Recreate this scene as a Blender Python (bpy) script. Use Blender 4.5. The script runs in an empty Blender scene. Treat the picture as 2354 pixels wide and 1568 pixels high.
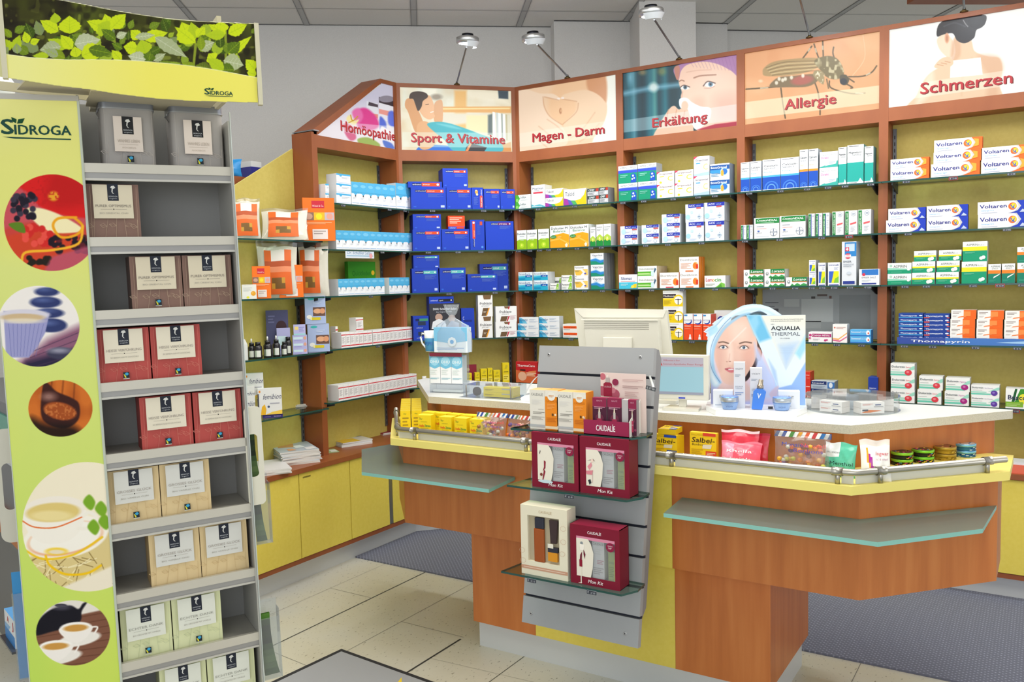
import bpy, math, random
import numpy as np
from mathutils import Matrix, Vector
random.seed(7)
SC = bpy.context.scene
COL = SC.collection
# ------------------------------------------------------------------ camera
F_PX, PITCH, ROLL, YAW, EYE = 1956.0, .0705, -.0224, -.5674, 1.5
_F = np.array([math.sin(YAW)*math.cos(PITCH), math.cos(YAW)*math.cos(PITCH), -math.sin(PITCH)])
_R = np.array([math.cos(YAW), -math.sin(YAW), 0.]); _U = np.cross(_R, _F)
_R2 = math.cos(ROLL)*_R+math.sin(ROLL)*_U; _U2 = -math.sin(ROLL)*_R+math.cos(ROLL)*_U
_C = np.array([0, 0, EYE])
cam = bpy.data.cameras.new('camera'); camo = bpy.data.objects.new('camera', cam); COL.objects.link(camo)
camo.matrix_world = Matrix([[_R2[0], _U2[0], -_F[0], 0], [_R2[1], _U2[1], -_F[1], 0], [_R2[2], _U2[2], -_F[2], EYE], [0, 0, 0, 1]])
cam.sensor_width = 36; cam.lens = F_PX/2354*36; cam.clip_start = .05; cam.clip_end = 60
SC.camera = camo
SC.cycles.transparent_max_bounces = 24
# ------------------------------------------------------------------ world, lights, exposure
SC.view_settings.view_transform = 'Standard'; SC.view_settings.look = 'None'
SC.view_settings.gamma = 1; SC.view_settings.use_curve_mapping = False; SC.view_settings.exposure = .08
w = bpy.data.worlds.new('world'); SC.world = w; w.use_nodes = True
bg = w.node_tree.nodes['Background']; bg.inputs[0].default_value = (.93, .96, 1, 1); bg.inputs[1].default_value = .9
def area(name, loc, rot, sx, sy, power, col=(1, 1, 1)):
    l = bpy.data.lights.new(name, 'AREA'); l.shape = 'RECTANGLE'; l.size = sx; l.size_y = sy; l.energy = power; l.color = col
    o = bpy.data.objects.new(name, l); COL.objects.link(o); o.location = loc; o.rotation_euler = rot; return o
# recessed ceiling luminaires of the shop, two added fill lamps near the back, and daylight from the shop window behind the camera
area('ceiling_luminaire_light', (-1.5, 1.9, 3.05), (0, 0, .3), 1.2, 1.2, 34, (1, .97, .9))
area('ceiling_luminaire_light', (.4, 2.6, 3.05), (0, 0, .3), 1.2, 1.2, 34, (1, .97, .9))
area('ceiling_luminaire_light', (-3.0, 1.2, 3.05), (0, 0, .3), 1.0, 1.0, 22, (1, .97, .9))
area('ceiling_luminaire_light', (-2.3, 2.9, 3.05), (0, 0, .67), 1.2, 1.2, 10, (1, .97, .92))  # added fill lamp, brightens the dim back wall and shelving
area('ceiling_luminaire_light', (-.9, 3.5, 3.05), (0, 0, .67), 1.2, 1.2, 12, (1, .97, .92))  # second added fill lamp, brightens the area behind the counter
area('shop_window_light', (1.2, -2.6, 2.0), (math.radians(78), 0, math.radians(22)), 4.0, 2.2, 60, (.94, .97, 1))
# ------------------------------------------------------------------ pixel / world helpers
def ray(x, y): return _F+_R2*(x-1177)/F_PX-_U2*(y-784)/F_PX
def atz(x, y, z): d = ray(x, y); return _C+d*((z-EYE)/d[2])
def atp(x, y, n, c): d = ray(x, y); return _C+d*(c/(n[0]*d[0]+n[1]*d[1]))
def proj(P):
    P = np.asarray(P, float)-_C; d = P@_F
    return 1177+F_PX*(P@_R2)/d, 784-F_PX*(P@_U2)/d
# ------------------------------------------------------------------ colour and materials
_cc = {}
def lin(c):
    if not isinstance(c, str): return tuple(c)
    if c in _cc: return _cc[c]
    h = c if len(c) == 6 else ''.join(a*2 for a in c)
    v = [int(h[i:i+2], 16)/255 for i in (0, 2, 4)]
    r = tuple([(a/12.92 if a <= .04045 else ((a+.055)/1.055)**2.4) for a in v]+[1.]); _cc[c] = r; return r
def newmat(name, rough=.5, metal=0, col=None, spec=None):
    m = bpy.data.materials.new(name); m.use_nodes = True; b = m.node_tree.nodes['Principled BSDF']
    b.inputs['Roughness'].default_value = rough; b.inputs['Metallic'].default_value = metal
    if col: b.inputs['Base Color'].default_value = lin(col)
    if spec is not None: b.inputs['Specular IOR Level'].default_value = spec
    return m, m.node_tree, b
def attr_mat(name, rough, metal=0, spec=None, emit=0):
    m, nt, b = newmat(name, rough, metal, spec=spec)
    a = nt.nodes.new('ShaderNodeAttribute'); a.attribute_name = 'Col'
    nt.links.new(a.outputs['Color'], b.inputs['Base Color'])
    if emit:
        mm = nt.nodes.new('ShaderNodeMix'); mm.data_type = 'RGBA'; mm.blend_type = 'MULTIPLY'; mm.inputs[0].default_value = 1; mm.inputs[7].default_value = (.25, .25, .25, 1)
        nt.links.new(a.outputs['Color'], mm.inputs[6]); nt.links.new(mm.outputs[2], b.inputs['Base Color'])
        nt.links.new(a.outputs['Color'], b.inputs['Emission Color']); b.inputs['Emission Strength'].default_value = emit
    return m
PRINT = attr_mat('printed_card', .45, spec=.3)
MATTE = attr_mat('painted_matte', .7)
GLOSS = attr_mat('glossy_plastic', .22)
METAL = attr_mat('brushed_metal', .34, 1)
TIN = attr_mat('painted_tin', .28, .55)
LIT = attr_mat('backlit_print', .3, emit=.66)
SCREEN = attr_mat('screen_glow', .25, emit=.6)
def tex(nt, kind, **kw):
    n = nt.nodes.new(kind)
    for k, v in kw.items(): n.inputs[k.replace('_', ' ')].default_value = v
    return n
def ocoord(nt, scale=(1, 1, 1), rotz=0):
    t = nt.nodes.new('ShaderNodeTexCoord'); mp = nt.nodes.new('ShaderNodeMapping'); mp.inputs['Scale'].default_value = scale
    mp.inputs['Rotation'].default_value = (0, 0, rotz); nt.links.new(t.outputs['Object'], mp.inputs[0]); return mp.outputs[0]
def ramp(nt, fac, stops):
    r = nt.nodes.new('ShaderNodeValToRGB'); e = r.color_ramp.elements
    while len(e) < len(stops): e.new(.5)
    for a, (p, c) in zip(e, stops): a.position = p; a.color = lin(c)
    nt.links.new(fac, r.inputs[0]); return r.outputs[0]
def bump(nt, b, h, st, dist=.001):
    n = nt.nodes.new('ShaderNodeBump'); n.inputs['Strength'].default_value = st; n.inputs['Distance'].default_value = dist
    nt.links.new(h, n.inputs['Height']); nt.links.new(n.outputs[0], b.inputs['Normal'])
def noise_mat(name, scale, sc, stops, rough, detail=4, bst=0):
    m, nt, b = newmat(name, rough); n = tex(nt, 'ShaderNodeTexNoise', Scale=sc, Detail=detail)
    nt.links.new(ocoord(nt, scale), n.inputs[0]); nt.links.new(ramp(nt, n.outputs[0], stops), b.inputs['Base Color'])
    if bst: bump(nt, b, n.outputs[0], bst)
    return m
WOOD = noise_mat('cherry_wood', (9, 9, .7), 3.0, [(.3, 'b5662d'), (.5, 'c07034'), (.72, 'c97b3e')], .38)
WOODF = noise_mat('cherry_wood_frame', (5, 5, 2), 2.0, [(.3, '8a4a28'), (.7, '96542e')], .4)
YEL = noise_mat('yellow_laminate', (1, 1, 1), 60, [(.3, 'dcc850'), (.7, 'e1ce5a')], .5)
YELB = noise_mat('yellow_back_panel', (1, 1, 1), 60, [(.3, 'bfad55'), (.7, 'c6b55e')], .55)  # the door yellow with the shade inside the bays darkened into it
LIP = newmat('cream_yellow_edge', .4, col='f0e07c')[0]
TOPW = noise_mat('speckled_white_worktop', (1, 1, 1), 300, [(.35, 'd8d8d2'), (.6, 'e2e2dd')], .3)
TOPE = noise_mat('speckled_edge_band', (1, 1, 1), 300, [(.35, 'bdb7a6'), (.6, 'cdc7b6')], .45)
KICK = newmat('aluminium_plinth', .38, .25, 'd2d5d5')[0]
WALLM = noise_mat('woodchip_wall', (1, 1, 1), 170, [(.3, 'd6d5d3'), (.7, 'dcdbd9')], .85, 2, .5)
CEIL = noise_mat('mineral_ceiling', (1, 1, 1), 120, [(.3, 'dcdcda'), (.7, 'e0e0de')], .9, 3, .2)
GREY = newmat('grey_slatboard', .5, .0, '9ea0a2')[0]
STEEL = newmat('satin_steel', .32, .9, 'b4b0a6')[0]
DARK = newmat('dark_metal', .5, .4, '3c4046')[0]
RAILM = newmat('slotted_rail', .45, .6, '6d7278')[0]
def glass_mat(name, tint, spec_rough, op=0., dif='ffffff', fres=1.45):
    m = bpy.data.materials.new(name); m.use_nodes = True; nt = m.node_tree; nt.nodes.clear()
    o = nt.nodes.new('ShaderNodeOutputMaterial'); t = nt.nodes.new('ShaderNodeBsdfTransparent'); t.inputs[0].default_value = lin(tint)
    g = nt.nodes.new('ShaderNodeBsdfGlossy'); g.inputs['Roughness'].default_value = spec_rough
    lw = nt.nodes.new('ShaderNodeLayerWeight'); pw = nt.nodes.new('ShaderNodeMath'); pw.operation = 'POWER'; pw.inputs[1].default_value = 4
    f = nt.nodes.new('ShaderNodeMath'); f.operation = 'MULTIPLY_ADD'; f.inputs[1].default_value = .75; f.inputs[2].default_value = .04*fres/1.45
    nt.links.new(lw.outputs['Facing'], pw.inputs[0]); nt.links.new(pw.outputs[0], f.inputs[0])
    mx = nt.nodes.new('ShaderNodeMixShader'); nt.links.new(f.outputs[0], mx.inputs[0]); out = t.outputs[0]
    if op:
        d = nt.nodes.new('ShaderNodeBsdfDiffuse'); d.inputs[0].default_value = lin(dif); m2 = nt.nodes.new('ShaderNodeMixShader')
        m2.inputs[0].default_value = op; nt.links.new(out, m2.inputs[1]); nt.links.new(d.outputs[0], m2.inputs[2]); out = m2.outputs[0]
    nt.links.new(out, mx.inputs[1]); nt.links.new(g.outputs[0], mx.inputs[2]); nt.links.new(mx.outputs[0], o.inputs[0]); return m
GLASS = glass_mat('shelf_glass', 'dcebe2', .03)
GEDGE = newmat('glass_edge_green', .15, 0, '1d4a44')[0]
FROST = glass_mat('frosted_glass', 'b8c6be', .3, .24, '9fb0aa')
FEDGE = newmat('frosted_glass_edge', .2, 0, '86c0b6')[0]
ACRYL = glass_mat('clear_acrylic', 'f3f6f8', .03, .05, 'ffffff')
FILM = glass_mat('clear_film', 'f4f4f4', .12, .06, 'ffffff', 1.7)
ORGZ = glass_mat('white_organza', 'f2f6fa', .5, .16, 'eef4fa')
# ------------------------------------------------------------------ mesh builder
def smooth_obj(me): me.polygons.foreach_set('use_smooth', [True]*len(me.polygons))
class MB:
    def __init__(s): s.V = []; s.n = 0; s.L = []; s.T = []; s.C = []; s.M = []; s.S = []; s.X = Matrix()
    def add(s, v, faces, col='cccccc', mi=0, sm=False):
        v = np.asarray(v, float).reshape(-1, 3)
        X = np.array(s.X); v = v@X[:3, :3].T+X[:3, 3]
        s.V.append(v)
        multi = isinstance(col, list)
        for i, f in enumerate(faces):
            s.L.extend([a+s.n for a in f]); s.T.append(len(f)); c = lin(col[i] if multi else col); s.C.append(np.tile(c, (len(f), 1))); s.M.append(mi); s.S.append(sm)
        s.n += len(v)
    def box(s, x0, x1, y0, y1, z0, z1, col='cccccc', mi=0, sides=None):
        v = [(x, y, z) for z in (z0, z1) for y in (y0, y1) for x in (x0, x1)]
        fs = [(0, 1, 5, 4), (2, 6, 7, 3), (0, 4, 6, 2), (1, 3, 7, 5), (4, 5, 7, 6), (0, 2, 3, 1)]   # front back left right top bottom
        if sides: col = [sides.get(k, col) for k in ('f', 'b', 'l', 'r', 't', 'u')]
        s.add(v, fs, col, mi)
    def prism(s, pts, z0, z1, col='cccccc', mi=0, side=None, smi=None, top=None):
        n = len(pts); v = [(x, y, z0) for x, y in pts]+[(x, y, z1) for x, y in pts]
        s.add(v, [tuple(range(n-1, -1, -1)), tuple(range(n, 2*n))], [col, top or col], mi)
        s.add(v, [(i, (i+1) % n, n+(i+1) % n, n+i) for i in range(n)], side or col, mi if smi is None else smi)
    def plate(s, pts, y0, y1, col='cccccc', mi=0, side=None, smi=None):      # polygon in x,z, thickness in y
        n = len(pts); v = [(x, y0, z) for x, z in pts]+[(x, y1, z) for x, z in pts]
        s.add(v, [tuple(range(n)), tuple(range(2*n-1, n-1, -1))], col, mi)
        s.add(v, [(i, n+i, n+(i+1) % n, (i+1) % n) for i in range(n)], side or col, mi if smi is None else smi)
    def lathe(s, prof, c=(0, 0, 0), n=24, col='cccccc', mi=0, sm=True, cap=True):
        v = []; f = []; m = len(prof); cols = []
        for i in range(n):
            a = 2*math.pi*i/n
            for r, z in prof: v.append((c[0]+r*math.cos(a), c[1]+r*math.sin(a), c[2]+z))
        for i in range(n):
            for j in range(m-1):
                a, b = i*m+j, ((i+1) % n)*m+j; f.append((a, b, b+1, a+1)); cols.append(col[j] if isinstance(col, list) else col)
        if cap: f.append(tuple(i*m for i in range(n))[::-1]); cols.append(cols[0]); f.append(tuple(i*m+m-1 for i in range(n))); cols.append(cols[m-2])
        s.add(v, f, cols, mi, sm)
        if cap: s.S[-1] = False; s.S[-2] = False
    def tube(s, path, r, col='cccccc', mi=0, n=10, cap=True):
        P = [Vector(p) for p in path]; v = []; f = []
        for i, p in enumerate(P):
            d = (P[min(i+1, len(P)-1)]-P[max(i-1, 0)]).normalized(); up = Vector((0, 0, 1)) if abs(d.z) < .95 else Vector((1, 0, 0))
            a = d.cross(up).normalized(); b = d.cross(a); rr = r[i] if isinstance(r, (list, tuple)) else r
            for k in range(n): t = 2*math.pi*k/n; v.append(tuple(p+a*rr*math.cos(t)+b*rr*math.sin(t)))
        for i in range(len(P)-1):
            for k in range(n): f.append((i*n+k, i*n+(k+1) % n, (i+1)*n+(k+1) % n, (i+1)*n+k))
        if cap: f.append(tuple(range(n))); f.append(tuple((len(P)-1)*n+k for k in range(n))[::-1])
        s.add(v, f, col, mi, True)
    def sphere(s, c, r, col='cccccc', mi=0, n=12, sq=(1, 1, 1)):
        prof = [(max(1e-5, r*math.sin(math.pi*i/8))*1, -r*math.cos(math.pi*i/8)) for i in range(9)]
        X = s.X; s.X = X@Matrix.Translation(c)@Matrix.Diagonal((*sq, 1)); s.lathe(prof, n=n, col=col, mi=mi, cap=False); s.X = X
    def build(s, name, mats=None, parent=None, loc=None, rot=None, bevel=0):
        me = bpy.data.meshes.new(name); V = np.concatenate(s.V) if s.V else np.zeros((0, 3))
        me.vertices.add(len(V)); me.vertices.foreach_set('co', V.ravel().astype('f'))
        T = np.array(s.T, 'i'); me.loops.add(len(s.L)); me.loops.foreach_set('vertex_index', np.array(s.L, 'i'))
        me.polygons.add(len(T)); me.polygons.foreach_set('loop_start', np.concatenate([[0], np.cumsum(T)[:-1]]).astype('i'))
        me.polygons.foreach_set('material_index', np.array(s.M, 'i')); me.polygons.foreach_set('use_smooth', np.array(s.S, bool))
        me.update(calc_edges=True)
        a = me.color_attributes.new('Col', 'FLOAT_COLOR', 'CORNER'); a.data.foreach_set('color', np.concatenate(s.C).ravel().astype('f'))
        for m in (mats or [PRINT]): me.materials.append(m)
        o = bpy.data.objects.new(name, me); COL.objects.link(o)
        if parent: o.parent = parent
        if loc is not None: o.location = loc
        if rot is not None: o.rotation_euler = rot if hasattr(rot, '__len__') else (0, 0, rot)
        if bevel:
            b = o.modifiers.new('bevel', 'BEVEL'); b.width = bevel; b.segments = 2; b.limit_method = 'ANGLE'
        return o
def tag(o, label=None, cat=None, group=None, kind=None):
    if label: o['label'] = label
    if cat: o['category'] = cat
    if group: o['group'] = group
    if kind: o['kind'] = kind
    return o
def empty(name, loc=(0, 0, 0), rz=0, **kw):
    o = bpy.data.objects.new(name, None); COL.objects.link(o); o.location = loc; o.rotation_euler = (0, 0, rz); o.empty_display_size = .1
    return tag(o, **kw)
# ------------------------------------------------------------------ lettering as flat mesh
_tc = {}
def glyphs(t):
    if t not in _tc:
        cu = bpy.data.curves.new('t', 'FONT'); cu.body = t; cu.resolution_u = 2
        o = bpy.data.objects.new('t', cu); me = o.to_mesh()
        v = np.array([x.co[:2] for x in me.vertices]).reshape(-1, 2); f = [tuple(p.vertices) for p in me.polygons]
        o.to_mesh_clear(); bpy.data.objects.remove(o); bpy.data.curves.remove(cu)
        v = v/.682; v[:, 0] -= v[:, 0].min(); _tc[t] = (v, f, v[:, 0].max())
    return _tc[t]
def text(mb, t, x, z, h, col, w=None, y=0, shear=0, rot=0, mi=0, bold=0, zs=0):
    v, f, W = glyphs(t); sx = h if w is None else w/W
    P = np.zeros((len(v), 3)); a = v[:, 0]*sx+v[:, 1]*h*shear; b = v[:, 1]*h+zs*v[:, 0]*sx
    P[:, 0] = x+a*math.cos(rot)-b*math.sin(rot); P[:, 2] = z+a*math.sin(rot)+b*math.cos(rot); P[:, 1] = y
    mb.add(P, f, col, mi)
    if bold:
        for i, (a, b) in enumerate(((1, 0), (.5, .5))): Q = P.copy(); Q[:, 0] += bold*h*a; Q[:, 2] += bold*h*b; Q[:, 1] -= .00007*(i+1); mb.add(Q, f, col, mi)
def decals(mb, ops, w, h, y0=0, x0=0, mi=0, z0=0, k0=0):
    k = k0
    for op in ops:
        k += 1; y = y0-.00022*k; t = op[0]
        if t == 'r': _, a, b, c, d, cl = op; mb.add([(x0+a*w, y, z0+b*h), (x0+c*w, y, z0+b*h), (x0+c*w, y, z0+d*h), (x0+a*w, y, z0+d*h)], [(0, 1, 2, 3)], cl, mi)
        elif t == 'p': pts, cl = op[1], op[2]; mb.add([(x0+a*w, y, z0+b*h) for a, b in pts], [tuple(range(len(pts)))], cl, mi)
        elif t == 'e':
            _, a, b, rx, ry, cl = op; n = 20
            mb.add([(min(max(x0+a*w+rx*w*math.cos(2*math.pi*i/n), x0), x0+w), y, min(max(z0+b*h+ry*w*math.sin(2*math.pi*i/n), z0), z0+h)) for i in range(n)], [tuple(range(n))], cl, mi)
        elif t == 'l':
            _, a, b, c, d, n, cl = op
            for i in range(n):
                zz = d-(d-b)*(i+.25)/n; hh = (d-b)/n*.45; e = c-(c-a)*(.0, .25, .1, .4)[i % 4]
                mb.add([(x0+a*w, y, z0+(zz-hh)*h), (x0+e*w, y, z0+(zz-hh)*h), (x0+e*w, y, z0+zz*h), (x0+a*w, y, z0+zz*h)], [(0, 1, 2, 3)], cl, mi)
        elif t == 't':
            s_, a, b, hh, cl = op[1:6]; ww = op[6] if len(op) > 6 else None; sh = op[7] if len(op) > 7 else 0; bo = op[8] if len(op) > 8 else 0
            text(mb, s_, x0+a*w, z0+b*h, hh*h, cl, None if ww is None else ww*w, y, sh, mi=mi, bold=bo)
        elif t == 'v':   # vertical lettering reading upward
            s_, a, b, hh, cl, ww = op[1:7]; v, f, W = glyphs(s_)
            mb.add([(x0+a*w-q*hh*w, y, z0+b*h+p*ww*h/W) for p, q in v], f, cl, mi)
# ------------------------------------------------------------------ painted prints: a fine grid of coloured cells on a real flat panel
def h2(c):
    h = c if len(c) == 6 else ''.join(a*2 for a in c); return np.array([int(h[i:i+2], 16)/255 for i in (0, 2, 4)])
def spline(pts, closed=True, k=6):
    P = np.array(pts, float); n = len(P); out = []
    for i in range(n if closed else n-1):
        g = lambda j: P[j % n] if closed else P[min(max(j, 0), n-1)]
        a, b, c, d = g(i-1), g(i), g(i+1), g(i+2)
        for j in range(k):
            t = j/k; out.append(.5*((2*b)+(-a+c)*t+(2*a-5*b+4*c-d)*t*t+(-a+3*b-3*c+d)*t**3))
    if not closed: out.append(P[-1])
    return np.array(out)
class Art:
    def __init__(s, M, x0, x1, z0, z1, y, res, crop, bg):   # panel in local x,z of frame M
        s.nx = max(2, int(res*(x1-x0))); s.ny = max(2, int(res*(z1-z0))); s.x = np.linspace(x0, x1, s.nx+1); s.z = np.linspace(z0, z1, s.ny+1); s.y = y
        xc = (s.x[1:]+s.x[:-1])/2; zc = (s.z[1:]+s.z[:-1])/2; gx, gz = np.meshgrid(xc, zc)
        P = np.stack([gx, np.full_like(gx, y), gz], -1)@np.array(M)[:3, :3].T+np.array(M)[:3, 3]
        px, py = proj(P); s.X = (px-crop[0])*crop[2]; s.Y = (py-crop[1])*crop[2]; s.k = crop[2]
        s.I = np.zeros(s.X.shape+(3,))+h2(bg); s.keep = np.ones(s.X.shape, bool); s.rng = np.random.RandomState(3)
    def mix(s, m, c, a=1):
        m = np.clip(m*a, 0, 1)[..., None]; s.I = s.I*(1-m)+(h2(c) if isinstance(c, str) else c)*m
    def pm(s, pts, soft=0, sp=False):
        P = spline(pts) if sp else np.array(pts, float); X, Y = s.X, s.Y; ins = np.zeros(X.shape, bool); D = np.full(X.shape, 1e9)
        for i in range(len(P)):
            (x1, y1), (x2, y2) = P[i], P[(i+1) % len(P)]
            if y1 != y2: ins ^= ((y1 > Y) != (y2 > Y)) & (X < (x2-x1)*(Y-y1)/(y2-y1)+x1)
            dx, dy = x2-x1, y2-y1; L = dx*dx+dy*dy+1e-9; t = np.clip(((X-x1)*dx+(Y-y1)*dy)/L, 0, 1)
            D = np.minimum(D, (X-x1-t*dx)**2+(Y-y1-t*dy)**2)
        sd = np.where(ins, 1, -1)*np.sqrt(D); q = max(soft, s.k*.6); return np.clip(.5+sd/(2*q)*1., 0, 1)
    def poly(s, pts, c, a=1, soft=0, sp=False): s.mix(s.pm(pts, soft, sp), c, a); return s
    def blob(s, pts, c, a=1, soft=0): return s.poly(pts, c, a, soft, True)
    def ell(s, cx, cy, rx, ry, c, a=1, soft=0, rot=0):
        co, si = math.cos(rot), math.sin(rot); dx, dy = s.X-cx, s.Y-cy; u = dx*co+dy*si; v = -dx*si+dy*co
        r = np.sqrt((u/rx)**2+(v/ry)**2); q = max(soft, s.k*.6)/min(rx, ry); s.mix(np.clip(.5+(1-r)/(2*q), 0, 1), c, a); return s
    def line(s, pts, wd, c, a=1, soft=0, sp=True):
        P = spline(pts, False) if sp and len(pts) > 2 else np.array(pts, float); D = np.full(s.X.shape, 1e9)
        for i in range(len(P)-1):
            (x1, y1), (x2, y2) = P[i], P[i+1]; dx, dy = x2-x1, y2-y1; L = dx*dx+dy*dy+1e-9
            t = np.clip(((s.X-x1)*dx+(s.Y-y1)*dy)/L, 0, 1); D = np.minimum(D, (s.X-x1-t*dx)**2+(s.Y-y1-t*dy)**2)
        q = max(soft, s.k*.6); s.mix(np.clip(.5+(wd/2-np.sqrt(D))/(2*q), 0, 1), c, a); return s
    def noise(s, size, amp, c, thr=.5, mask=None, asp=1):
        gx = ((s.X-s.X.min())/size); gy = ((s.Y-s.Y.min())/(size*asp)); nx, ny = int(gx.max())+3, int(gy.max())+3; G = s.rng.rand(ny, nx)
        ix, iy = gx.astype(int), gy.astype(int); fx, fy = gx-ix, gy-iy; fx = fx*fx*(3-2*fx); fy = fy*fy*(3-2*fy)
        v = (G[iy, ix]*(1-fx)+G[iy, ix+1]*fx)*(1-fy)+(G[iy+1, ix]*(1-fx)+G[iy+1, ix+1]*fx)*fy
        m = np.clip((v-thr)/(1-thr)*2, 0, 1); s.mix(m if mask is None else m*mask, c, amp); return s
    def vgrad(s, y0, y1, c0, c1, mask=None):
        t = np.clip((s.Y-y0)/(y1-y0), 0, 1)[..., None]; col = h2(c0)*(1-t)+h2(c1)*t; m = np.ones(s.X.shape) if mask is None else mask; s.I = s.I*(1-m[..., None])+col*m[..., None]; return s
    def crop(s, pts, sp=False): s.keep &= s.pm(pts, 0, sp) > .5; return s
    def into(s, mb, mi=0, dy=0):
        I = np.clip(s.I, 0, 1); L = np.where(I <= .04045, I/12.92, ((I+.055)/1.055)**2.4)
        gx, gz = np.meshgrid(s.x, s.z); v = np.stack([gx.ravel(), np.full(gx.size, s.y+dy), gz.ravel()], -1)
        X = np.array(mb.X); v = v@X[:3, :3].T+X[:3, 3]
        j, i = np.nonzero(s.keep); a = j*(s.nx+1)+i; q = np.stack([a, a+1, a+s.nx+2, a+s.nx+1], -1)+mb.n
        mb.V.append(v); mb.n += len(v); mb.L.extend(q.ravel().tolist()); mb.T.extend([4]*len(q)); mb.M.extend([mi]*len(q)); mb.S.extend([False]*len(q))
        c = np.concatenate([L[j, i], np.ones((len(j), 1))], -1); mb.C.append(np.repeat(c, 4, 0))
def frame(o, u):    # local x along u, y inward (left-hand normal of u), z up
    return Matrix([[u[0], -u[1], 0, o[0]], [u[1], u[0], 0, o[1]], [0, 0, 1, o[2] if len(o) > 2 else 0], [0, 0, 0, 1]])
# ================================================================== THE ROOM
def flat(name, pts, z, mats, flip=False):
    mb = MB(); v = [(x, y, z) for x, y in pts]; f = tuple(range(len(v))); mb.add(v, [f[::-1] if flip else f]); return tag(mb.build(name, mats), kind='structure')
FLOORM, nt, b = newmat('marbled_linoleum', .34)
n1 = tex(nt, 'ShaderNodeTexNoise', Scale=1.3, Detail=3); nt.links.new(ocoord(nt), n1.inputs[0])
c1 = ramp(nt, n1.outputs[0], [(.35, 'c2bda9'), (.5, 'c8c5b5'), (.68, 'c3c5bf')])
n2 = tex(nt, 'ShaderNodeTexNoise', Scale=105, Detail=2); nt.links.new(ocoord(nt, (1, .45, 1), .5), n2.inputs[0])
c2 = ramp(nt, n2.outputs[0], [(.0, '5c5a4c'), (.27, '84816f'), (.36, 'ffffff'), (1, 'ffffff')])
mx = nt.nodes.new('ShaderNodeMix'); mx.data_type = 'RGBA'; mx.blend_type = 'MULTIPLY'; mx.inputs[0].default_value = .8
nt.links.new(c1, mx.inputs[6]); nt.links.new(c2, mx.inputs[7]); nt.links.new(mx.outputs[2], b.inputs['Base Color'])
flat('floor', [(-8, -4), (4, -4), (4, 9), (-8, 9)], 0, [FLOORM])
mb = MB()      # seams between the floor sheets
def seam(x0, y0, x1, y1, w, c):
    d = Vector((x1-x0, y1-y0)).normalized(); nx, ny = -d.y*w/2, d.x*w/2
    mb.add([(x0-nx, y0-ny, .0006), (x1-nx, y1-ny, .0006), (x1+nx, y1+ny, .0006), (x0+nx, y0+ny, .0006)], [(0, 1, 2, 3)], c)
seam(-2.728, -3, -2.728, 3.39, .007, '43443f'); seam(-2.08, 2.35, -2.08, 2.81, .009, '2f302e'); seam(-2.08, 0, -2.08, 2.35, .009, '2f302e')
seam(-1.76, 1, -1.76, 2.81, .004, '5d5c52'); seam(-3.0, 0, -3.0, 3.39, .0025, '98958a'); seam(-2.42, 0, -2.42, 3.39, .003, '8b887a'); seam(-2.728, 2.98, -3.0, 2.98, .003, '8b887a')
seam(-2.08, 2.83, -2.42, 2.83, .003, '8b887a'); seam(-2.42, 2.30, -2.728, 2.33, .003, '8b887a'); seam(-1.3, 0, -1.3, 2.75, .003, '7b796d'); seam(-.6, 0, -.6, 3.39, .003, '7b796d'); seam(-.6, 2.7, -2.08, 2.6, .002, 'a5a294')
tag(mb.build('trim_1', [MATTE]), kind='structure')
dd, nn = np.array([.783, .622]), np.array([-.622, .783])
AN = lambda a, b: tuple(dd*a+nn*b)
ZC = 3.1
wl = [(-4.2, 5.46), (.86, 5.46), (.86, 5.33), (1.34, 5.33), (1.30, 4.945), (1.637, 4.945), (1.70, 5.35), (1.98, 5.36), (2.03, 5.50), (6.5, 5.62)]
def wallseg(name, a, b):
    p, q = AN(*a), AN(*b); mb = MB(); mb.add([(*p, 0), (*q, 0), (*q, ZC), (*p, ZC)], [(0, 1, 2, 3)]); tag(mb.build(name, [WALLM]), kind='structure')
wallseg('wall_back', wl[0], wl[1])
mb = MB()
for i in range(1, 8): p, q = AN(*wl[i]), AN(*wl[i+1]); mb.add([(*p, 0), (*q, 0), (*q, ZC), (*p, ZC)], [(0, 1, 2, 3)])
tag(mb.build('wall_column', [WALLM]), kind='structure')
wallseg('wall_back_right', wl[8], wl[9])
mb = MB(); p = AN(*wl[0]); mb.add([(p[0], -3, 0), (p[0], p[1], 0), (p[0], p[1], ZC), (p[0], -3, ZC)], [(0, 1, 2, 3)]); tag(mb.build('wall_left', [WALLM]), kind='structure')  # unseen wall, added to bounce light into the room
flat('ceiling', [AN(-6.5, -4), AN(6.5, -4), AN(6.5, 9), AN(-6.5, 9)], ZC, [CEIL], True)
mb = MB()
def cbar(a0, b0, a1, b1, w, c, z=ZC-.003):
    p, q = np.array(AN(a0, b0)), np.array(AN(a1, b1)); d = (q-p)/np.hypot(*(q-p)); n = np.array([-d[1], d[0]])*w/2
    mb.add([(*(p-n), z), (*(q-n), z), (*(q+n), z), (*(p+n), z)], [(3, 2, 1, 0)], c)
for k in range(-5, 8): cbar(k*.655, -3, k*.655, 5.6, .034, 'b4b6b7'); cbar(k*.655-.017, -3, k*.655-.017, 5.6, .004, '8b8e91', ZC-.004); cbar(k*.655+.017, -3, k*.655+.017, 5.6, .004, '8b8e91', ZC-.004)
for k in range(-2, 9): cbar(-4, 5.14-k*.655, 6.5, 5.14-k*.655, .005, 'a4a6a8')
cbar(-4, 5.455, .86, 5.455, .01, '7c7f84'); cbar(.86, 5.325, 1.34, 5.325, .016, '3c3e42'); cbar(1.69, 5.34, 1.98, 5.35, .016, '3c3e42'); cbar(2.03, 5.49, 2.6, 5.505, .014, '4c4e52')
tag(mb.build('trim_2', [MATTE]), kind='structure')
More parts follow.
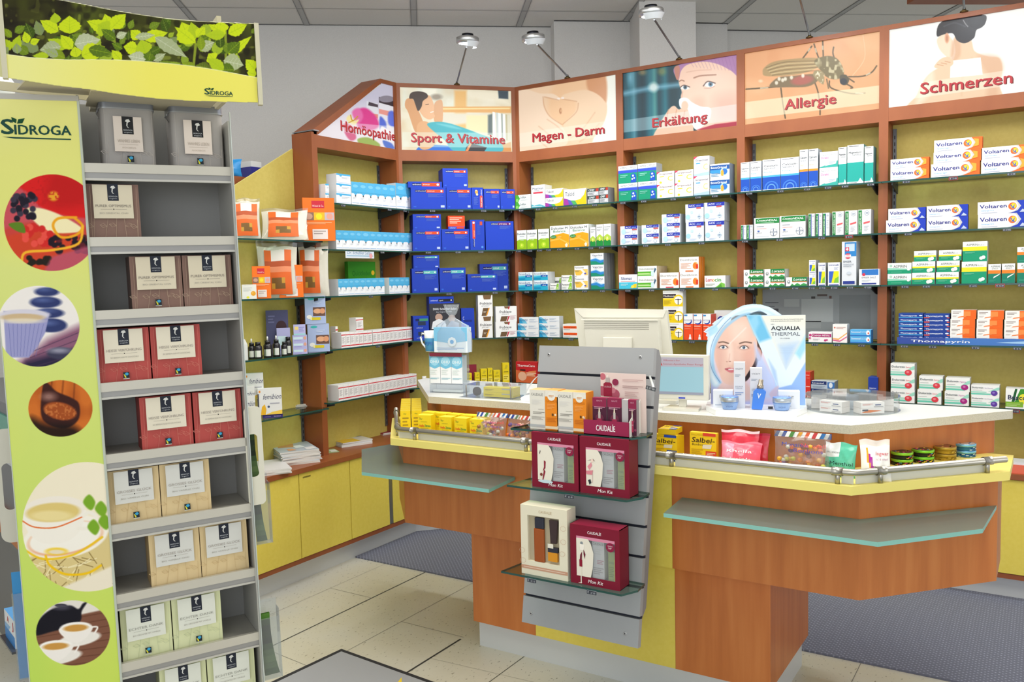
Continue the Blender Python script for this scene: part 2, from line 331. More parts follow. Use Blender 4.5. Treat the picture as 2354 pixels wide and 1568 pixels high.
mb = MB(); p = AN(3.0, 5.2); mb.X = frame((-.62, 5.0, 0), (.8, .6)); mb.box(0, 2.2, 0, .12, 2.93, 3.08, 'a5633c'); tag(mb.build('ceiling_beam', [WOODF]), 'dark reddish wooden beam under the ceiling behind the right end of the shelving', 'beam')
# carpet behind the counter
CARP, nt, b = newmat('blue_grey_carpet', .95)
ck = nt.nodes.new('ShaderNodeTexVoronoi'); ck.voronoi_dimensions = '2D'; ck.inputs['Scale'].default_value = 62; ck.inputs['Randomness'].default_value = .12; nt.links.new(ocoord(nt, (1, 1, 1), .78), ck.inputs[0])
nt.links.new(ramp(nt, ck.outputs['Distance'], [(.0, '9ea3b2'), (.12, '8e93a2'), (.26, '6a6d7b'), (1, '646775')]), b.inputs['Base Color']); bump(nt, b, ck.outputs['Distance'], .4)
mb = MB(); mb.box(-3.215, 1.5, 3.392, 4.43, 0.0, .008); o = mb.build('carpet', [CARP]); tag(o, 'blue grey carpet with light dots on the floor behind the counter', 'carpet')
# door mat
mb = MB()
def rot_rect(cx, cy, ux, uy, w, l, z0, z1, c):
    X = mb.X; mb.X = frame((cx, cy, 0), (ux, uy)); mb.box(0, w, -l, 0, z0, z1, c); mb.X = X
mc = np.array([-2.442, 2.475]); u = np.array([.99684, -.0794])
rot_rect(*mc, *u, 1.5, 1.0, 0, .008, '24252b'); rot_rect(*(mc+u*.018-np.array([0, .018])), *u, 1.464, .964, .002, .0086, '9b9da0')
o = mb.build('door_mat', [MATTE]); tag(o, 'grey floor mat with black rubber border and yellow red sun emblem', 'mat')
mb = MB(); c = atz(905, 1640, .009)
for i in range(16):
    a = 2*math.pi*i/16+.1; r0, r1 = .11, .19+.04*(i % 3)
    P = [(c[0]+r0*math.cos(a), c[1]+r0*math.sin(a)), (c[0]+(r0+r1)/2*math.cos(a+.22), c[1]+(r0+r1)/2*math.sin(a+.22)), (c[0]+r1*math.cos(a+.1), c[1]+r1*math.sin(a+.1)), (c[0]+(r0+r1)/2*math.cos(a+.05), c[1]+(r0+r1)/2*math.sin(a+.05))]
    mb.add([(x, y, .0093) for x, y in P], [(0, 3, 2, 1)], 'e6c52c' if i % 2 else 'd2532a')
e = mb.build('emblem', [MATTE], o); tag(e, 'yellow and red sun rays printed on the mat')

# ================================================================== WALL SHELVING
XL, YW = -3.279, 4.473; T, S, R_ = 2.675, 2.287, 2.223; ZW = .5886
SH = [1.9355, 1.6898, 1.4411, 1.1571, .8733]; BD = .145; SF = .045
PL0 = np.array([XL, 1.95]); P1 = np.array([XL, 3.944]); P2 = np.array([-2.791, YW]); BW = .6953; P6 = np.array([-2.791+4*BW, YW])
def chain(o):   # front line of the shelving moved outward by o
    u = (P2-P1)/np.linalg.norm(P2-P1); n = np.array([u[1], -u[0]]); q = P1+n*o
    t = (XL+o-q[0])/u[0]; a = q+u*t; t = (YW-o-q[1])/u[1]; b = q+u*t
    return [np.array([XL+o, PL0[1]]), a, b, np.array([P6[0], YW-o])]
UD = (P2-P1)/np.linalg.norm(P2-P1); WD = float(np.linalg.norm(P2-P1))
SIGNM = LIT
def glass_shelf(par, x0, x1, tl, tr, z, yb=BD-.01, sf=SF):
    mb = MB(); mb.prism([(x0+tl, -sf), (x1-tr, -sf), (x1, yb), (x0, yb)], z-.008, z, mi=0, smi=1); return mb.build('glass_shelf', [GLASS, GEDGE], par)
def bracket(par, x, z, sf=SF):
    mb = MB(); pr = [(-sf+.012, z-.0082), (BD-.012, z-.0082), (BD-.012, z-.05), (BD-.05, z-.046), (-sf+.012, z-.02)]
    v = [(x+s_, y, zz) for s_ in (-.0025, .0025) for y, zz in pr]; n = 5
    mb.add(v, [tuple(range(n)), tuple(range(2*n-1, n-1, -1))]+[(i, n+i, n+(i+1) % n, (i+1) % n) for i in range(n)]); return mb.build('shelf_bracket', [DARK], par)
def slot_rail(par, x, z0, z1):
    mb = MB(); mb.box(x-.008, x+.008, BD-.014, BD-.001, z0, z1, mi=0); z = z0+.01
    while z < z1-.03: mb.box(x-.0022, x+.0022, BD-.0146, BD-.0135, z, z+.018, '15171a', 1); z += .032
    return mb.build('slotted_rail', [RAILM, MATTE], par)
def bay(signname, org, u, W, tl, tr, zs, label, lefth=T, slant=False):
    M = frame((*org, 0), u); E = empty('shelving_bay', (*org, 0), math.atan2(u[1], u[0]), label=label, cat='shelving', group='wall shelving bays with picture signs')
    for x0, h in ((.0, lefth), (W-.021, T)):
        mb = MB(); mb.box(x0, x0+.021, 0, BD, ZW, h); mb.build('upright', [WOODF], E)
    mb = MB(); mb.box(.021, W-.021, BD-.006, BD+.006, ZW, R_+.02); mb.build('back_panel', [YELB], E)
    mb = MB(); mb.box(.021, W-.021, .001, BD, R_, S); mb.build('sign_rail', [WOODF], E)
    mb = MB()
    if slant:
        y0, y1 = .0, W; zt = [(0.021, 2.305), (W-.135, T-.018), (W-.135, T), (W, T)]
        mb.plate([(0, 2.29), (0, 2.315), (W-.14, T-.002), (W-.021, T), (W-.021, T-.022), (W-.13, T-.024), (.03, 2.29)], 0, BD)
    else: mb.box(.021, W-.021, 0, BD, T-.022, T)
    mb.build('top_rail', [WOODF], E)
    for x in (.031, W-.031): slot_rail(E, x, ZW+.05, R_-.02)
    for z in zs:
        glass_shelf(E, .001, W-.001, tl, tr, z)
        for x in (.045, W-.045): bracket(E, x, z)
    return E, M
u0 = (0, 1); uR = (1, 0)
Y0 = 3.263
W1 = P1[1]-Y0
bays = {}
bays[1] = bay('H', (XL, Y0), u0, W1, 0, .0176, SH, 'yellow backed shelving bay under the slanted Homöopathie sign', 2.305, True)
bays[2] = bay('S', P1, UD, WD, .0176, .0197, SH, 'corner shelving bay under the Sport & Vitamine sign')
for i, l in zip(range(3, 7), ('Magen - Darm', 'Erkältung', 'Allergie', 'Schmerzen')):
    bays[i] = bay(l, P2+np.array([BW*(i-3), 0]), uR, BW, .0197 if i == 3 else 0, 0, SH, 'yellow backed shelving bay under the %s sign' % l)
WID = {1: W1, 2: WD, 3: BW, 4: BW, 5: BW, 6: BW}
# metal cap on the end upright
mb = MB(); mb.box(-.012, .03, -.01, BD, 2.305, 2.311, 'b9bcc0'); mb.build('metal_cap', [METAL], bays[1][0])
mb = MB(); mb.box(-.018, .0, 0, BD, ZW, 2.3); mb.build('upright', [WOODF], bays[1][0])
# office window pane behind the fourth shelf of the Allergie bay
mb = MB(); mb.box(.075, .655, BD-.013, BD-.007, 1.165, 1.425, '8e9499', 0); Y = BD-.0135
for x, z, ww, hh, c in ((.09, 1.35, .07, .004, '454b55'), (.09, 1.33, .05, .004, '59606a'), (.11, 1.26, .05, .06, '3b3c48'), (.19, 1.33, .08, .04, 'a2a8ac'), (.28, 1.25, .16, .12, 'a9afb3'), (.36, 1.385, .05, .01, '4a3f3c'), (.33, 1.372, .02, .012, '2e2a30'), (.42, 1.372, .012, .014, '5c3b35'), (.24, 1.215, .14, .04, '989ea2'), (.47, 1.2, .15, .19, '7c8286'), (.09, 1.19, .12, .05, '7a8085')):
    mb.box(x, x+ww, Y-.0006, Y, z, z+hh, c)
mb.build('office_window_pane', [GLOSS], bays[5][0])
# ---- left unit (no sign): slanted yellow back panel, glass shelves
E0 = empty('shelving_unit', (XL, 2.0, 0), math.pi/2, label='left shelving unit with slanted yellow panel and cotton bags beside the tea stand', cat='shelving')
M0 = frame((XL, 2.0, 0), u0); L0 = Y0-.02-2.0
mb = MB(); mb.plate([(0, ZW), (L0, ZW), (L0, 2.225), (0, 2.225-L0*.575)], BD-.006, BD+.006, 'cccccc', 0, smi=1); mb.build('back_panel', [YELB, LIP], E0)
slot_rail(E0, L0-.012, ZW+.04, 1.75)
SH0 = [1.7299, 1.4411, 1.1500, .8500]
for i, z in enumerate(SH0):
    glass_shelf(E0, 0, L0+.01, 0, 0, z, sf=SF)
    for x in (L0-.03, L0-.75): bracket(E0, x, z)
# brown shelf with goods standing behind the slanted panel
mb = MB(); mb.box(-4.0, -3.5, 2.3, 3.25, 1.97, 2.06); mb.box(-4.0, -3.98, 2.3, 3.25, 0, 1.97); mb.box(-3.52, -3.5, 2.3, 2.34, 0, 1.97); mb.box(-3.52, -3.5, 3.2, 3.25, 0, 1.97)
tag(mb.build('rear_shelf', [WOODF]), 'brown wooden shelf rising behind the slanted yellow panel', 'shelf')
# ---- base cabinets and worktops
ch_k, ch_d, ch_w, ch_b = chain(.06), chain(.108), chain(.122), chain(-BD)
def cab(i, label, doors, names=()):
    a, b2 = ch_d[i], ch_d[i+1]; L = np.linalg.norm(b2-a); u = (b2-a)/L; E = empty('base_cabinet', (*a, 0), math.atan2(u[1], u[0]), label=label, cat='cabinet')
    inv = np.linalg.inv(np.array(frame((*a, 0), u)))
    lc = lambda p: tuple((inv@np.array([p[0], p[1], 0, 1]))[:2])
    mb = MB(); mb.prism([lc(ch_k[i]), lc(ch_k[i+1]), lc(ch_b[i+1]), lc(ch_b[i])], 0, .105); mb.build('plinth', [KICK], E)
    mb = MB(); mb.prism([(0, .014), (L, .014), lc(ch_b[i+1]), lc(ch_b[i])], .105, ZW-.026); mb.prism([(0, 0), (L, 0), (L, .0139), (0, .0139)], .105, .128); mb.build('carcass', [WOODF], E)
    for x0, x1 in doors: 
        mb = MB(); mb.box(x0, x1, -.004, .014, .13, ZW-.028); mb.build('door', [YEL], E, bevel=.0015)
    mb = MB(); mb.prism([lc(ch_w[i]), lc(ch_w[i+1]), lc(ch_b[i+1]), lc(ch_b[i])], ZW-.025, ZW)
    mb.X = frame((*a, 0), u); 
    W_ = MB(); W_.prism([tuple(ch_w[i]), tuple(ch_w[i+1]), tuple(ch_b[i+1]), tuple(ch_b[i])], ZW-.025, ZW); o = W_.build('worktop', [WOODF])
    return E, o
y_ = lambda v: v-ch_d[0][1]
E, o = cab(0, 'row of yellow cupboard doors on a grey plinth along the left wall', [(y_(2.2), y_(2.586)), (y_(2.591), y_(2.956)), (y_(2.961), y_(3.320)), (y_(3.325), y_(3.634)), (y_(3.668), y_(3.87))])
mb = MB()
for i in range(9): mb.box(y_(2.985)+i*.006, y_(2.985)+i*.006+.004, -.0046, -.004, .533, .541, '5b5124')
mb.build('door_label', [PRINT], E); mb = MB(); mb.box(y_(3.634), y_(3.668), .0, .014, .13, ZW-.028, '9da0a3'); mb.build('filler_strip', [METAL], E)
tag(o, 'reddish wooden worktop covered with magazines along the left wall', 'worktop')
Ld = np.linalg.norm(ch_d[2]-ch_d[1])
E, o = cab(1, 'yellow corner cupboard on a grey plinth behind the counter', [(.03, Ld/2-.003), (Ld/2+.003, Ld-.03)]); tag(o, 'reddish wooden worktop piece across the corner behind the counter', 'worktop')
Lr = np.linalg.norm(ch_d[3]-ch_d[2]); k = 6
E, o = cab(2, 'yellow cupboards on a grey plinth along the right wall behind the counter', [(.03+(Lr-.05)/k*i, .03+(Lr-.05)/k*(i+1)-.005) for i in range(k)]); tag(o, 'reddish wooden worktop along the right wall behind the counter', 'worktop')
# ---- lamps on the frame
def lamp(base, head, out, label, real=True, hidden=False):
    b, h = Vector(base), Vector(head); E = empty('display_lamp', b, 0, label=label, cat='lamp', group='halogen arm lamps on top of the shelving'); o = b
    mb = MB(); mb.lathe([(.018, 0), (.018, .006), (.008, .012), (.006, .022)], n=14, col='6e5a3a'); mb.build('clamp', [METAL], E)
    d = h-b; e = d*(1-.05/d.length)
    mb = MB(); mb.tube([(0, 0, .015), tuple(e)], .005, '8a8d92'); mb.build('arm', [METAL], E)
    r = .062; X = Matrix.Translation(d)@Matrix.Rotation(math.atan2(out[1], out[0]), 4, 'Z')@Matrix.Rotation(.12, 4, 'Y')
    mb = MB(); mb.X = X; mb.lathe([(r*.8, -.008), (r, -.006), (r, .022), (r*.86, .028)], n=32, col='c9ccce'); mb.lathe([(r*.55, .026), (r*.5, .043), (r*.3, .046)], n=20, col='2c2e34')
    hd = mb.build('lamp_head', [METAL], E)
    mb = MB(); mb.X = X@Matrix.Translation((0, 0, -.009)); mb.lathe([(r*.78, 0), (r*.78, .003)], n=28, col='ffffff'); mb.build('bulb', [BULB], E)
    mb = MB(); mb.X = X@Matrix.Rotation(1.05, 4, 'Z'); n = 12; v = []
    for i in range(n+1):
        a = -1.3+2.6*i/n; v += [((r+.004)*math.cos(a), (r+.004)*math.sin(a), 0), ((r*.8)*math.cos(a), (r*.8)*math.sin(a), -.028)]
    mb.add(v, [(2*i, 2*i+1, 2*i+3, 2*i+2) for i in range(n)], 'dfe6ee', sm=True); mb.build('reflector', [GLOSS], E)
    if real:
        l = bpy.data.lights.new('display_lamp_light', 'SPOT'); l.energy = LAMPW; l.color = (.86, .93, 1); l.spot_size = math.radians(150); l.spot_blend = .6; l.shadow_soft_size = .05
        q = bpy.data.objects.new('display_lamp_light', l); COL.objects.link(q); q.location = b+d+Vector((0, 0, -.035)); q.rotation_euler = (Vector((-out[0]*.0, -out[1]*.0, -1))).to_track_quat('-Z', 'Y').to_euler()
LAMPW = 17
BULB, nt, b = newmat('lamp_glow', .4); b.inputs['Emission Color'].default_value = (.93, .97, 1, 1); b.inputs['Emission Strength'].default_value = 9
oD = (UD[1], -UD[0])
lamp((-3.037, 4.206+.01, T), (-2.72, 3.886, 2.803), oD, 'leftmost arm lamp, standing on the frame above the Sport sign')
lamp((-2.429, 4.48, T), (-2.385, 4.023, 2.788), (0, -1), 'arm lamp standing on the frame above the Magen - Darm sign')
lamp((-1.739, 4.48, T), (-1.705, 4.023, 2.799), (0, -1), 'largest arm lamp in view, above the Erkältung sign')
lamp((-1.053, 4.48, T), (-1.02, 4.0, 2.88), (0, -1), 'thin arm of a lamp above the Allergie sign, its head beyond the photo')
lamp((-.369, 4.48, T), (-.35, 4.0, 2.88), (0, -1), 'thin arm of a lamp above the Schmerzen sign, its head beyond the photo')
# ================================================================== PICTURE SIGNS
SN = {}
def sign(i, x0, x1, z0, z1, crop, bg, label, poly=None):
    E, M = bays[i]; A = Art(M, x0, x1, z0, z1, .0105, 430, crop, bg); SN[i] = (E, A, x0, x1, z0, z1, label, poly, M); return A
def sign_done(i, txt, tx0, ty0, tx1, ty1, cap):
    E, A, x0, x1, z0, z1, label, poly, M = SN[i]; k = A.k; mb = MB()
    if poly: mb.plate(poly, .0112, .03, 'd8d8d0')
    else: mb.box(x0, x1, .0112, .03, z0, z1, 'd8d8d0')
    A.into(mb)
    inv = np.linalg.inv(np.array(M)); ox, oy = A.crop0
    def loc(cx, cy):
        d = ray(ox+cx/k, oy+cy/k); n = np.array(M)[:3, 1]; o = np.array(M)[:3, 3]; t = (n@(o-_C)+.0105)/(n@d); p = _C+d*t; q = inv@np.array([*p, 1]); return q[0], q[2]
    a, za = loc(tx0, ty0); b, zb = loc(tx1, ty1); _, zc = loc(tx0, ty0-cap); z = (za+zb)/2; h = zc-za
    text(mb, txt, a+.004, z-.003, h, '6a1a1c', b-a, .0098, bold=.05); text(mb, txt, a, z, h, 'c3303a', b-a, .0090, bold=.05)
    tag(mb.build('picture_sign', [LIT], E), label)
C7, C8 = (680, 0, 3.097), (1400, 0, 2.4675)
def sg(i, crop, bg, label, **k):
    W = WID[i]; A = sign(i, .021, W-.021, S, T-.022, crop, bg, label, **k); A.crop0 = crop[:2]; return A
# Homöopathie
W = WID[1]; pol = [(.035, S), (W-.021, S), (W-.021, T-.024), (W-.125, T-.03)]
A = sg(1, C7, 'efe9ee', 'backlit sign Homöopathie with flower and globule bottles', poly=pol)
A.keep &= (A.z[:-1, None]+.002 < (2.30+(A.x[None, :-1]-.03)*(T-.03-2.30)/(W-.155))) | (A.x[None, :-1] > W-.125)
A.vgrad(900, 700, 'ece6ec', 'c9c6d8')
A.poly([(592, 700), (700, 690), (700, 1000), (596, 980)], 'e6e4ea').poly([(592, 690), (700, 720), (700, 760), (592, 730)], '3a2f38').ell(646, 705, 55, 24, '8d8794').poly([(592, 775), (700, 800), (700, 835), (592, 808)], 'e8988c').poly([(592, 850), (700, 870), (700, 900), (592, 880)], 'd7d7e2')
A.poly([(505, 720), (585, 740), (585, 960), (500, 900)], 'dfe0e6').poly([(520, 725), (585, 745), (585, 765), (515, 750)], '4a404a').poly([(505, 800), (585, 815), (585, 845), (500, 825)], 'e2897e')
A.blob([(440, 790), (500, 770), (570, 830), (590, 900), (520, 930), (440, 900)], 'd93c8c', soft=8).blob([(400, 800), (450, 770), (480, 830), (440, 880)], 'e26aa8', soft=8)
A.blob([(600, 830), (640, 870), (640, 930), (600, 920)], '4f6ad0', soft=6).blob([(660, 800), (700, 800), (705, 900), (660, 880)], '5a70d8', soft=6).blob([(610, 900), (660, 930), (650, 970), (600, 960)], 'f4f2f6', soft=4)
A.blob([(380, 820), (410, 860), (450, 850), (420, 890), (390, 880), (360, 850)], 'f3e3a0', soft=5).line([(390, 820), (405, 860), (440, 830)], 8, 'c89a28').line([(405, 860), (375, 875)], 6, 'c89a28')
A.blob([(340, 880), (400, 900), (430, 980), (390, 1000), (350, 950)], 'd86a90', soft=6).blob([(440, 990), (520, 980), (600, 1030), (560, 1060), (470, 1040)], '9db45e', soft=5).blob([(620, 1000), (680, 1020), (700, 1060), (640, 1050)], '5577cc', soft=5)
A.poly([(330, 870), (707, 900), (707, 1015), (330, 935)], 'f6f2f2', .45)
sign_done(1, 'Homöopathie', 318, 926, 705, 1004, 70)
# Sport & Vitamine
A = sg(2, C7, 'e9e0c4', 'backlit sign Sport & Vitamine with reclining woman')
A.poly([(760, 620), (1130, 620), (1130, 760), (760, 760)], 'e8ead8', soft=12).poly([(900, 630), (1000, 630), (1010, 700), (900, 700)], 'f8f6e2', soft=10).poly([(1210, 640), (1440, 660), (1520, 740), (1230, 700)], 'f3ead0', soft=14)
A.noise(90, .35, 'd9b888', .5).noise(50, .25, 'fbf6e6', .55)
A.poly([(1130, 645), (1215, 645), (1215, 990), (1130, 960)], 'eebc72', soft=10).poly([(1040, 760), (1532, 758), (1532, 804), (1040, 800)], 'e8ac60', soft=4).line([(1040, 775), (1520, 772)], 10, 'fce8a8', .9, 4)
A.poly([(1040, 805), (1380, 806), (1380, 860), (1040, 900)], 'e5ddc8', soft=10).poly([(1215, 820), (1370, 820), (1370, 950), (1215, 920)], 'f2e2b0', soft=8)
A.poly([(1440, 645), (1512, 648), (1512, 705), (1445, 700)], '1f3848', soft=5).poly([(1368, 820), (1400, 810), (1400, 960), (1368, 960)], '5a6a6a', soft=6)
for x, c in ((1400, 'f2f4f0'), (1425, 'c8d0cc'), (1440, 'eef2f0'), (1462, '9aa4a0'), (1472, 'f4f4ee'), (1492, 'c2b890'), (1505, 'ded8c0')): A.poly([(x, 795+(x-1400)*.2), (x+20, 800+(x-1400)*.2), (x+24, 1000), (x+4, 1000)], c, soft=2)
A.poly([(1440, 1040), (1532, 1010), (1535, 1080), (1440, 1080)], 'd8924a', soft=4).ell(1000, 690, 40, 20, '6b5a4a', .6, 8)
A.blob([(850, 1080), (880, 1045), (960, 1030), (1180, 1050), (1200, 1090), (850, 1090)], '1c6fd6', soft=3)
A.blob([(780, 720), (800, 700), (835, 708), (900, 850), (925, 930), (880, 950), (845, 930), (800, 800), (778, 760)], 'dba06c', soft=2).blob([(880, 870), (940, 870), (1000, 940), (1010, 1000), (950, 1060), (880, 1050), (860, 930)], 'e3ac7a', soft=2)
A.blob([(985, 745), (1020, 712), (1045, 730), (1045, 860), (1020, 870), (985, 860)], 'e0a878', soft=2).blob([(870, 760), (900, 690), (950, 680), (975, 720), (985, 765), (980, 800), (990, 830), (960, 850), (930, 845), (900, 820)], 'edb88a', soft=2)
A.blob([(808, 700), (820, 662), (870, 650), (925, 662), (940, 690), (905, 720), (895, 760), (870, 790), (850, 740), (835, 705)], '3b2720', soft=2).line([(925, 745), (945, 742)], 4, '4a2e22').line([(960, 800), (978, 795)], 7, 'f6eee6')
A.blob([(935, 885), (1000, 868), (1080, 875), (1180, 905), (1300, 950), (1450, 1010), (1450, 1085), (1150, 1085), (1060, 1000), (1000, 950)], '3fb0bc', soft=3).blob([(1000, 880), (1100, 890), (1180, 920), (1100, 910)], '7fd2d6', .7, 6)
A.poly([(1215, 1045), (1250, 1020), (1360, 1050), (1340, 1082), (1205, 1082)], '1d1d26', soft=3).poly([(1205, 1078), (1240, 1020), (1255, 1020), (1225, 1080)], 'e38a50', soft=2)
A.poly([(760, 940), (1535, 946), (1535, 1052), (760, 1046)], 'e9f2e6', .45)
sign_done(2, 'Sport & Vitamine', 820, 1014, 1485, 1022, 66)
# Magen - Darm
A = sg(3, C7, 'f3d0ac', 'backlit sign Magen - Darm with hands forming a heart on a belly')
A.noise(160, .5, 'f9e2c4', .35).blob([(1820, 640), (1900, 560), (2060, 560), (2080, 640), (2000, 700), (2000, 860), (1900, 940), (1800, 800)], 'f2c79c', soft=20)
A.poly([(2205, 530), (2290, 510), (2290, 1010), (2110, 1015), (2150, 900), (2215, 760)], 'f7f6ea', soft=5)
A.blob([(2080, 540), (2200, 530), (2210, 720), (2150, 700), (2080, 640)], 'd99c70', soft=10)
A.blob([(1585, 640), (1740, 665), (1830, 668), (1878, 700), (1860, 714), (1770, 690), (1766, 760), (1800, 820), (1880, 880), (1930, 950), (1925, 1030), (1800, 1070), (1590, 1085), (1570, 850)], 'f8dcc0', soft=4)
A.blob([(1890, 690), (1930, 665), (2060, 640), (2160, 680), (2215, 760), (2190, 880), (2100, 1000), (1990, 1030), (1935, 960), (1905, 890), (1985, 800), (2012, 735), (1960, 712), (1900, 706)], 'f5d3b0', soft=4)
for p in ([(1760, 690), (1770, 760), (1810, 830), (1890, 885)], [(2012, 735), (1995, 800), (1900, 885)], [(1770, 690), (1870, 712)], [(1900, 706), (2000, 722)]): A.line(p, 6, 'cf9a74', .7, 4)
for p in ([(1730, 900), (1780, 940), (1830, 985)], [(1790, 850), (1850, 890), (1900, 935)], [(1700, 980), (1740, 1010), (1790, 1050)], [(2130, 800), (2040, 920), (1960, 980)], [(2160, 880), (2090, 960), (2020, 1010)]): A.line(p, 7, 'dcae88', .6, 5)
A.ell(1885, 790, 9, 20, 'b97d58', soft=3).ell(1888, 788, 4, 12, 'e9bd90').ell(1872, 702, 12, 7, 'fcece0', soft=2).ell(1900, 698, 12, 7, 'fcece0', soft=2)
A.poly([(1590, 950), (2290, 850), (2290, 960), (1590, 1050)], 'fdf4e4', .38)
sign_done(3, 'Magen - Darm', 1685, 1012, 2195, 950, 60)
# Erkältung
A = sg(4, C8, '0d4250', 'backlit sign Erkältung with woman in purple hat using a tissue')
for x, w_, c, a in ((95, 40, '1c6f80', .6), (170, 30, '0a2f3c', .8), (215, 50, '2a93a4', .5), (300, 30, '1f7c8c', .7), (340, 50, '0c3440', .8), (130, 16, '86c8d8', .6), (250, 12, '7ec6b0', .6)): A.poly([(x, 360), (x+w_, 360), (x+w_+8, 800), (x+6, 800)], c, a, 14)
A.line([(90, 530), (240, 500), (400, 480)], 24, '8cc4dc', .7, 12).ell(252, 495, 26, 26, 'e8f0ea', .8, 12).ell(190, 410, 20, 16, 'e0a860', .5, 10).ell(300, 405, 22, 22, 'c8a848', .45, 12).ell(120, 440, 14, 40, '9ad0e8', .6, 12)
A.blob([(398, 400), (450, 355), (560, 340), (724, 400), (740, 600), (724, 720), (600, 760), (500, 740), (440, 660), (408, 560), (412, 520), (396, 470)], 'f4cdb6', soft=3).blob([(600, 560), (720, 540), (730, 680), (620, 680)], 'f0a896', .55, 40).blob([(480, 560), (540, 560), (540, 640), (480, 620)], 'eaa890', .4, 20)
A.blob([(370, 385), (460, 345), (560, 325), (740, 290), (740, 430), (690, 400), (620, 365), (540, 350), (450, 365), (410, 400), (396, 450), (380, 440)], 'ad7cae', soft=2)
for i in range(14): A.line([(460+i*20, 350-i*2), (480+i*20, 380+i*2)], 3, '8c5c92', .35, 2)
A.blob([(370, 385), (395, 372), (402, 400), (394, 450), (380, 445)], 'c08070', soft=2)
A.ell(432, 497, 26, 12, 'f2ece8').ell(432, 495, 11, 12, '56788c').ell(432, 495, 5, 6, '1a1a22').line([(404, 496), (425, 483), (458, 494)], 5, '4a3028', .9, 2)
A.ell(570, 480, 30, 14, 'f6f0ec').ell(576, 478, 13, 14, '5c86a0').ell(576, 478, 6, 7, '161a22').line([(535, 488), (560, 462), (602, 472)], 6, '4a3028', .9, 2).line([(540, 500), (575, 500), (600, 488)], 3, 'b07868', .7, 2)
A.line([(398, 462), (412, 455), (426, 460)], 6, '9a6a52', .9, 2).line([(482, 442), (520, 430), (606, 424)], 7, '9a6a52', .9, 3).line([(440, 410), (500, 400), (580, 396)], 4, 'd39c82', .6, 3)
A.line([(418, 520), (414, 560), (440, 575)], 4, 'c98a70', .7, 3)
A.blob([(340, 620), (370, 600), (400, 620), (440, 580), (470, 600), (500, 640), (480, 720), (460, 770), (260, 790), (290, 700)], 'f0c2a6', soft=3)
for x in (325, 372, 420): A.line([(x, 700), (x+6, 650), (x+12, 622)], 5, 'c98e70', .8, 3)
A.blob([(400, 562), (440, 556), (470, 580), (520, 604), (572, 612), (578, 650), (560, 690), (500, 735), (470, 700), (446, 620), (404, 610)], 'fbfbfd', soft=2).line([(440, 580), (480, 640), (500, 700)], 4, 'c8ccd8', .8, 3).line([(520, 620), (540, 660)], 3, 'ccd0da', .8, 3)
A.ell(430, 600, 20, 28, 'f2c6ac', soft=3).poly([(500, 735), (600, 705), (724, 690), (724, 720), (560, 745)], 'b02a44', soft=3)
A.poly([(80, 683), (730, 590), (730, 682), (80, 752)], 'e8eef0', .42)
sign_done(4, 'Erkältung', 245, 718, 555, 692, 50)
# Allergie
A = sg(5, C8, 'e6a674', 'backlit sign Allergie with large mosquito on skin')
A.noise(170, .6, 'f0c090', .4).noise(80, .25, 'dc9260', .55)
A.ell(860, 460, 12, 8, 'f8dcb8', .7, 4).line([(1440, 195), (1450, 330), (1380, 430)], 3, 'f2d2a8', .7, 2)
for p in ([(1100, 330), (1130, 290), (1150, 262)], [(1190, 330), (1175, 290), (1163, 250)], [(1216, 330), (1214, 280), (1212, 230)], [(1278, 330), (1270, 300), (1274, 268)], [(778, 506), (860, 500), (950, 492), (1060, 480)], [(1160, 450), (1185, 520), (1196, 600), (1197, 650)], [(975, 500), (985, 580), (1000, 670)], [(1360, 435), (1440, 432), (1490, 410), (1518, 374)], [(1250, 460), (1262, 500), (1370, 530), (1452, 528)], [(1335, 470), (1380, 495), (1372, 500)], [(1360, 445), (1390, 465)]):
    A.line(p, 8, '4f4128', .9, 2)
for p in ([(1130, 290), (1140, 275)], [(1176, 295), (1170, 275)], [(1213, 280), (1212, 262)], [(1460, 425), (1480, 415)], [(1400, 528), (1440, 530)], [(860, 500), (900, 497)]): A.line(p, 8, 'd8ccb0', .8, 1)
A.blob([(910, 485), (960, 440), (1050, 430), (1170, 420), (1190, 450), (1130, 490), (1010, 495), (940, 495)], '7b6647', soft=3).ell(1095, 455, 62, 26, 'b3564c', .85, 6, -.15)
for x, y in ((950, 470), (965, 448), (985, 455), (1000, 448), (1035, 440), (1100, 430)): A.ell(x, y, 9, 11, 'f0e8d4', .85, 3)
A.blob([(872, 410), (880, 385), (930, 352), (1030, 335), (1160, 328), (1220, 345), (1170, 390), (1080, 420), (960, 432), (884, 430)], 'a58c5c', .88, 3)
for i in range(7): A.line([(890+i*6, 385+i*7), (1000, 352+i*11), (1190, 345+i*9)], 3, 'e2d2a2' if i % 2 else '5f4f30', .8, 1.5)
A.blob([(1165, 345), (1230, 318), (1290, 330), (1325, 380), (1330, 430), (1290, 450), (1240, 440), (1200, 400)], '75663f', soft=3).noise(16, .8, 'd8cca4', .55, A.pm([(1165, 345), (1230, 318), (1290, 330), (1325, 380), (1330, 430), (1290, 450), (1240, 440), (1200, 400)], 3, True))
A.blob([(1170, 400), (1215, 410), (1220, 470), (1205, 475), (1160, 430)], '9c8a60', soft=3).noise(10, .8, 'f0e8cc', .6, A.pm([(1170, 400), (1215, 410), (1220, 470), (1205, 475), (1160, 430)], 3, True)).blob([(1310, 430), (1345, 425), (1362, 455), (1345, 482), (1315, 475)], '4c4430', soft=2).ell(1330, 462, 20, 18, '1f2430', soft=2)
A.line([(1235, 450), (1245, 500)], 8, '6a5838', .9, 2)
A.poly([(770, 580), (1540, 484), (1540, 584), (770, 676)], 'f7eccb', .62)
sign_done(5, 'Allergie', 995, 620, 1285, 590, 56)
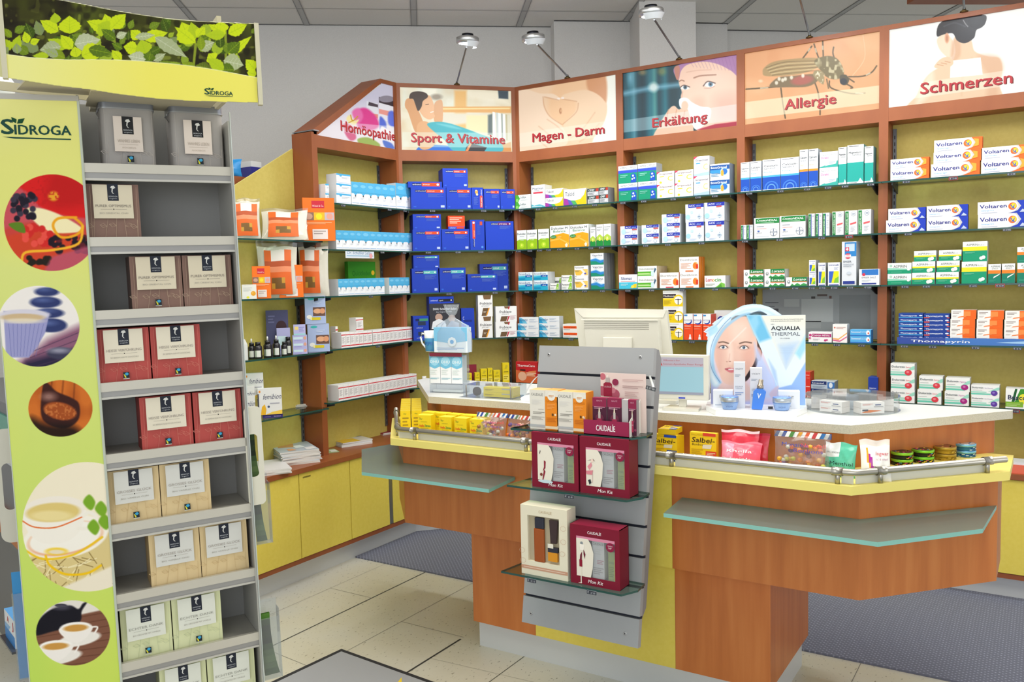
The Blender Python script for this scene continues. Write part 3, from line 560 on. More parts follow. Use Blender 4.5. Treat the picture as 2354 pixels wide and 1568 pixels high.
# Schmerzen
A = sg(6, C8, 'fbfaf4', 'backlit sign Schmerzen with woman seen from behind holding her shoulder')
A.blob([(1960, 210), (2050, 225), (2075, 290), (2150, 320), (2215, 330), (2232, 400), (2215, 480), (2200, 600), (1720, 620), (1745, 540), (1790, 450), (1850, 395), (1935, 360), (1965, 300)], 'e9c8a6', soft=4)
A.blob([(2090, 320), (2200, 315), (2240, 380), (2215, 460), (2200, 560), (2140, 560), (2150, 440)], 'd9a886', .6, 16).blob([(1790, 450), (1840, 410), (1830, 520), (1740, 600)], 'f6e4cc', .7, 14).line([(2060, 330), (2010, 420), (2000, 540)], 10, 'dcb48e', .5, 8)
A.blob([(1862, 220), (1905, 190), (1950, 230), (1955, 300), (1930, 330), (1890, 300), (1866, 262)], 'f2d8bc', soft=3).blob([(1950, 230), (1990, 240), (1990, 320), (1940, 350)], 'd8a884', .7, 8)
A.blob([(1860, 205), (1870, 140), (1930, 105), (2010, 95), (2090, 88), (2140, 90), (2130, 140), (2085, 170), (2070, 215), (2020, 245), (1975, 230), (1950, 190), (1900, 195)], '2d2b31', soft=2).ell(2085, 120, 48, 44, '26242a', soft=2).line([(1900, 150), (1960, 130), (2020, 150)], 6, '5c5e66', .6, 4).line([(2010, 115), (2022, 135), (2035, 150)], 6, 'a8a8a8', .8, 2)
A.ell(1917, 216, 13, 30, 'e2a986', soft=2).ell(1917, 218, 6, 18, 'c08060', .8, 2)
A.poly([(1938, 345), (2108, 326), (2120, 424), (1934, 442)], 'f4f5f0', soft=1.5)
A.blob([(1845, 375), (1880, 335), (1925, 322), (1952, 345), (1945, 372), (1900, 388), (1860, 388)], 'edc8a6', soft=2)
for i in range(3): A.line([(1862+i*22, 366-i*9), (1895+i*20, 372-i*9)], 4, 'c48c68', .8, 2)
A.poly([(1590, 494), (2360, 384), (2360, 474), (1590, 578)], 'fdf6e6', .4)
sign_done(6, 'Schmerzen', 1765, 532, 2285, 474, 62)
# ================================================================== PACKAGES ON THE SHELVES
DS = {}
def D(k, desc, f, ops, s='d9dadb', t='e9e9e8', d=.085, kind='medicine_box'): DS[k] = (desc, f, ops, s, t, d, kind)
N = '27348b'; K = '2b2b30'; G = '0f8f62'; W_ = 'eeeeec'; Bl = '1740b4'; Or = 'ee4a1e'
def ortho(strip): return [('r', .12, .79, .45, .89, '141f5c'), ('r', .44, .77, .93, .9, strip), ('t', 'orthomol', .13, .815, .055, 'e8ecf8', .29), ('t', 'immun' if strip == Or else 'vital', .47, .81, .06, 'f4e8e0', .2), ('e', .87, .835, .028, .028, 'f4f4f4'), ('l', .48, .55, .92, .72, 6, '5470c8'), ('r', .84, .08, .95, .18, 'b8c8ec'), ('r', .06, .08, .14, .15, '2f62cf')]
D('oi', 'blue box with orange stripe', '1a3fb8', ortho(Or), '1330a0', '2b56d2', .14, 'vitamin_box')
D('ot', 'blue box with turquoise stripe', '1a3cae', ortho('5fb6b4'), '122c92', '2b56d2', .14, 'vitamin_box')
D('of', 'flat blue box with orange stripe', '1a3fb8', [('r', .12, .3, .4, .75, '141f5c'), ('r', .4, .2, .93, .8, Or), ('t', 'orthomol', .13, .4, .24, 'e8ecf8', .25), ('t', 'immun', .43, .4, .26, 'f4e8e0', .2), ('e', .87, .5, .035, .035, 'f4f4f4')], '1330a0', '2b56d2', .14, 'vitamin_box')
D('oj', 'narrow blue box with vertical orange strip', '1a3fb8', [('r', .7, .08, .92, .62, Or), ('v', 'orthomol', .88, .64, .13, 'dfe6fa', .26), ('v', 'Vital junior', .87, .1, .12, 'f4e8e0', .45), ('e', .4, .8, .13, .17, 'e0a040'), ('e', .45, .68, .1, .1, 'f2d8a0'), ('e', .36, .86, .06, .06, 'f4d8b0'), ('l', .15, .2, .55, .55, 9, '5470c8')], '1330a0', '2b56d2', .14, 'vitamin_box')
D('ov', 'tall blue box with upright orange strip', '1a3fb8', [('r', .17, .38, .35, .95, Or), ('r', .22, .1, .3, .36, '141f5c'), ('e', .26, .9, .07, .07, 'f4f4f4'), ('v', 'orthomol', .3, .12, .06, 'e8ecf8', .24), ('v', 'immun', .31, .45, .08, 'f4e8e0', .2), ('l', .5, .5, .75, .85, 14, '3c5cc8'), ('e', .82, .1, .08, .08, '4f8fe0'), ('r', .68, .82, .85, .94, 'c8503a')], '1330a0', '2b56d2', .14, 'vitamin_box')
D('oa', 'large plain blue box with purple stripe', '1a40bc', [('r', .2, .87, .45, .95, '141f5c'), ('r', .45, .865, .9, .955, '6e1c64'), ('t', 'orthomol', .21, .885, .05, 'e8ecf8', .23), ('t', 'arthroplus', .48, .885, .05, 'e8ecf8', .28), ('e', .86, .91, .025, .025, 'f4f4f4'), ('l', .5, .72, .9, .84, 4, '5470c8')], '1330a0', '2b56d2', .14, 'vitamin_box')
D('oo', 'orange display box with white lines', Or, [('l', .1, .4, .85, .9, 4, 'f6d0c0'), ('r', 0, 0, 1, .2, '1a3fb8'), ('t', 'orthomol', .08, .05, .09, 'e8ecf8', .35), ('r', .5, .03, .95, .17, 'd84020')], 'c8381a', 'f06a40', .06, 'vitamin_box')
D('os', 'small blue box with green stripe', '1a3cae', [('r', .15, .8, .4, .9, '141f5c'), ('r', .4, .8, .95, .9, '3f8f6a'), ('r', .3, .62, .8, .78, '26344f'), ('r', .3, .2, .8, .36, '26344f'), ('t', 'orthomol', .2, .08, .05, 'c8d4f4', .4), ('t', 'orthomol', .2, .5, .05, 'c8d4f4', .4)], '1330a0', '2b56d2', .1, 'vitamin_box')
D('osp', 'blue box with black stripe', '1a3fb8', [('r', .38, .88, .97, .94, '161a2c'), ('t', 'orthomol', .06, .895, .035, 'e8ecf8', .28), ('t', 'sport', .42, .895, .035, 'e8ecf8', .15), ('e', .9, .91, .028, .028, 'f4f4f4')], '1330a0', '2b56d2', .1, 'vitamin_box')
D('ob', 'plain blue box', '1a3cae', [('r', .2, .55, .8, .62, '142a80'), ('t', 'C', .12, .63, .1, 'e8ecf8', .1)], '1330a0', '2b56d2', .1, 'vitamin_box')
D('fr', 'white and brown sport tablet box', W_, [('t', 'frubiase', .1, .56, .12, K, .82, .15, .03), ('t', 'SPORT', .22, .46, .06, '8a8a8a', .55, .3), ('p', [(.22, .03), (.52, .03), (.72, .4), (.34, .4)], '6b5236'), ('p', [(.52, .03), (.6, .03), (.8, .4), (.72, .4)], 'e8a030'), ('p', [(.4, .8), (.86, .8), (.92, 1), (.34, 1)], '7a5c3c'), ('l', .36, .18, .56, .26, 2, 'd8cdb8')], 'c9cbce', 'f2f2f0', .06)
D('frd', 'wide white and brown sport granules box', W_, [('t', 'frubiase', .17, .58, .16, K, .57, .15, .03), ('t', 'SPORT', .28, .46, .07, '8a8a8a', .35, .3), ('p', [(.2, .04), (.48, .04), (.58, .36), (.26, .36)], '6b5236'), ('p', [(.5, .04), (.56, .04), (.66, .36), (.6, .36)], 'c01f3c'), ('p', [(.44, .86), (.62, .86), (.66, 1), (.4, 1)], '7a5c3c'), ('p', [(.58, .82), (.64, .82), (.68, 1), (.63, 1)], 'c01f3c'), ('l', .68, .12, .95, .4, 4, 'c8a0a8')], 'c9cbce', 'f2f2f0', .06)
D('le', 'small white and green box', 'e9eeea', [('p', [(0, 0), (.2, 0), (.3, .5), (.18, 1), (0, 1)], '4aa83c'), ('e', .12, .25, .09, .09, '86d060'), ('t', 'Lefax', .32, .5, .32, '2f4a52', .38), ('l', .35, .18, .9, .3, 2, 'b8c4c0')])
D('ma', 'white carton with red stripe', 'f1f1f1', [('t', 'Maaloxan', .1, .8, .09, '2a3348', .78, 0, .04), ('l', .2, .72, .6, .77, 1, '8a8a9a'), ('r', .15, .62, .85, .69, 'd2384a'), ('p', [(0, 0), (1, 0), (1, .05), (.6, .14), (.2, .1), (0, .16)], '4fb0c0'), ('e', .5, .3, .17, .09, 'd8dce0'), ('e', .48, .31, .15, .07, 'f8f8f8'), ('l', .06, .02, .8, .08, 1, 'e0eef2')])
tal = [('p', [(0, 0), (.22, 0), (.3, .22), (.14, .4), (0, .46)], 'a23a9c'), ('p', [(.22, 0), (.42, 0), (.5, .16), (.3, .3), (.14, .4), (.2, .22)], '5a5ab4'), ('p', [(.42, 0), (.62, 0), (.66, .2), (.46, .28), (.3, .3)], '4fa860'), ('p', [(.6, 0), (1, 0), (1, 1), (.9, .6), (.74, .34), (.5, .28)], 'ecc21c'), ('t', 'Talcid', .06, .58, .26, '33405c', .4), ('e', .78, .6, .09, .09, 'd6d6d0'), ('e', .76, .62, .08, .08, 'fafafa'), ('e', .66, .6, .07, .07, 'f2f2f0')]
D('ta', 'white box with rainbow base', 'f4f2ec', tal, 'd8d2c4', 'f0e8c8')
D('ci', 'small grey black and red box', 'c2c4c6', [('r', 0, .55, 1, 1, '3a4a48'), ('t', 'CIMEF', .1, .64, .24, 'e8eae8', .5, .2, .05), ('r', .75, .55, 1, .95, 'b43a28'), ('l', .08, .12, .6, .45, 3, '8c9094'), ('p', [(.62, .1), (.85, .2), (.8, .45), (.7, .4)], 'f0f0f0')], '8f9496', '6f7476')
D('du', 'white and lime green dropper box', 'eef0ec', [('r', 0, 0, 1, .52, '9ac41c'), ('p', [(0, .45), (.5, .58), (1, .5), (1, .52), (.5, .6), (0, .52)], 'eef0ec'), ('t', 'Dulcolax', .05, .76, .09, '2f4048', .85, 0, .05), ('l', .3, .66, .75, .7, 1, '7f8a90'), ('e', .5, .2, .22, .22, 'b8dc30'), ('e', .5, .22, .08, .1, 'e8f060'), ('t', 'Tropfen', .32, .46, .05, 'f2f6e8', .4)], '8e9a70', 'e4e8e0', .05)
D('dm', 'white and orange powder carton', 'f2f3ee', [('p', [(0, 0), (1, 0), (1, .58), (.7, .66), (.3, .6), (0, .5)], 'f0a41c'), ('p', [(0, .3), (.5, .38), (1, .12), (1, .2), (.5, .44), (0, .36)], 'f4bc50'), ('t', 'Dulcolax M', .06, .83, .1, '33404a', .86, 0, .04), ('t', 'Balance', .18, .7, .1, '2f7f52', .64), ('e', .18, .5, .16, .08, '2f8a3c'), ('t', 'Natürlich', .07, .48, .04, 'f0f8f0', .22), ('e', .86, .12, .05, .07, 'f4f0dc'), ('p', [(.78, .14), (.94, .14), (.9, .02), (.82, .02)], 'f0e8d0'), ('l', .4, .47, .6, .5, 1, 'fbe8c0')], 'd8dbd8', 'eef0ee', .07)
D('la', 'slim white box with green base', 'f0f1ee', [('p', [(0, 0), (1, 0), (1, .2), (.5, .36), (0, .24)], '1f8a3c'), ('p', [(0, .24), (.5, .36), (1, .2), (1, .42), (.5, .55), (0, .42)], 'b0cc48'), ('t', 'Laxoberal', .1, .85, .05, '4c5058', .8, 0, .05), ('e', .5, .3, .2, .2, 'd8dc50'), ('e', .5, .36, .1, .16, 'f2f0a8'), ('l', .1, .7, .8, .8, 2, 'aab0b4')], 'c8cbcc', 'eceeee', .05)
D('im', 'white and turquoise box', 'eaf2f4', [('r', 0, 0, 1, .55, '2aaed0'), ('p', [(0, .4), (.4, .5), (1, .35), (1, .6), (0, .6)], '6ccbe0'), ('t', 'Imodium', .06, .66, .24, '2a5a98', .8), ('r', .5, .4, .98, .62, '1763b8'), ('t', 'akut', .62, .44, .13, 'e8f0f8', .25, .2, .05), ('r', .04, .14, .5, .3, '168fc0')])
D('pe', 'small white box with green leaf mark', 'f1f1ee', [('t', 'Perenterol', .05, .55, .24, '2b3038', .7, 0, .05), ('p', [(.62, .05), (.98, .05), (.98, .9), (.82, .95)], '8cc63c'), ('p', [(.7, .1), (.95, .2), (.82, .5)], 'c8e890'), ('l', .06, .15, .5, .4, 3, 'a8b0a8')])
D('tn', 'white box with yellow lozenge shape', 'efefed', [('p', [(.0, .62), (.45, .62), (.62, .4), (.45, .15), (.1, .15)], 'efc04a'), ('p', [(.6, .68), (.98, .68), (.98, .15), (.72, .15), (.8, .42)], 'f1cc6a'), ('t', 'Tannacomp', .04, .78, .12, '33384c', .66), ('l', .05, .45, .4, .62, 3, 'b09a60'), ('e', .8, .3, .08, .05, '4f55b8'), ('r', .05, .03, .15, .08, '8a8a8a')])
D('va', 'white box with blue green waves', 'edeff0', [('t', 'Vaprino', .12, .72, .17, '35476c', .78, 0, .03), ('l', .2, .62, .8, .66, 1, '8a94a0'), ('p', [(0, 0), (1, 0), (1, .22), (.75, .12), (.4, .3), (0, .3)], '1c8c6c'), ('p', [(0, .3), (.4, .3), (.75, .12), (1, .22), (1, .4), (.75, .34), (.4, .52), (0, .42)], '2f86cc'), ('p', [(0, .42), (.4, .52), (.75, .34), (1, .4), (1, .44), (.72, .42), (.4, .6), (0, .46)], '8fc4e8')], '8d9298', 'd8dadc', .035)
D('be', 'white ointment box with blue fade', 'eef1f3', [('p', [(0, 0), (.42, 0), (.3, .5), (.1, .9), (0, .9)], '74c4e4'), ('p', [(0, 0), (.2, 0), (.1, .5), (0, .7)], '2a9fd4'), ('t', 'Bepanthen', .02, .5, .2, '20639c', .42, .1, .05), ('l', .52, .5, .85, .7, 2, '9cb4cc'), ('l', .52, .2, .98, .4, 2, 'b0c0d4'), ('r', 0, .38, .42, .43, '2a86c0')], 'c9cdd0', 'e4e8ea', .05)
D('wu', 'white ointment box with orange bar', 'efece6', [('r', .04, .35, .98, .72, 'ee5a24'), ('t', 'Wund- und Heilsalbe', .08, .45, .14, '6e1c10', .8), ('l', .05, .12, .5, .25, 1, 'a0a8b0')])
D('ac', 'white blue and green box', 'eceef0', [('r', 0, 0, 1, .62, '12916c'), ('r', 0, .58, 1, .74, '3650c4'), ('p', [(0, .74), (1, .74), (1, .8), (.4, .78)], 'a8b4e4'), ('t', 'ASPIRIN COMPLEX', .1, .82, .11, '6c7078', .84), ('p', [(.64, .02), (.94, .02), (.94, .4), (.86, .52), (.72, .52), (.64, .4), (.7, .3)], '1f4fb8'), ('e', .78, .4, .05, .05, 'e0f0ec'), ('e', .84, .26, .04, .04, 'e0f0ec'), ('e', .74, .22, .04, .04, 'e0f0ec'), ('l', .1, .32, .5, .5, 2, '7cc8b4')], '9fa3a6', 'e8eaea')
D('gr', 'white and red box with yellow letter C', 'f3f1ee', [('p', [(0, .82), (.2, 1), (0, 1)], 'e23a5c'), ('t', 'Grippostad', .12, .76, .12, '5c2430', .76, .1, .04), ('t', 'C', .62, .26, .36, 'efd044', .28, 0, .06), ('r', .16, .58, .42, .64, 'e8c838'), ('l', .16, .36, .4, .5, 2, 'd0d4dc'), ('e', .22, .16, .07, .06, 'ecc838')], 'bfbfbd', 'ecebe8')
D('gt', 'taller white and red box with yellow letter C', 'f2f2f2', [('p', [(0, .0), (1, 0), (1, .2), (0, .1)], 'a9c4ec'), ('p', [(0, .86), (.25, 1), (0, 1)], 'e23a5c'), ('t', 'Grippostad', .1, .76, .09, '41304a', .8, .1, .04), ('r', .14, .62, .42, .67, '4aa0d8'), ('t', 'C', .6, .3, .3, 'eadc94', .28, 0, .06), ('l', .14, .4, .45, .54, 2, 'd0d4dc')], 'bfbfbd', 'ecebe8')
D('bo', 'white box with blue band and orange swirl', 'e8edf2', [('p', [(0, .4), (.5, .3), (1, .7), (1, .8), (0, .8)], '3a8fd0'), ('r', 0, .6, 1, .9, '23559c'), ('t', 'BoxaGrippal', .04, .68, .14, 'eef4fa', .82, 0, .04), ('e', .72, .45, .19, .19, '9fd0ee'), ('e', .74, .45, .15, .15, '2f6fc0'), ('p', [(.56, .2), (.68, .16), (.72, .36), (.66, .6), (.56, .5)], 'f0a43c'), ('l', .06, .12, .5, .4, 3, '6890b0')], '8896a4', 'dfe6ea')
D('as', 'small white cough box with blue title bar', 'e6ecf2', [('r', .26, .68, .98, 1, '2633a4'), ('t', 'ACC', .3, .76, .16, 'f0f2fa', .3, .1, .05), ('t', 'akut', .66, .76, .14, 'a8c4ec', .24, .2), ('r', .68, .5, .96, .66, 'c65c5c'), ('e', .2, .38, .14, .14, 'b4d8ee'), ('e', .78, .26, .1, .1, 'a8bcd0'), ('e', .78, .26, .07, .07, 'e6ecf2'), ('l', .3, .2, .6, .4, 2, 'b4bcd0')], 'b4b8be', 'e4e8ec')
D('ab', 'larger white cough box with blue title bar', 'dfe9f2', [('r', .16, .8, 1, 1, '2633a4'), ('t', 'ACC', .2, .86, .09, 'f0f2fa', .32, 0, .05), ('t', 'akut', .6, .86, .08, 'a8c4ec', .24, .2), ('r', .6, .72, .86, .81, 'c65c5c'), ('e', .14, .3, .13, .13, 'a4d0ec'), ('e', .35, .55, .08, .08, 'bcdcf0'), ('r', .64, .27, .88, .31, '8498b0'), ('r', .74, .15, .78, .43, '8498b0'), ('e', .76, .29, .1, .1, 'c8d4e0'), ('r', .7, .25, .82, .33, '8498b0'), ('l', .2, .06, .6, .16, 2, 'b4bcd0')], 'aeb4bc', 'e4e8ec')
D('si', 'white and light blue box with yellow flower', 'f2f3f4', [('r', 0, 0, 1, .45, '44c0dc'), ('t', 'Silomat', .1, .62, .2, '20408c', .6, .1, .05), ('p', [(.62, .05), (.8, .3), (.98, .35), (.96, .05)], 'f2cc1c'), ('e', .75, .14, .08, .08, 'f8e050'), ('l', .1, .5, .9, .56, 1, 'd05058'), ('l', .1, .2, .5, .36, 2, 'c0ecf4')])
D('do', 'white box with green band and throat mark', 'f2f4f0', [('r', 0, .1, .82, .5, '5cb030'), ('p', [(0, .2), (.75, .2), (.6, .34), (0, .34)], 'b8e090'), ('t', 'Dolo-Dobendan', .07, .66, .16, '66706c', .78, .1), ('p', [(.7, .1), (.8, .05), (.98, .7), (.9, .85), (.84, .5)], '4a6a84'), ('e', .78, .3, .09, .14, 'cfe8f0')], 'c9b89a', 'ecece6', .05)
dor = lambda c: [('t', 'Dorithricin', .05, .74, .12, '433a3c', .86), ('e', .83, .4, .14, .18, 'f4a85c'), ('e', .8, .45, .1, .1, 'f08838'), ('p', [(.7, .28), (.84, .22), (.9, .5), (.78, .6)], 'ef7c28'), ('r', .86, .2, .97, .5, 'd83a24'), ('l', .08, .2, .62, .6, 5, 'dca890'), ('r', .32, .02, .72, .09, c)]
D('da', 'white and orange lozenge box', 'f5f2ee', dor('e8702c'), 'e07c1c', 'f2ece2', .03)
D('dr', 'white lozenge box with red tab', 'f5f2ee', dor('d83048'), 'e07c1c', 'f2ece2', .05)
D('lm', 'white box with colourful title and green leaves', 'f3f4ef', [('t', 'Lem', .06, .5, .3, 'c8344c', .3, 0, .06), ('t', 'o', .37, .5, .3, 'e8a02c', .1, 0, .06), ('t', 'cin', .49, .5, .3, '3a9a3c', .3, 0, .06), ('p', [(.5, 0), (.62, .12), (.8, .42), (.98, .3), (.98, 0)], '7cc04c'), ('p', [(.6, 0), (.8, .3), (.84, 0)], '4f9a30'), ('l', .06, .12, .5, .34, 2, 'a8b0a8')])
cal = lambda o, b: [('r', 0, 0, 1, .42, '1c4fb4'), ('r', 0, .42, 1, .48, o), ('t', 'Calcium-', .08, .76, .06, '4c5058', .84, 0, .04), ('t', 'Sandoz', .08, .68, .06, '7c8088', .66), ('t', b, .08, .57, .045, o, .45, .2), ('e', .5, .06, .4, .4, '3f78d0'), ('e', .5, .06, .33, .33, '1c4fb4'), ('e', .5, .06, .24, .24, '5f96e0'), ('e', .5, .06, .18, .18, '1c4fb4'), ('r', 0, -.0, 1, .02, 'e8e8e8'), ('l', .08, .94, .7, .97, 1, '3a3c44')]
D('c1', 'white and blue calcium carton', 'eceef0', cal('4aa8e4', 'Forte'), 'a8b2be', 'e6e8ea')
D('c3', 'slim white and blue carton with orange line', 'eceef0', cal('f09030', 'Sun'), 'a8b2be', 'e6e8ea')
D('md', 'white box with pink word and teal corner', 'f1f2f2', [('t', 'Magnesium-Sandoz', .08, .78, .08, '5c6470', .84), ('t', 'Direkt', .08, .56, .13, 'e04aa0', .42, .1, .04), ('p', [(0, 0), (1, .0), (1, .4), (0, .04)], '3aa89c'), ('p', [(.3, .1), (.5, .4), (.95, .46), (.9, .2)], 'dfe8f0'), ('l', .5, .2, .85, .36, 2, '9cb0c0')], 'b4babc', 'e6e8ea')
D('mg', 'tall white and teal carton', 'eef0f0', [('r', 0, .05, 1, .55, '23a398'), ('p', [(.6, .0), (.95, .0), (.95, .05), (.8, .14)], 'e4ecea'), ('t', 'Magnesium-', .1, .78, .05, '4c5058', .8, 0, .04), ('t', 'Sandoz', .3, .72, .05, '6c7078', .55), ('l', .1, .95, .7, .98, 1, '4a4c54'), ('l', .1, .01, .6, .035, 1, '6a7078')], '5d8f8c', 'e6e8ea')
D('cr', 'wide white carton with green title bar', 'f1f1ef', [('r', .06, .72, 1, .98, '1c7f3c'), ('t', 'CromoHEXAL', .1, .82, .1, 'eef6ee', .82, .2, .05), ('l', .1, .74, .8, .78, 1, 'a8d0b0'), ('l', .1, .55, .4, .62, 1, '8a90a0'), ('l', .1, .45, .5, .5, 1, 'd89090'), ('e', .78, .28, .15, .15, '7c8698'), ('e', .78, .28, .135, .135, 'f1f1ef'), ('r', .64, .25, .92, .32, '7c8698'), ('r', .76, .1, .8, .46, '7c8698'), ('t', 'HEXAL', .66, .26, .05, 'f1f1ef', .24), ('e', .18, .36, .05, .03, '4a66b0'), ('t', 'LEMCIR', .1, .24, .06, '5a6074', .22), ('l', .1, .08, .6, .12, 1, '9aa0b0')], 'c4c7c8', 'e8eae8')
D('cn', 'narrow white carton with green edge strip', 'eff0ee', [('r', .02, .0, .4, .97, '1c7f3c'), ('v', 'CromoHEXAL akut', .32, .08, .2, 'e4f0e4', .8), ('r', .42, 0, .52, .97, '28409c'), ('e', .75, .88, .16, .16, 'b0b8c4'), ('l', .6, .3, .9, .7, 5, 'b8bcc8')], 'c4c7c8', 'e8eae8')
D('cx', 'white carton with green edge strip and red mark', 'f0f0ee', [('r', .02, .0, .3, .97, '1c7f3c'), ('v', 'CromoHEXAL sanft', .24, .08, .16, 'e4f0e4', .82), ('e', .68, .85, .2, .2, '9aa4b4'), ('e', .68, .85, .16, .16, 'f0f0ee'), ('r', .58, .82, .8, .88, '9aa4b4'), ('p', [(.42, .4), (.92, .46), (.92, .53), (.42, .47)], 'e05a60'), ('l', .45, .1, .85, .34, 4, 'b4b8c4')], 'c4c7c8', 'e8eae8')
D('lo', 'white box with green title and mountains', 'f0f1ec', [('r', .3, .52, 1, 1, '1f7f44'), ('t', 'Lorano', .36, .62, .28, 'f2f6f0', .58, .25, .06), ('r', .3, .44, 1, .53, 'e07a4c'), ('p', [(.2, 0), (.3, .3), (.4, .12), (.55, .36), (.7, .14), (.85, .34), (1, .2), (1, 0)], '3f9a54'), ('p', [(.2, 0), (.3, .12), (.6, .04), (1, .1), (1, 0)], '2a7a3c'), ('e', .14, .5, .07, .09, '8c9498'), ('e', .14, .55, .03, .04, 'f0f1ec')], 'c4c7c8', 'e8eae8')
D('lv', 'slim white box with yellow and blue picture', 'f0f1f3', [('r', .08, .12, .92, .62, '3a62c4'), ('p', [(.3, .12), (.92, .12), (.92, .62), (.5, .62), (.42, .4)], 'dcdc1c'), ('p', [(.5, .12), (.92, .12), (.92, .4), (.6, .3)], '7cbc3c'), ('t', 'Livocab', .08, .86, .07, '2a3c94', .84, 0, .05), ('l', .5, .68, .9, .8, 3, 'a8b0c8'), ('r', .08, .01, .92, .05, '2a3c94')], 'b4b8be', 'e6e8ea')
D('em', 'tall grey white carton with blue top and red cross', 'd8dce2', [('r', .2, .66, 1, .98, '2a7fc4'), ('r', .26, .78, .88, .95, 'bcd0e4'), ('r', .24, .78, .5, .87, 'd0344c'), ('r', .35, .79, .39, .86, 'f4f4f4'), ('r', .29, .81, .45, .84, 'f4f4f4'), ('e', .42, .67, .2, .2, 'd0344c'), ('r', .22, .64, .64, .7, 'e8ecf0'), ('t', 'EMS', .28, .65, .04, 'd0344c', .28), ('t', 'EMSER', .12, .52, .045, '4c5668', .55), ('t', 'NASENDUSCHE', .12, .46, .03, '6c7688', .7), ('t', 'NASANITA', .12, .42, .03, '6c7688', .55), ('e', .5, .28, .16, .12, 'c4ccd6'), ('r', .1, .03, .9, .1, '28388c')], 'b8bfc6', 'e0e4e8', .1)
D('es', 'small white and blue salt box', 'e9ecef', [('r', .14, .62, .96, .98, '2f74c0'), ('e', .24, .66, .08, .08, 'd0344c'), ('t', 'EMSER SALZ', .14, .42, .1, '4c5668', .7), ('r', .14, .04, .86, .14, '28388c'), ('l', .14, .22, .6, .34, 2, 'b8c0cc')])
D('mt', 'yellow white box with black title and sun figure', 'f2f2f0', [('r', 0, 0, 1, .52, 'f0d01c'), ('r', .0, .54, .66, .78, '2a1c24'), ('t', 'Meditonsin', .04, .6, .11, 'f0ece4', .58, 0, .04), ('e', .78, .38, .27, .27, 'f0d01c'), ('e', .78, .38, .2, .2, 'f6f4e8'), ('r', .75, .1, .79, .48, '2a2a2c'), ('r', .62, .42, .93, .45, '2a2a2c'), ('l', .04, .9, .8, .94, 1, 'a0a0a4'), ('l', .04, .12, .45, .4, 4, 'b8a024')], 'd4d6d8', 'e8eaea', .05)
D('mu', 'tall orange red syrup carton with white top', 'ee4c20', [('r', 0, .62, 1, 1, 'eef1f4'), ('e', .5, .72, .4, .36, '1f3fa4'), ('e', .42, .76, .4, .34, 'eef1f4'), ('t', 'MUCOSOLVAN', .05, .73, .06, '3a4a9c', .85), ('r', .05, .92, .4, .98, '3a8fd0'), ('l', .08, .5, .8, .56, 1, 'f8c8b4'), ('l', .08, .4, .7, .44, 1, 'f8a890'), ('e', .7, .18, .09, .09, 'f4f4f4'), ('p', [(.55, .02), (.85, .02), (.8, .14), (.6, .14)], 'f4f4f4')], 'e0431c', 'e8eaea')
D('mw', 'white carton with blue arc', 'eef1f4', [('e', .35, .6, .22, .3, '2a3fa0'), ('e', .35, .55, .2, .26, 'eef1f4')])
D('ce', 'white and magenta allergy box', 'f1eef0', [('r', .16, .5, .98, .84, 'a8286c'), ('t', 'Cetirizin HEXAL', .18, .58, .18, 'f6e8f0', .74, .1, .04), ('e', .08, .7, .06, .06, 'c43a7c'), ('e', .06, .4, .05, .05, 'd06a9c'), ('e', .72, .2, .05, .05, 'c43a7c'), ('e', .8, .24, .04, .04, 'c43a7c'), ('l', .2, .2, .5, .36, 2, 'b8b0b8')])
D('cw', 'white carton with orange pink curves', 'f3efec', [('p', [(0, .2), (.4, .14), (1, .5), (1, .56), (.4, .22), (0, .26)], 'ecb060'), ('p', [(0, .1), (.5, .04), (1, .3), (1, .36), (.5, .12), (0, .18)], 'd86a94'), ('e', .14, .82, .06, .06, 'd8806c'), ('l', .26, .74, .9, .86, 2, 'c49a94')])
D('so', 'small light blue gel box', '55ace4', [('t', 'Soventol', .06, .5, .26, 'f2f6fa', .44, 0, .04), ('e', .86, .5, .09, .13, 'eaf2fa'), ('e', .88, .45, .04, .05, 'e06a5c'), ('r', 0, 0, 1, .14, '2f6fc0'), ('t', 'SOS', .55, .5, .24, 'c8e4f4', .22)], '3a80c0', '7cc0ea')
D('sk', 'silver and blue cream box', 'b8c6d6', [('r', 0, .55, .66, 1, '23356c'), ('t', 'Soventol', .04, .64, .22, 'eef2f8', .5, 0, .05), ('e', .84, .52, .08, .12, '3a6ab0'), ('r', .7, .1, 1, .9, '3f74b8'), ('e', .84, .52, .08, .12, 'dfe8f2'), ('l', .06, .1, .6, .4, 3, '8ea0b4')], '8a98ac', 'd4dce4')
D('rb', 'red box at the counter edge', 'd8382c', [('l', .4, .6, .9, .7, 1, 'f4d0c8'), ('t', 'aktuell', .5, .3, .07, 'f4e0d8', .4)], 'c02c22', 'e06a4c')
D('bb', 'small dark blue box', '1f3c9c', [('t', 'Aspecton', .12, .5, .07, 'dfe6f4', .7), ('l', .1, .1, .6, .3, 2, '6a8ad0'), ('e', .75, .18, .1, .1, '8fc0ee')], '17307c', '3a58b8')
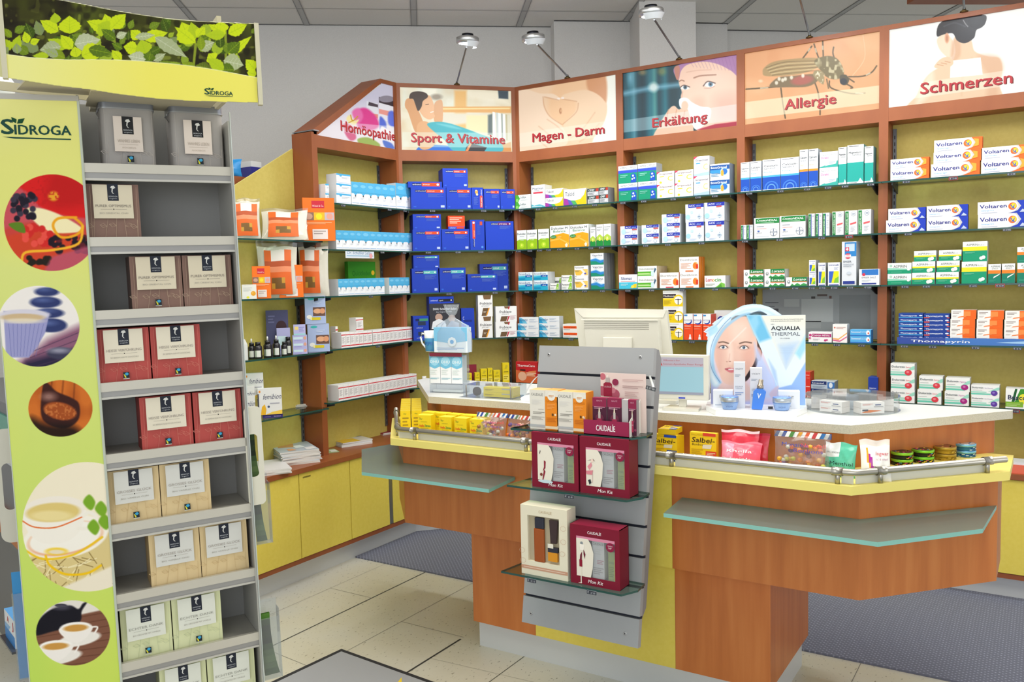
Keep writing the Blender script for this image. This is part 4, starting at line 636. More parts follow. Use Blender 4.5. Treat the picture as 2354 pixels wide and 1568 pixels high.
vol = lambda c1, c2, sub: [('p', [(.6, 0), (1, 0), (1, 1), (.78, 1), (.86, .55), (.78, .15)], c1), ('p', [(.78, 1), (.6, 1), (.6, .0), (.66, .02), (.8, .2), (.87, .55)], 'c8c4c0'), ('p', [(.0, 0), (.6, 0), (.74, .16), (.82, .5), (.79, .82), (.72, 1), (0, 1)], 'f1f1f0'), ('e', .7, .55, .085, .085, 'e86a2c'), ('e', .72, .57, .06, .06, 'f4cc2c'), ('p', [(.66, .3), (.69, .45), (.65, .68), (.68, .66), (.7, .5), (.75, .72), (.73, .48), (.75, .32), (.7, .42)], '4a62b4'), ('t', 'Voltaren', .04, .48, .28, '2c2f86', .54, 0, .07), ('t', sub, .07, .25, .1, '45a0dc', .26), ('l', .07, .06, .4, .16, 1, 'b4b8cc')]
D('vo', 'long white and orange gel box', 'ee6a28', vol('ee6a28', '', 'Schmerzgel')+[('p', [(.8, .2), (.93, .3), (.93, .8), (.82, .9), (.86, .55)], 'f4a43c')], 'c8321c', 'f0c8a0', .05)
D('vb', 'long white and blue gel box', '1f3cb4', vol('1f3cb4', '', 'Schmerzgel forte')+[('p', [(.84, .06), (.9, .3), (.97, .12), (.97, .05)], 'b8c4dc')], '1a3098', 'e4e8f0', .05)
D('ap', 'white and green tablet box', 'edf0ee', [('r', 0, 0, 1, .36, '12946c'), ('p', [(0, .36), (1, .36), (1, .42), (.4, .52), (0, .56)], '8cccb4'), ('e', .14, .74, .06, .06, 'a8c8b8'), ('t', 'ASPIRIN', .25, .56, .24, '43484c', .56), ('e', .88, .36, .06, .04, 'f6f6f4'), ('l', .15, .12, .6, .2, 1, '6cbca0')])
apc = [('r', 0, 0, 1, .42, '12946c'), ('r', 0, .42, 1, .56, 'f0dc2c'), ('t', 'ASPIRIN', .18, .64, .18, '43484c', .5), ('t', 'PLUS C', .7, .65, .1, '7c8084', .22), ('e', .72, .2, .09, .09, 'dfe4e0'), ('e', .82, .26, .09, .09, 'f8f8f6'), ('l', .1, .2, .5, .34, 2, '6cbca0')]
D('aq', 'green white and yellow effervescent box', 'eef0ee', apc)
D('at', 'taller green white and yellow effervescent box', 'eef0ee', [('r', 0, 0, 1, .54, '12946c'), ('r', 0, .54, 1, .74, 'f0dc2c'), ('t', 'ASPIRIN', .15, .79, .1, '43484c', .46), ('t', 'PLUS C', .64, .79, .06, '7c8084', .24), ('e', .76, .16, .08, .08, 'dfe4e0'), ('e', .85, .2, .08, .08, 'f8f8f6'), ('l', .1, .4, .5, .48, 2, '6cbca0')])
D('ae', 'green white and orange sachet box', 'eef0ee', [('r', 0, 0, 1, .52, '127c64'), ('r', 0, .5, 1, .68, 'f08028'), ('t', 'ASPIRIN', .2, .82, .1, '4c5054', .7), ('t', 'EFFECT', .3, .72, .07, '6c7074', .5), ('p', [(.4, .24), (.9, .44), (.95, .5), (.45, .34)], 'e8ece8'), ('l', .1, .08, .6, .18, 2, '3fa088')])
D('th', 'slim dark blue headache tablet box', '1c3f94', [('t', 'Thomapyrin', .06, .3, .36, 'e4ecf8', .68, .1, .06), ('e', .9, .5, .07, .03, 'dfe8f4'), ('r', 0, 0, 1, .16, '4ab0e8')], '16307c', '3a62b4', .07)
D('tx', 'slim dark blue tablet box with orange edge', '1c3f94', [('t', 'Thomapyrin', .06, .3, .36, 'e4ecf8', .68, .1, .06), ('e', .9, .5, .07, .03, 'dfe8f4'), ('r', 0, 0, .22, .2, 'e8502c'), ('r', .9, 0, 1, .2, 'e8502c')], '16307c', '3a62b4', .07)
D('pa', 'white and orange painkiller box', 'ee661c', [('r', 0, 0, .5, 1, 'f0eeea'), ('p', [(.25, .1), (.6, .24), (.62, .38), (.3, .24)], 'ee8a4c'), ('r', .5, .3, .78, .85, 'f08c44'), ('l', .06, .55, .4, .85, 2, '9a8c88'), ('l', .06, .2, .25, .4, 2, 'c4bcb8')], 'c8b8ac', 'f0e0d4')
D('dl', 'white box with mint stripes and red berry', 'eff0ee', [('r', 0, .1, .8, .24, '6cc8b0'), ('r', 0, .3, .62, .4, '9cd8c4'), ('p', [(.6, .4), (.9, .8), (1, .86), (1, .6)], '9cd8c4'), ('e', .74, .34, .15, .13, 'd8404c'), ('e', .72, .38, .06, .05, 'e8808a'), ('t', 'Dolormin', .05, .7, .14, '4c5a60', .54, 0, .05), ('t', 'Extra', .64, .7, .1, 'd8606c', .2), ('l', .05, .5, .4, .56, 1, 'b0b8b4')], 'c9cccc', 'f2f2f0')
D('dg', 'white box with mint stripes and magenta berry', 'eff0ee', [('r', 0, .1, .8, .24, '6cc8b0'), ('r', 0, .3, .62, .4, '9cd8c4'), ('p', [(.6, .4), (.9, .8), (1, .86), (1, .6)], '9cd8c4'), ('e', .79, .34, .15, .13, 'a4287c'), ('e', .77, .38, .06, .05, 'c870a8'), ('t', 'Dolormin', .05, .7, .14, '4c5a60', .48, 0, .05), ('t', 'Migräne', .58, .7, .09, 'b0509c', .26), ('l', .05, .5, .4, .56, 1, 'b0b8b4')], 'c9cccc', 'f2f2f0')
D('dv', 'white box with mint stripes and violet berry', 'eff0ee', [('r', 0, .1, .7, .24, '6cc8b0'), ('r', 0, .3, .55, .4, '9cd8c4'), ('p', [(.6, .4), (.9, .8), (1, .86), (1, .6)], '9cd8c4'), ('e', .82, .3, .12, .11, '5c3a9c'), ('e', .8, .34, .05, .04, '8c70c4'), ('t', 'Dolormin', .03, .7, .14, '4c5a60', .4, 0, .05), ('t', 'für Frauen', .48, .7, .09, '8c7aa8', .3), ('l', .05, .5, .4, .56, 1, 'b0b8b4')], 'c9cccc', 'f2f2f0')
D('bu', 'white and green box with yellow centre', 'f0f1ee', [('p', [(.3, .3), (.5, 1), (1, 1), (1, .3)], '3f8f2c'), ('p', [(.32, 1), (.4, 1), (.3, .3), (.2, .3)], '1c5a30'), ('e', .62, .5, .18, .2, 'e8dc3c'), ('r', 0, .08, .6, .34, '7cac34'), ('t', 'Buscopan', .08, .45, .22, '23264c', 1.0, 0, .05), ('l', .04, .12, .5, .26, 2, 'b4d080')])
# homeopathic white and blue cartons
bw = [('r', 0, .55, 1, 1, '54b0dc'), ('p', [(0, .62), (0, .5), (.25, .5), (.5, .42), (.75, .5), (1, .5), (1, .62)], '54b0dc'), ('e', .5, .82, .34, .14, '7cc4e6'), ('r', .42, .36, .56, .44, '3a4450'), ('l', .12, .24, .6, .34, 2, 'c8ccd4'), ('r', .05, .08, .95, .1, '8cb4e0'), ('r', 0, .55, 1, .56, '3a9ccc')]
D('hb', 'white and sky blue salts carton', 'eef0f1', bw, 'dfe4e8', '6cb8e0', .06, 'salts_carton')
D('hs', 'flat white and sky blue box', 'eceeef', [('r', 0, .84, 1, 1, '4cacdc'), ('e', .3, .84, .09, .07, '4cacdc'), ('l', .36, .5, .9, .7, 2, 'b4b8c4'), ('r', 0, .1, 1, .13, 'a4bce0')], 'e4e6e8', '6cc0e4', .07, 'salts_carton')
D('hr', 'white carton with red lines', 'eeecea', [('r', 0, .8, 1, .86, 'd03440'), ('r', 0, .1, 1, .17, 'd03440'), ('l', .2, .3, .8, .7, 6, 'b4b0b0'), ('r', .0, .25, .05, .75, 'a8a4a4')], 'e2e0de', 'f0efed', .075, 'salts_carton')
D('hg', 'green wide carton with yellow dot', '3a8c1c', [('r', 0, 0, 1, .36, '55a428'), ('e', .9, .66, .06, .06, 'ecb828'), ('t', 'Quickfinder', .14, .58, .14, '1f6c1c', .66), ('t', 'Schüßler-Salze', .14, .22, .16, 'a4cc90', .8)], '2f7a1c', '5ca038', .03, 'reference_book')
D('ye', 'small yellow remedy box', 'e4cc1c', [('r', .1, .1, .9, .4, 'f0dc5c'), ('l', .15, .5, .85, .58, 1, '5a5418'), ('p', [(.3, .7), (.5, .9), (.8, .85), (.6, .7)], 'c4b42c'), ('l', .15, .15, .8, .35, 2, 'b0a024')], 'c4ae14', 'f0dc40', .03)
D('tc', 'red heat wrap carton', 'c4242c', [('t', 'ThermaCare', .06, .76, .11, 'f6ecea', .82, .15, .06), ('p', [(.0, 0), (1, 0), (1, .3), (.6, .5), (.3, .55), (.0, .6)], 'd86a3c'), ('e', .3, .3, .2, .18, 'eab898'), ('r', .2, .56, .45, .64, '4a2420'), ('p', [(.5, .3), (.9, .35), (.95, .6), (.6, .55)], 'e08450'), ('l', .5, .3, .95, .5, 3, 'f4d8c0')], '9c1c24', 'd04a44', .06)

ITEMS = []
ORD = ['first', 'second', 'third', 'fourth', 'fifth', 'sixth', 'seventh', 'eighth', 'ninth', 'tenth', 'eleventh', 'twelfth', 'thirteenth', 'fourteenth', 'fifteenth', 'sixteenth', 'seventeenth', 'eighteenth', 'nineteenth', 'twentieth', 'twenty-first', 'twenty-second']
SHN = ['top', 'second', 'third', 'fourth', 'lowest']
SIGNS = {1: 'Homöopathie', 2: 'Sport', 3: 'Magen', 4: 'Erkältung', 5: 'Allergie', 6: 'Schmerzen'}
def carton(k, w, h, d=None, name=None, mats=None):
    desc, f, ops, s, t, dd_, kind = DS[k]; d = d or dd_; mb = MB()
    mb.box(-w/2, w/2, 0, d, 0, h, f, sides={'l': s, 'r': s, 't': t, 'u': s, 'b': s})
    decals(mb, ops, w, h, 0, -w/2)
    return mb.build(name or kind, mats or [PRINT])
def place(bi, shelf, k, rects, crop, d=None, back=0, rows=1, gap=.0015, inset=.008):
    """rects: the front faces as seen in the photo; each is set on its shelf (or on the box below) at its real size"""
    o, u, tl = {1: (np.array([XL, Y0]), np.array([0., 1.]), 0), 2: (P1, UD, 0)}.get(bi, (P2+np.array([BW*(bi-3), 0]), np.array([1., 0.]), 0))
    n = np.array([-u[1], u[0]]); off = -SF+inset+back; q = o+n*off; c = float(n@q); zs = SH[shelf]
    for r in rects:
        kk = k
        if len(r) == 5: kk, r = r[4], r[:4]
        x0, x1, yt, yb = [v for v in r]; X0 = crop[0]+x0/crop[2]; X1 = crop[0]+x1/crop[2]; YT = crop[1]+yt/crop[2]; YB = crop[1]+yb/crop[2]; ym = (YT+YB)/2
        a = atp(X0, ym, n, c); b = atp(X1, ym, n, c); xm = (X0+X1)/2; z1 = atp(xm, YT, n, c)[2]; z0 = atp(xm, YB, n, c)[2]
        ua, ub = float(u@(a[:2]-o)), float(u@(b[:2]-o)); um = (ua+ub)/2; w = ub-ua-gap; h = z1-z0
        base = zs
        if z0-zs > .03 or (z0-zs > .018 and h < .05):   # stands on a box below
            below = [it for it in ITEMS if it['bi'] == bi and it['sh'] == shelf and abs(it['u']-um) < (it['w']+w)/2-.004 and it['row'] == 0 and abs(it['back']-back) < .05 and it['z1'] < z0+.03]
            if below: base = max(it['z1'] for it in below)+.0002
        dd_ = d or DS[kk][5]; lim = BD-.02-(-SF+inset+back); dd_ = min(dd_, lim)
        for row in range(rows):
            if (row+1)*(dd_+.001) > lim+.002: break
            ob = carton(kk, w, h, dd_); p = q+u*um+n*row*(dd_+.001); ob.location = (p[0], p[1], base); ob.rotation_euler = (0, 0, math.atan2(u[1], u[0]))
            ITEMS.append(dict(ob=ob, k=kk, bi=bi, sh=shelf, u=um, w=w, z0=base, z1=base+h, row=row, back=back))
A_, B_, C_, D_, E_, F_, G_, H_ = (900, 360, 4.359), (900, 660, 4.359), (1400, 320, 3.678), (1400, 640, 3.678), (2000, 280, 4.901), (2000, 540, 3.734), (540, 340, 4.355), (540, 660, 3.564)
# Sport & Vitamine (corner bay); rectangles are x0, x1, top, bottom
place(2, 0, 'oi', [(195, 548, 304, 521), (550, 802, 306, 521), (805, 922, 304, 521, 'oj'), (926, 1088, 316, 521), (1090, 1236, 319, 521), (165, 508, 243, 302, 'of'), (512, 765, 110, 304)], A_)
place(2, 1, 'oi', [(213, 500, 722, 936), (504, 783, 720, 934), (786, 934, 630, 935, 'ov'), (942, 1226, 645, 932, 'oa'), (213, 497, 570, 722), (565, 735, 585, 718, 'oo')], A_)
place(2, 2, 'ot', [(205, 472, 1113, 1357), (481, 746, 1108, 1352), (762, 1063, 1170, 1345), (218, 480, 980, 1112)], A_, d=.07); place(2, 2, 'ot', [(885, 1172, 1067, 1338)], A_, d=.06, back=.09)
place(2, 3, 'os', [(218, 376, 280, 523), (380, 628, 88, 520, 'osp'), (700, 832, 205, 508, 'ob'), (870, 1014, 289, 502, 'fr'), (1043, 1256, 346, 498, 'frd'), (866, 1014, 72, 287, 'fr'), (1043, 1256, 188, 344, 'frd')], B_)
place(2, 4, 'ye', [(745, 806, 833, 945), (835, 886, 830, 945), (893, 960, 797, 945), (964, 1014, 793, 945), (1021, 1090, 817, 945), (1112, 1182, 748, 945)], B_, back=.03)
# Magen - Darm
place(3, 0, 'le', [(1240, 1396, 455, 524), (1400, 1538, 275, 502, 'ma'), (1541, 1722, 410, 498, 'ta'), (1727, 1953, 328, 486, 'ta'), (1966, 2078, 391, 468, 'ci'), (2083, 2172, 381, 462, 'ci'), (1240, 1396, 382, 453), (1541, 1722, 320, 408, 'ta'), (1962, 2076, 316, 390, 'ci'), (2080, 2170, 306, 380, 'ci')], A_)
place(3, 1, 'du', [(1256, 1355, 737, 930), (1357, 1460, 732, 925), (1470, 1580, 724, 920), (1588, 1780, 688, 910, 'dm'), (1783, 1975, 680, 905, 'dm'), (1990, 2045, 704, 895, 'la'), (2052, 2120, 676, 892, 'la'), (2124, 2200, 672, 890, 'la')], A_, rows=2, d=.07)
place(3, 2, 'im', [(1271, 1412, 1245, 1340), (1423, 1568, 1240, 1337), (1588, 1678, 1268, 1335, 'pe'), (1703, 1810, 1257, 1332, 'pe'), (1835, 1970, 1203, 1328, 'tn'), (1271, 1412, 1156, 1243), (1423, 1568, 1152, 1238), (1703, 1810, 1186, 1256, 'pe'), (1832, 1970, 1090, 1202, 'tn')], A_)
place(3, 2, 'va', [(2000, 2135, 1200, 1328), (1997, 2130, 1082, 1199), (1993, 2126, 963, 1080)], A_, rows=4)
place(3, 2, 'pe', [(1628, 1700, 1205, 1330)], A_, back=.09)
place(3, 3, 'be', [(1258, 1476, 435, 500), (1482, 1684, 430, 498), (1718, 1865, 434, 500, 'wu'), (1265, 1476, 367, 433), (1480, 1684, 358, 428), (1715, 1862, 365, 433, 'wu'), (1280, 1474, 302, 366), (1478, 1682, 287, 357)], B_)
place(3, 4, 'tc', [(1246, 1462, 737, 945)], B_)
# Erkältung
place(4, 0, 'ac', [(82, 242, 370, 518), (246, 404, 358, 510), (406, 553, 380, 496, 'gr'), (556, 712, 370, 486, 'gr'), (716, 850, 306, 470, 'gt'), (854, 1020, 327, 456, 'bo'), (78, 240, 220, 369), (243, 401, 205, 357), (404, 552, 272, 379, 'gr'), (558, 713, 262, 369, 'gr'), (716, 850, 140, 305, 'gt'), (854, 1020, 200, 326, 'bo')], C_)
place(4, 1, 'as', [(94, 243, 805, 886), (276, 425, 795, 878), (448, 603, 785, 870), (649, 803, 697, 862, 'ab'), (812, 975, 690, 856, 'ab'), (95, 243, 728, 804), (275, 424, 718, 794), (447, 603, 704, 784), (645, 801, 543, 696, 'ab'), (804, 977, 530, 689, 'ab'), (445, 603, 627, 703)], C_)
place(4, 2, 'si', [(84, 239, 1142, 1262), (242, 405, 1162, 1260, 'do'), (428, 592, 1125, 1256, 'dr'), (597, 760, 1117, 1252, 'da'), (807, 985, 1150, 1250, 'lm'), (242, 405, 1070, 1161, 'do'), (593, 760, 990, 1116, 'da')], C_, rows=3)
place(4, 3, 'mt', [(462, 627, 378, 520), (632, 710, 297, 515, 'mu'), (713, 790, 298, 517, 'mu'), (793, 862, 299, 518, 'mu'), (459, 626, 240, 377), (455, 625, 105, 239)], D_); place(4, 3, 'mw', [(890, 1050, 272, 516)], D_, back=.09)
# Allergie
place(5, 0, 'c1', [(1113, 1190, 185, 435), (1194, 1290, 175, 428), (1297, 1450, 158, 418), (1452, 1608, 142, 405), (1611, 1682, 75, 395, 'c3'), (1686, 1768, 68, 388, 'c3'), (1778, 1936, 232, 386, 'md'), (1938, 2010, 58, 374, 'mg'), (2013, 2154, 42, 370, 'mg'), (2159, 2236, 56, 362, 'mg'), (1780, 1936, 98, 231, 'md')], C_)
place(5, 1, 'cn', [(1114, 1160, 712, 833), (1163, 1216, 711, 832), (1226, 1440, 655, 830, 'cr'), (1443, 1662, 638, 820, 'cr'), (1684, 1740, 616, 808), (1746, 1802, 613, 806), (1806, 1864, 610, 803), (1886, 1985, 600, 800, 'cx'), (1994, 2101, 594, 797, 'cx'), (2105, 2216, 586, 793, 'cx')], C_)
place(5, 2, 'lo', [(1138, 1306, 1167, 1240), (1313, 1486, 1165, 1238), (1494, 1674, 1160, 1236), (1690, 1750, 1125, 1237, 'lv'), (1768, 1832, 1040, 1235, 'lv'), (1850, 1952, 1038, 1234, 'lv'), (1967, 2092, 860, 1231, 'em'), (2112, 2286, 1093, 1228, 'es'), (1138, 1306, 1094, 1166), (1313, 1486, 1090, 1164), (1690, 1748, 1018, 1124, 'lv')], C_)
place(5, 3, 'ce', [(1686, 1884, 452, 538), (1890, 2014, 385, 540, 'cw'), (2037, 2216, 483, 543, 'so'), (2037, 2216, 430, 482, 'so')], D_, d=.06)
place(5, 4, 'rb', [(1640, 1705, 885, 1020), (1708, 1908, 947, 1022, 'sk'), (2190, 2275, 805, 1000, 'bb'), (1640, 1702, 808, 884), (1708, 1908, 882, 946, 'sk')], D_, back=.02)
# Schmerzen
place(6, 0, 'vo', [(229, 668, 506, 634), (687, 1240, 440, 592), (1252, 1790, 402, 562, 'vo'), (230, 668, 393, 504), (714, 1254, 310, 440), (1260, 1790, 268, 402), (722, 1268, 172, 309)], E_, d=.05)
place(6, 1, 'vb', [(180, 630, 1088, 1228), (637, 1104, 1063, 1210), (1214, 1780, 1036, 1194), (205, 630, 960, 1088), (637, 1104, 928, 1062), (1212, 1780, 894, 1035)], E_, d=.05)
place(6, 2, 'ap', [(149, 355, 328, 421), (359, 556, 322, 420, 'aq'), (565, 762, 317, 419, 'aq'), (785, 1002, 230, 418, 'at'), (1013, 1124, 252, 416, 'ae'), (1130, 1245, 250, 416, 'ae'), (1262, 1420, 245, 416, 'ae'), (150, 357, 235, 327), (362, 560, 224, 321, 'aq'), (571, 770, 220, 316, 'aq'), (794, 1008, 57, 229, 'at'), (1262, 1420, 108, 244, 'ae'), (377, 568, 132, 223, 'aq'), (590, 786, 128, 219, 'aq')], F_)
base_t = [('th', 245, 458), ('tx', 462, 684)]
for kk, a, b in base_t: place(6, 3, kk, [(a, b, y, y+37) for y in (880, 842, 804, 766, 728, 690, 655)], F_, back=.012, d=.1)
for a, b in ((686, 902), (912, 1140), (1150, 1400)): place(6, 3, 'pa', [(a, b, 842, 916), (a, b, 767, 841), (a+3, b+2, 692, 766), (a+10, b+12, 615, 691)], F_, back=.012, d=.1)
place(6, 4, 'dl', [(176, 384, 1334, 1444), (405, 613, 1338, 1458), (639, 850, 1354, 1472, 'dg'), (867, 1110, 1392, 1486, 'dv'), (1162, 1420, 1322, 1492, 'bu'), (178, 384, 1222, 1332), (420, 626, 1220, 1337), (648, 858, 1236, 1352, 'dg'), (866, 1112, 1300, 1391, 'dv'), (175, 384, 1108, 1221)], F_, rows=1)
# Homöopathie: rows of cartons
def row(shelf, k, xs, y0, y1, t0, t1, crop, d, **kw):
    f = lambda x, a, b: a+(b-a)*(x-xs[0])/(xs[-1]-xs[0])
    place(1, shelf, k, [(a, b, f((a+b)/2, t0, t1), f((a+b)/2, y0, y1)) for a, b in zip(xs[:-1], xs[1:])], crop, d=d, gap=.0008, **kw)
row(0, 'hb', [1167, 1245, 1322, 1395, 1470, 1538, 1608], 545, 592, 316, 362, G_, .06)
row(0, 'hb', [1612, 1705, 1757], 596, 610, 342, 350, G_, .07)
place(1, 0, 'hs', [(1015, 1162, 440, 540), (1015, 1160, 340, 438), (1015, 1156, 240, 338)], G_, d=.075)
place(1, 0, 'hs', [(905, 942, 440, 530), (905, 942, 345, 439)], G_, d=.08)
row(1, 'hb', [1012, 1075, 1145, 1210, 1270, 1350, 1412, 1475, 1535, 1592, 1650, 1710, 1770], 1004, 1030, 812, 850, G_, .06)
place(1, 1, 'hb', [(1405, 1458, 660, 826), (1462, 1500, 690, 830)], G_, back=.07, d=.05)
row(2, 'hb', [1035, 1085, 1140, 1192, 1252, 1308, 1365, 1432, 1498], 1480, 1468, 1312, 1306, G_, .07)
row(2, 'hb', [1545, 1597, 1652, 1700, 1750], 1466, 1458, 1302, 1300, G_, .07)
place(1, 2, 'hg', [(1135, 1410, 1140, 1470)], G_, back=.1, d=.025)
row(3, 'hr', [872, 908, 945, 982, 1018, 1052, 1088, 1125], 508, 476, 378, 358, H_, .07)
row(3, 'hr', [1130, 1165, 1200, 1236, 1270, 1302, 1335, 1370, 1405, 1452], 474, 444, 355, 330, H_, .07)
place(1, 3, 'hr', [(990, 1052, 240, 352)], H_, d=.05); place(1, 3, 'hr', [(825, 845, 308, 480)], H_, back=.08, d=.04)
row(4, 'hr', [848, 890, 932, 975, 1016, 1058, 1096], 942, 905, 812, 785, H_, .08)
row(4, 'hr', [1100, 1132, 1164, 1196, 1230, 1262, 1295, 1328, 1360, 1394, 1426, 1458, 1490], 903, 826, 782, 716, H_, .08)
def finish_labels():
    from collections import defaultdict
    g = defaultdict(list)
    for it in ITEMS: g[(it['k'], it['bi'], it['sh'])].append(it)
    for (k, bi, sh), L in g.items():
        desc = DS[k][0]; L.sort(key=lambda i: (i['u'])); cols = []
        for it in sorted(L, key=lambda i: i['u']):
            c = next((c for c in cols if abs(c[0]['u']-it['u']) < .5*min(c[0]['w'], it['w'])), None)
            if c is None: cols.append([it])
            else: c.append(it)
        where = '%s shelf, %s bay' % (SHN[sh], SIGNS[bi])
        for ci, c in enumerate(cols):
            zs = sorted(set(round(i['z0'], 3) for i in c)); rows = max(i['row'] for i in c)
            for it in c:
                bits = []
                if len(cols) > 1: bits.append('leftmost' if ci == 0 else ('rightmost' if ci == len(cols)-1 else ORD[ci]+' from left'))
                if len(zs) > 1:
                    li = zs.index(round(it['z0'], 3)); bits.append('bottom' if li == 0 else ('top of stack' if li == len(zs)-1 else ('middle' if len(zs) == 3 else 'layer '+ORD[li])))
                if rows: bits.append('front' if it['row'] == 0 else ['', 'second row', 'third row', 'rear row', 'rearmost row'][it['row']])
                if it['back'] > .05: bits.append('at the back')
                lab = ', '.join([desc]+bits+[where])
                import re
                ws = desc.split()
                for drop in ('with', 'and', 'box' if 'bar' in ws else 'carton', '*', '*', '*', '*'):
                    if len(re.findall('[A-Za-z0-9]+', lab)) <= 16: break
                    if drop == '*': ws = ws[:-1]
                    else: ws = [w_ for w_ in ws if w_ != drop]
                    while ws[-1] in ('and', 'with', 'of'): ws = ws[:-1]
                    lab = ', '.join([' '.join(ws)]+bits+[where])
                tag(it['ob'], lab, 'box', '%s on the %s shelf of the %s bay' % (DS[k][6].replace('_', ' ')+'es' if DS[k][6].endswith('box') else DS[k][6].replace('_', ' ')+'s', SHN[sh], SIGNS[bi]) if len(L) > 1 else None)
# ---- price tags clipped to the shelf edges
def price_tag(p, rz, label, group, price='5 95', red=False, s=1.0, parent=None):
    mb = MB(); w, h = .033*s, .0115*s
    if red: mb.box(-w/2-.002, w/2+.002, .0006, .0025, -h-.002, .002, 'c02434')
    mb.box(-w/2, w/2, -.0005, .0022, -h, 0, '3a3e48'); mb.box(-w/2, w/2, .0, .012, -.0005, .0005, '8a9096')
    decals(mb, [('t', '€', .06, .25, .5, 'c8ccd2', .17), ('t', price, .42, .22, .5, 'b8bcc4', .5)], w, h, -.0007, -w/2, z0=-h)
    o = mb.build('price_tag', [GLOSS], None, p, rz); return tag(o, label, 'price tag', group)
def tags(bi, sh, xs, crop, reds=()):
    o, u = {1: (np.array([XL, Y0]), np.array([0., 1.])), 2: (P1, UD)}.get(bi, (P2+np.array([BW*(bi-3), 0]), np.array([1., 0.])))
    n = np.array([-u[1], u[0]]); q = o-n*(SF+.0035); c = float(n@q)
    for i, x in enumerate(xs):
        p = atp(crop[0]+x/crop[2], 600, n, c); r = i in reds
        pos = 'only one' if len(xs) == 1 else ('leftmost' if i == 0 else ('rightmost' if i == len(xs)-1 else ORD[i]+' from left'))
        price_tag((p[0], p[1], SH[sh]-.006), math.atan2(u[1], u[0]), '%s price tag, %s, on the %s shelf edge, %s bay' % ('red framed' if r else 'dark', pos, SHN[sh], SIGNS[bi]), 'price tags on the %s shelf of the %s bay' % (SHN[sh], SIGNS[bi]), random.choice(['4 95', '7 95', '9 98', '3 45', '12 50', '8 75']), r)
tags(2, 0, (425, 705, 937, 1118), A_); tags(2, 1, (372, 670, 898), A_); tags(2, 2, (568, 1030), A_)
tags(3, 0, (1310, 1480, 1650, 1845, 2045), A_); tags(3, 1, (1275, 1388, 1487, 1578, 1685, 1862, 2000, 2105), A_); tags(3, 2, (1350, 1487, 1620, 1745, 1930, 2110), A_); tags(3, 3, (985+280, 1340, 1575, 1785), B_)
tags(4, 0, (125, 300, 548, 757, 898), C_); tags(4, 1, (130, 312, 500, 783), C_); tags(4, 2, (157, 357, 615, 897), C_); tags(4, 3, (540, 695), D_)
tags(5, 0, (1187, 1450, 1675, 1850, 1993, 2208), C_); tags(5, 1, (1150, 1442, 1797, 2028), C_, (3,)); tags(5, 2, (1202, 1383, 1575, 1715, 1805, 1905, 2040, 2190), C_); tags(5, 3, (1742, 1930, 2140), D_)
tags(6, 0, (400, 925, 1575), E_, (1,)); tags(6, 1, (427, 1537), E_); tags(6, 2, (303, 487, 675, 888, 1120, 1310), F_, (4,)); tags(6, 3, (303, 547, 918, 1280), F_); tags(6, 4, (1270,), F_, (0,))
tags(1, 0, (1105, 1565, 1720), G_); tags(1, 1, (1480, 1700), G_); tags(1, 2, (1350,), G_); tags(1, 3, (1150,), H_); tags(1, 4, (1210,), H_)
# Thomapyrin strip in front of the stacked packs on the fourth shelf of the last bay
n = np.array([0., 1.]); c = YW-SF+.004; a = atp(2000+233/3.734, 780, n, c); L = P6[0]-.03-a[0]
mb = MB(); mb.box(0, L, 0, .002, 0, .032, '2f4a9c'); mb.box(.35*L, L, -.0004, 0, 0, .032, '3c72bc'); decals(mb, [('t', 'Thomapyrin', .1, .3, .36, 'f0f2f8', .42, .1, .07), ('e', .93, .5, .045, .02, 'f0f4f8'), ('p', [(.7, .42), (.9, .3), (.9, .7)], '9cc4e8')], L, .032, -.0005)
mb.box(0, L, .002, .012, 0, .002, '2f4a9c'); tag(mb.build('display_strip', [GLOSS], None, (a[0], c-.0, SH[3]), 0), 'long blue Thomapyrin strip in front of the painkiller packs, Schmerzen bay', 'display strip')
# ================================================================== HELPERS FOR LOOSE THINGS
def Lp(M, y, px, py):      # photo point -> local (x, z) on the plane y of frame M
    A = np.array(M); n = A[:3, 1]; o = A[:3, 3]+n*y; d = ray(px, py); t = float(n@(o-_C))/float(n@d); q = np.linalg.inv(A)@np.array([*(_C+d*t), 1]); return q[0], q[2]
def rect_on(M, y, r, crop=(0, 0, 1)):
    x0, x1, yt, yb = r; f = lambda a, b: (crop[0]+a/crop[2], crop[1]+b/crop[2]); ym, xm = (yt+yb)/2, (x0+x1)/2
    return Lp(M, y, *f(x0, ym))[0], Lp(M, y, *f(x1, ym))[0], Lp(M, y, *f(xm, yb))[1], Lp(M, y, *f(xm, yt))[1]
def setM(o, M): o.matrix_world = M; return o
def setbox(M, y, r, k, crop, label, cat='box', name=None, group=None, base=None, d=None, mats=None, h=None):
    x0, x1, z0, z1 = rect_on(M, y, r, crop); hh = h or (z1-(base if base is not None else z0)); ob = carton(k, x1-x0, hh, d, name, mats)
    ob.matrix_world = M@Matrix.Translation(((x0+x1)/2, y, base if base is not None else z0)); return tag(ob, label, cat, group)
FR = lambda x, y, z, a: Matrix.Translation((x, y, z))@Matrix.Rotation(math.radians(a), 4, 'Z')
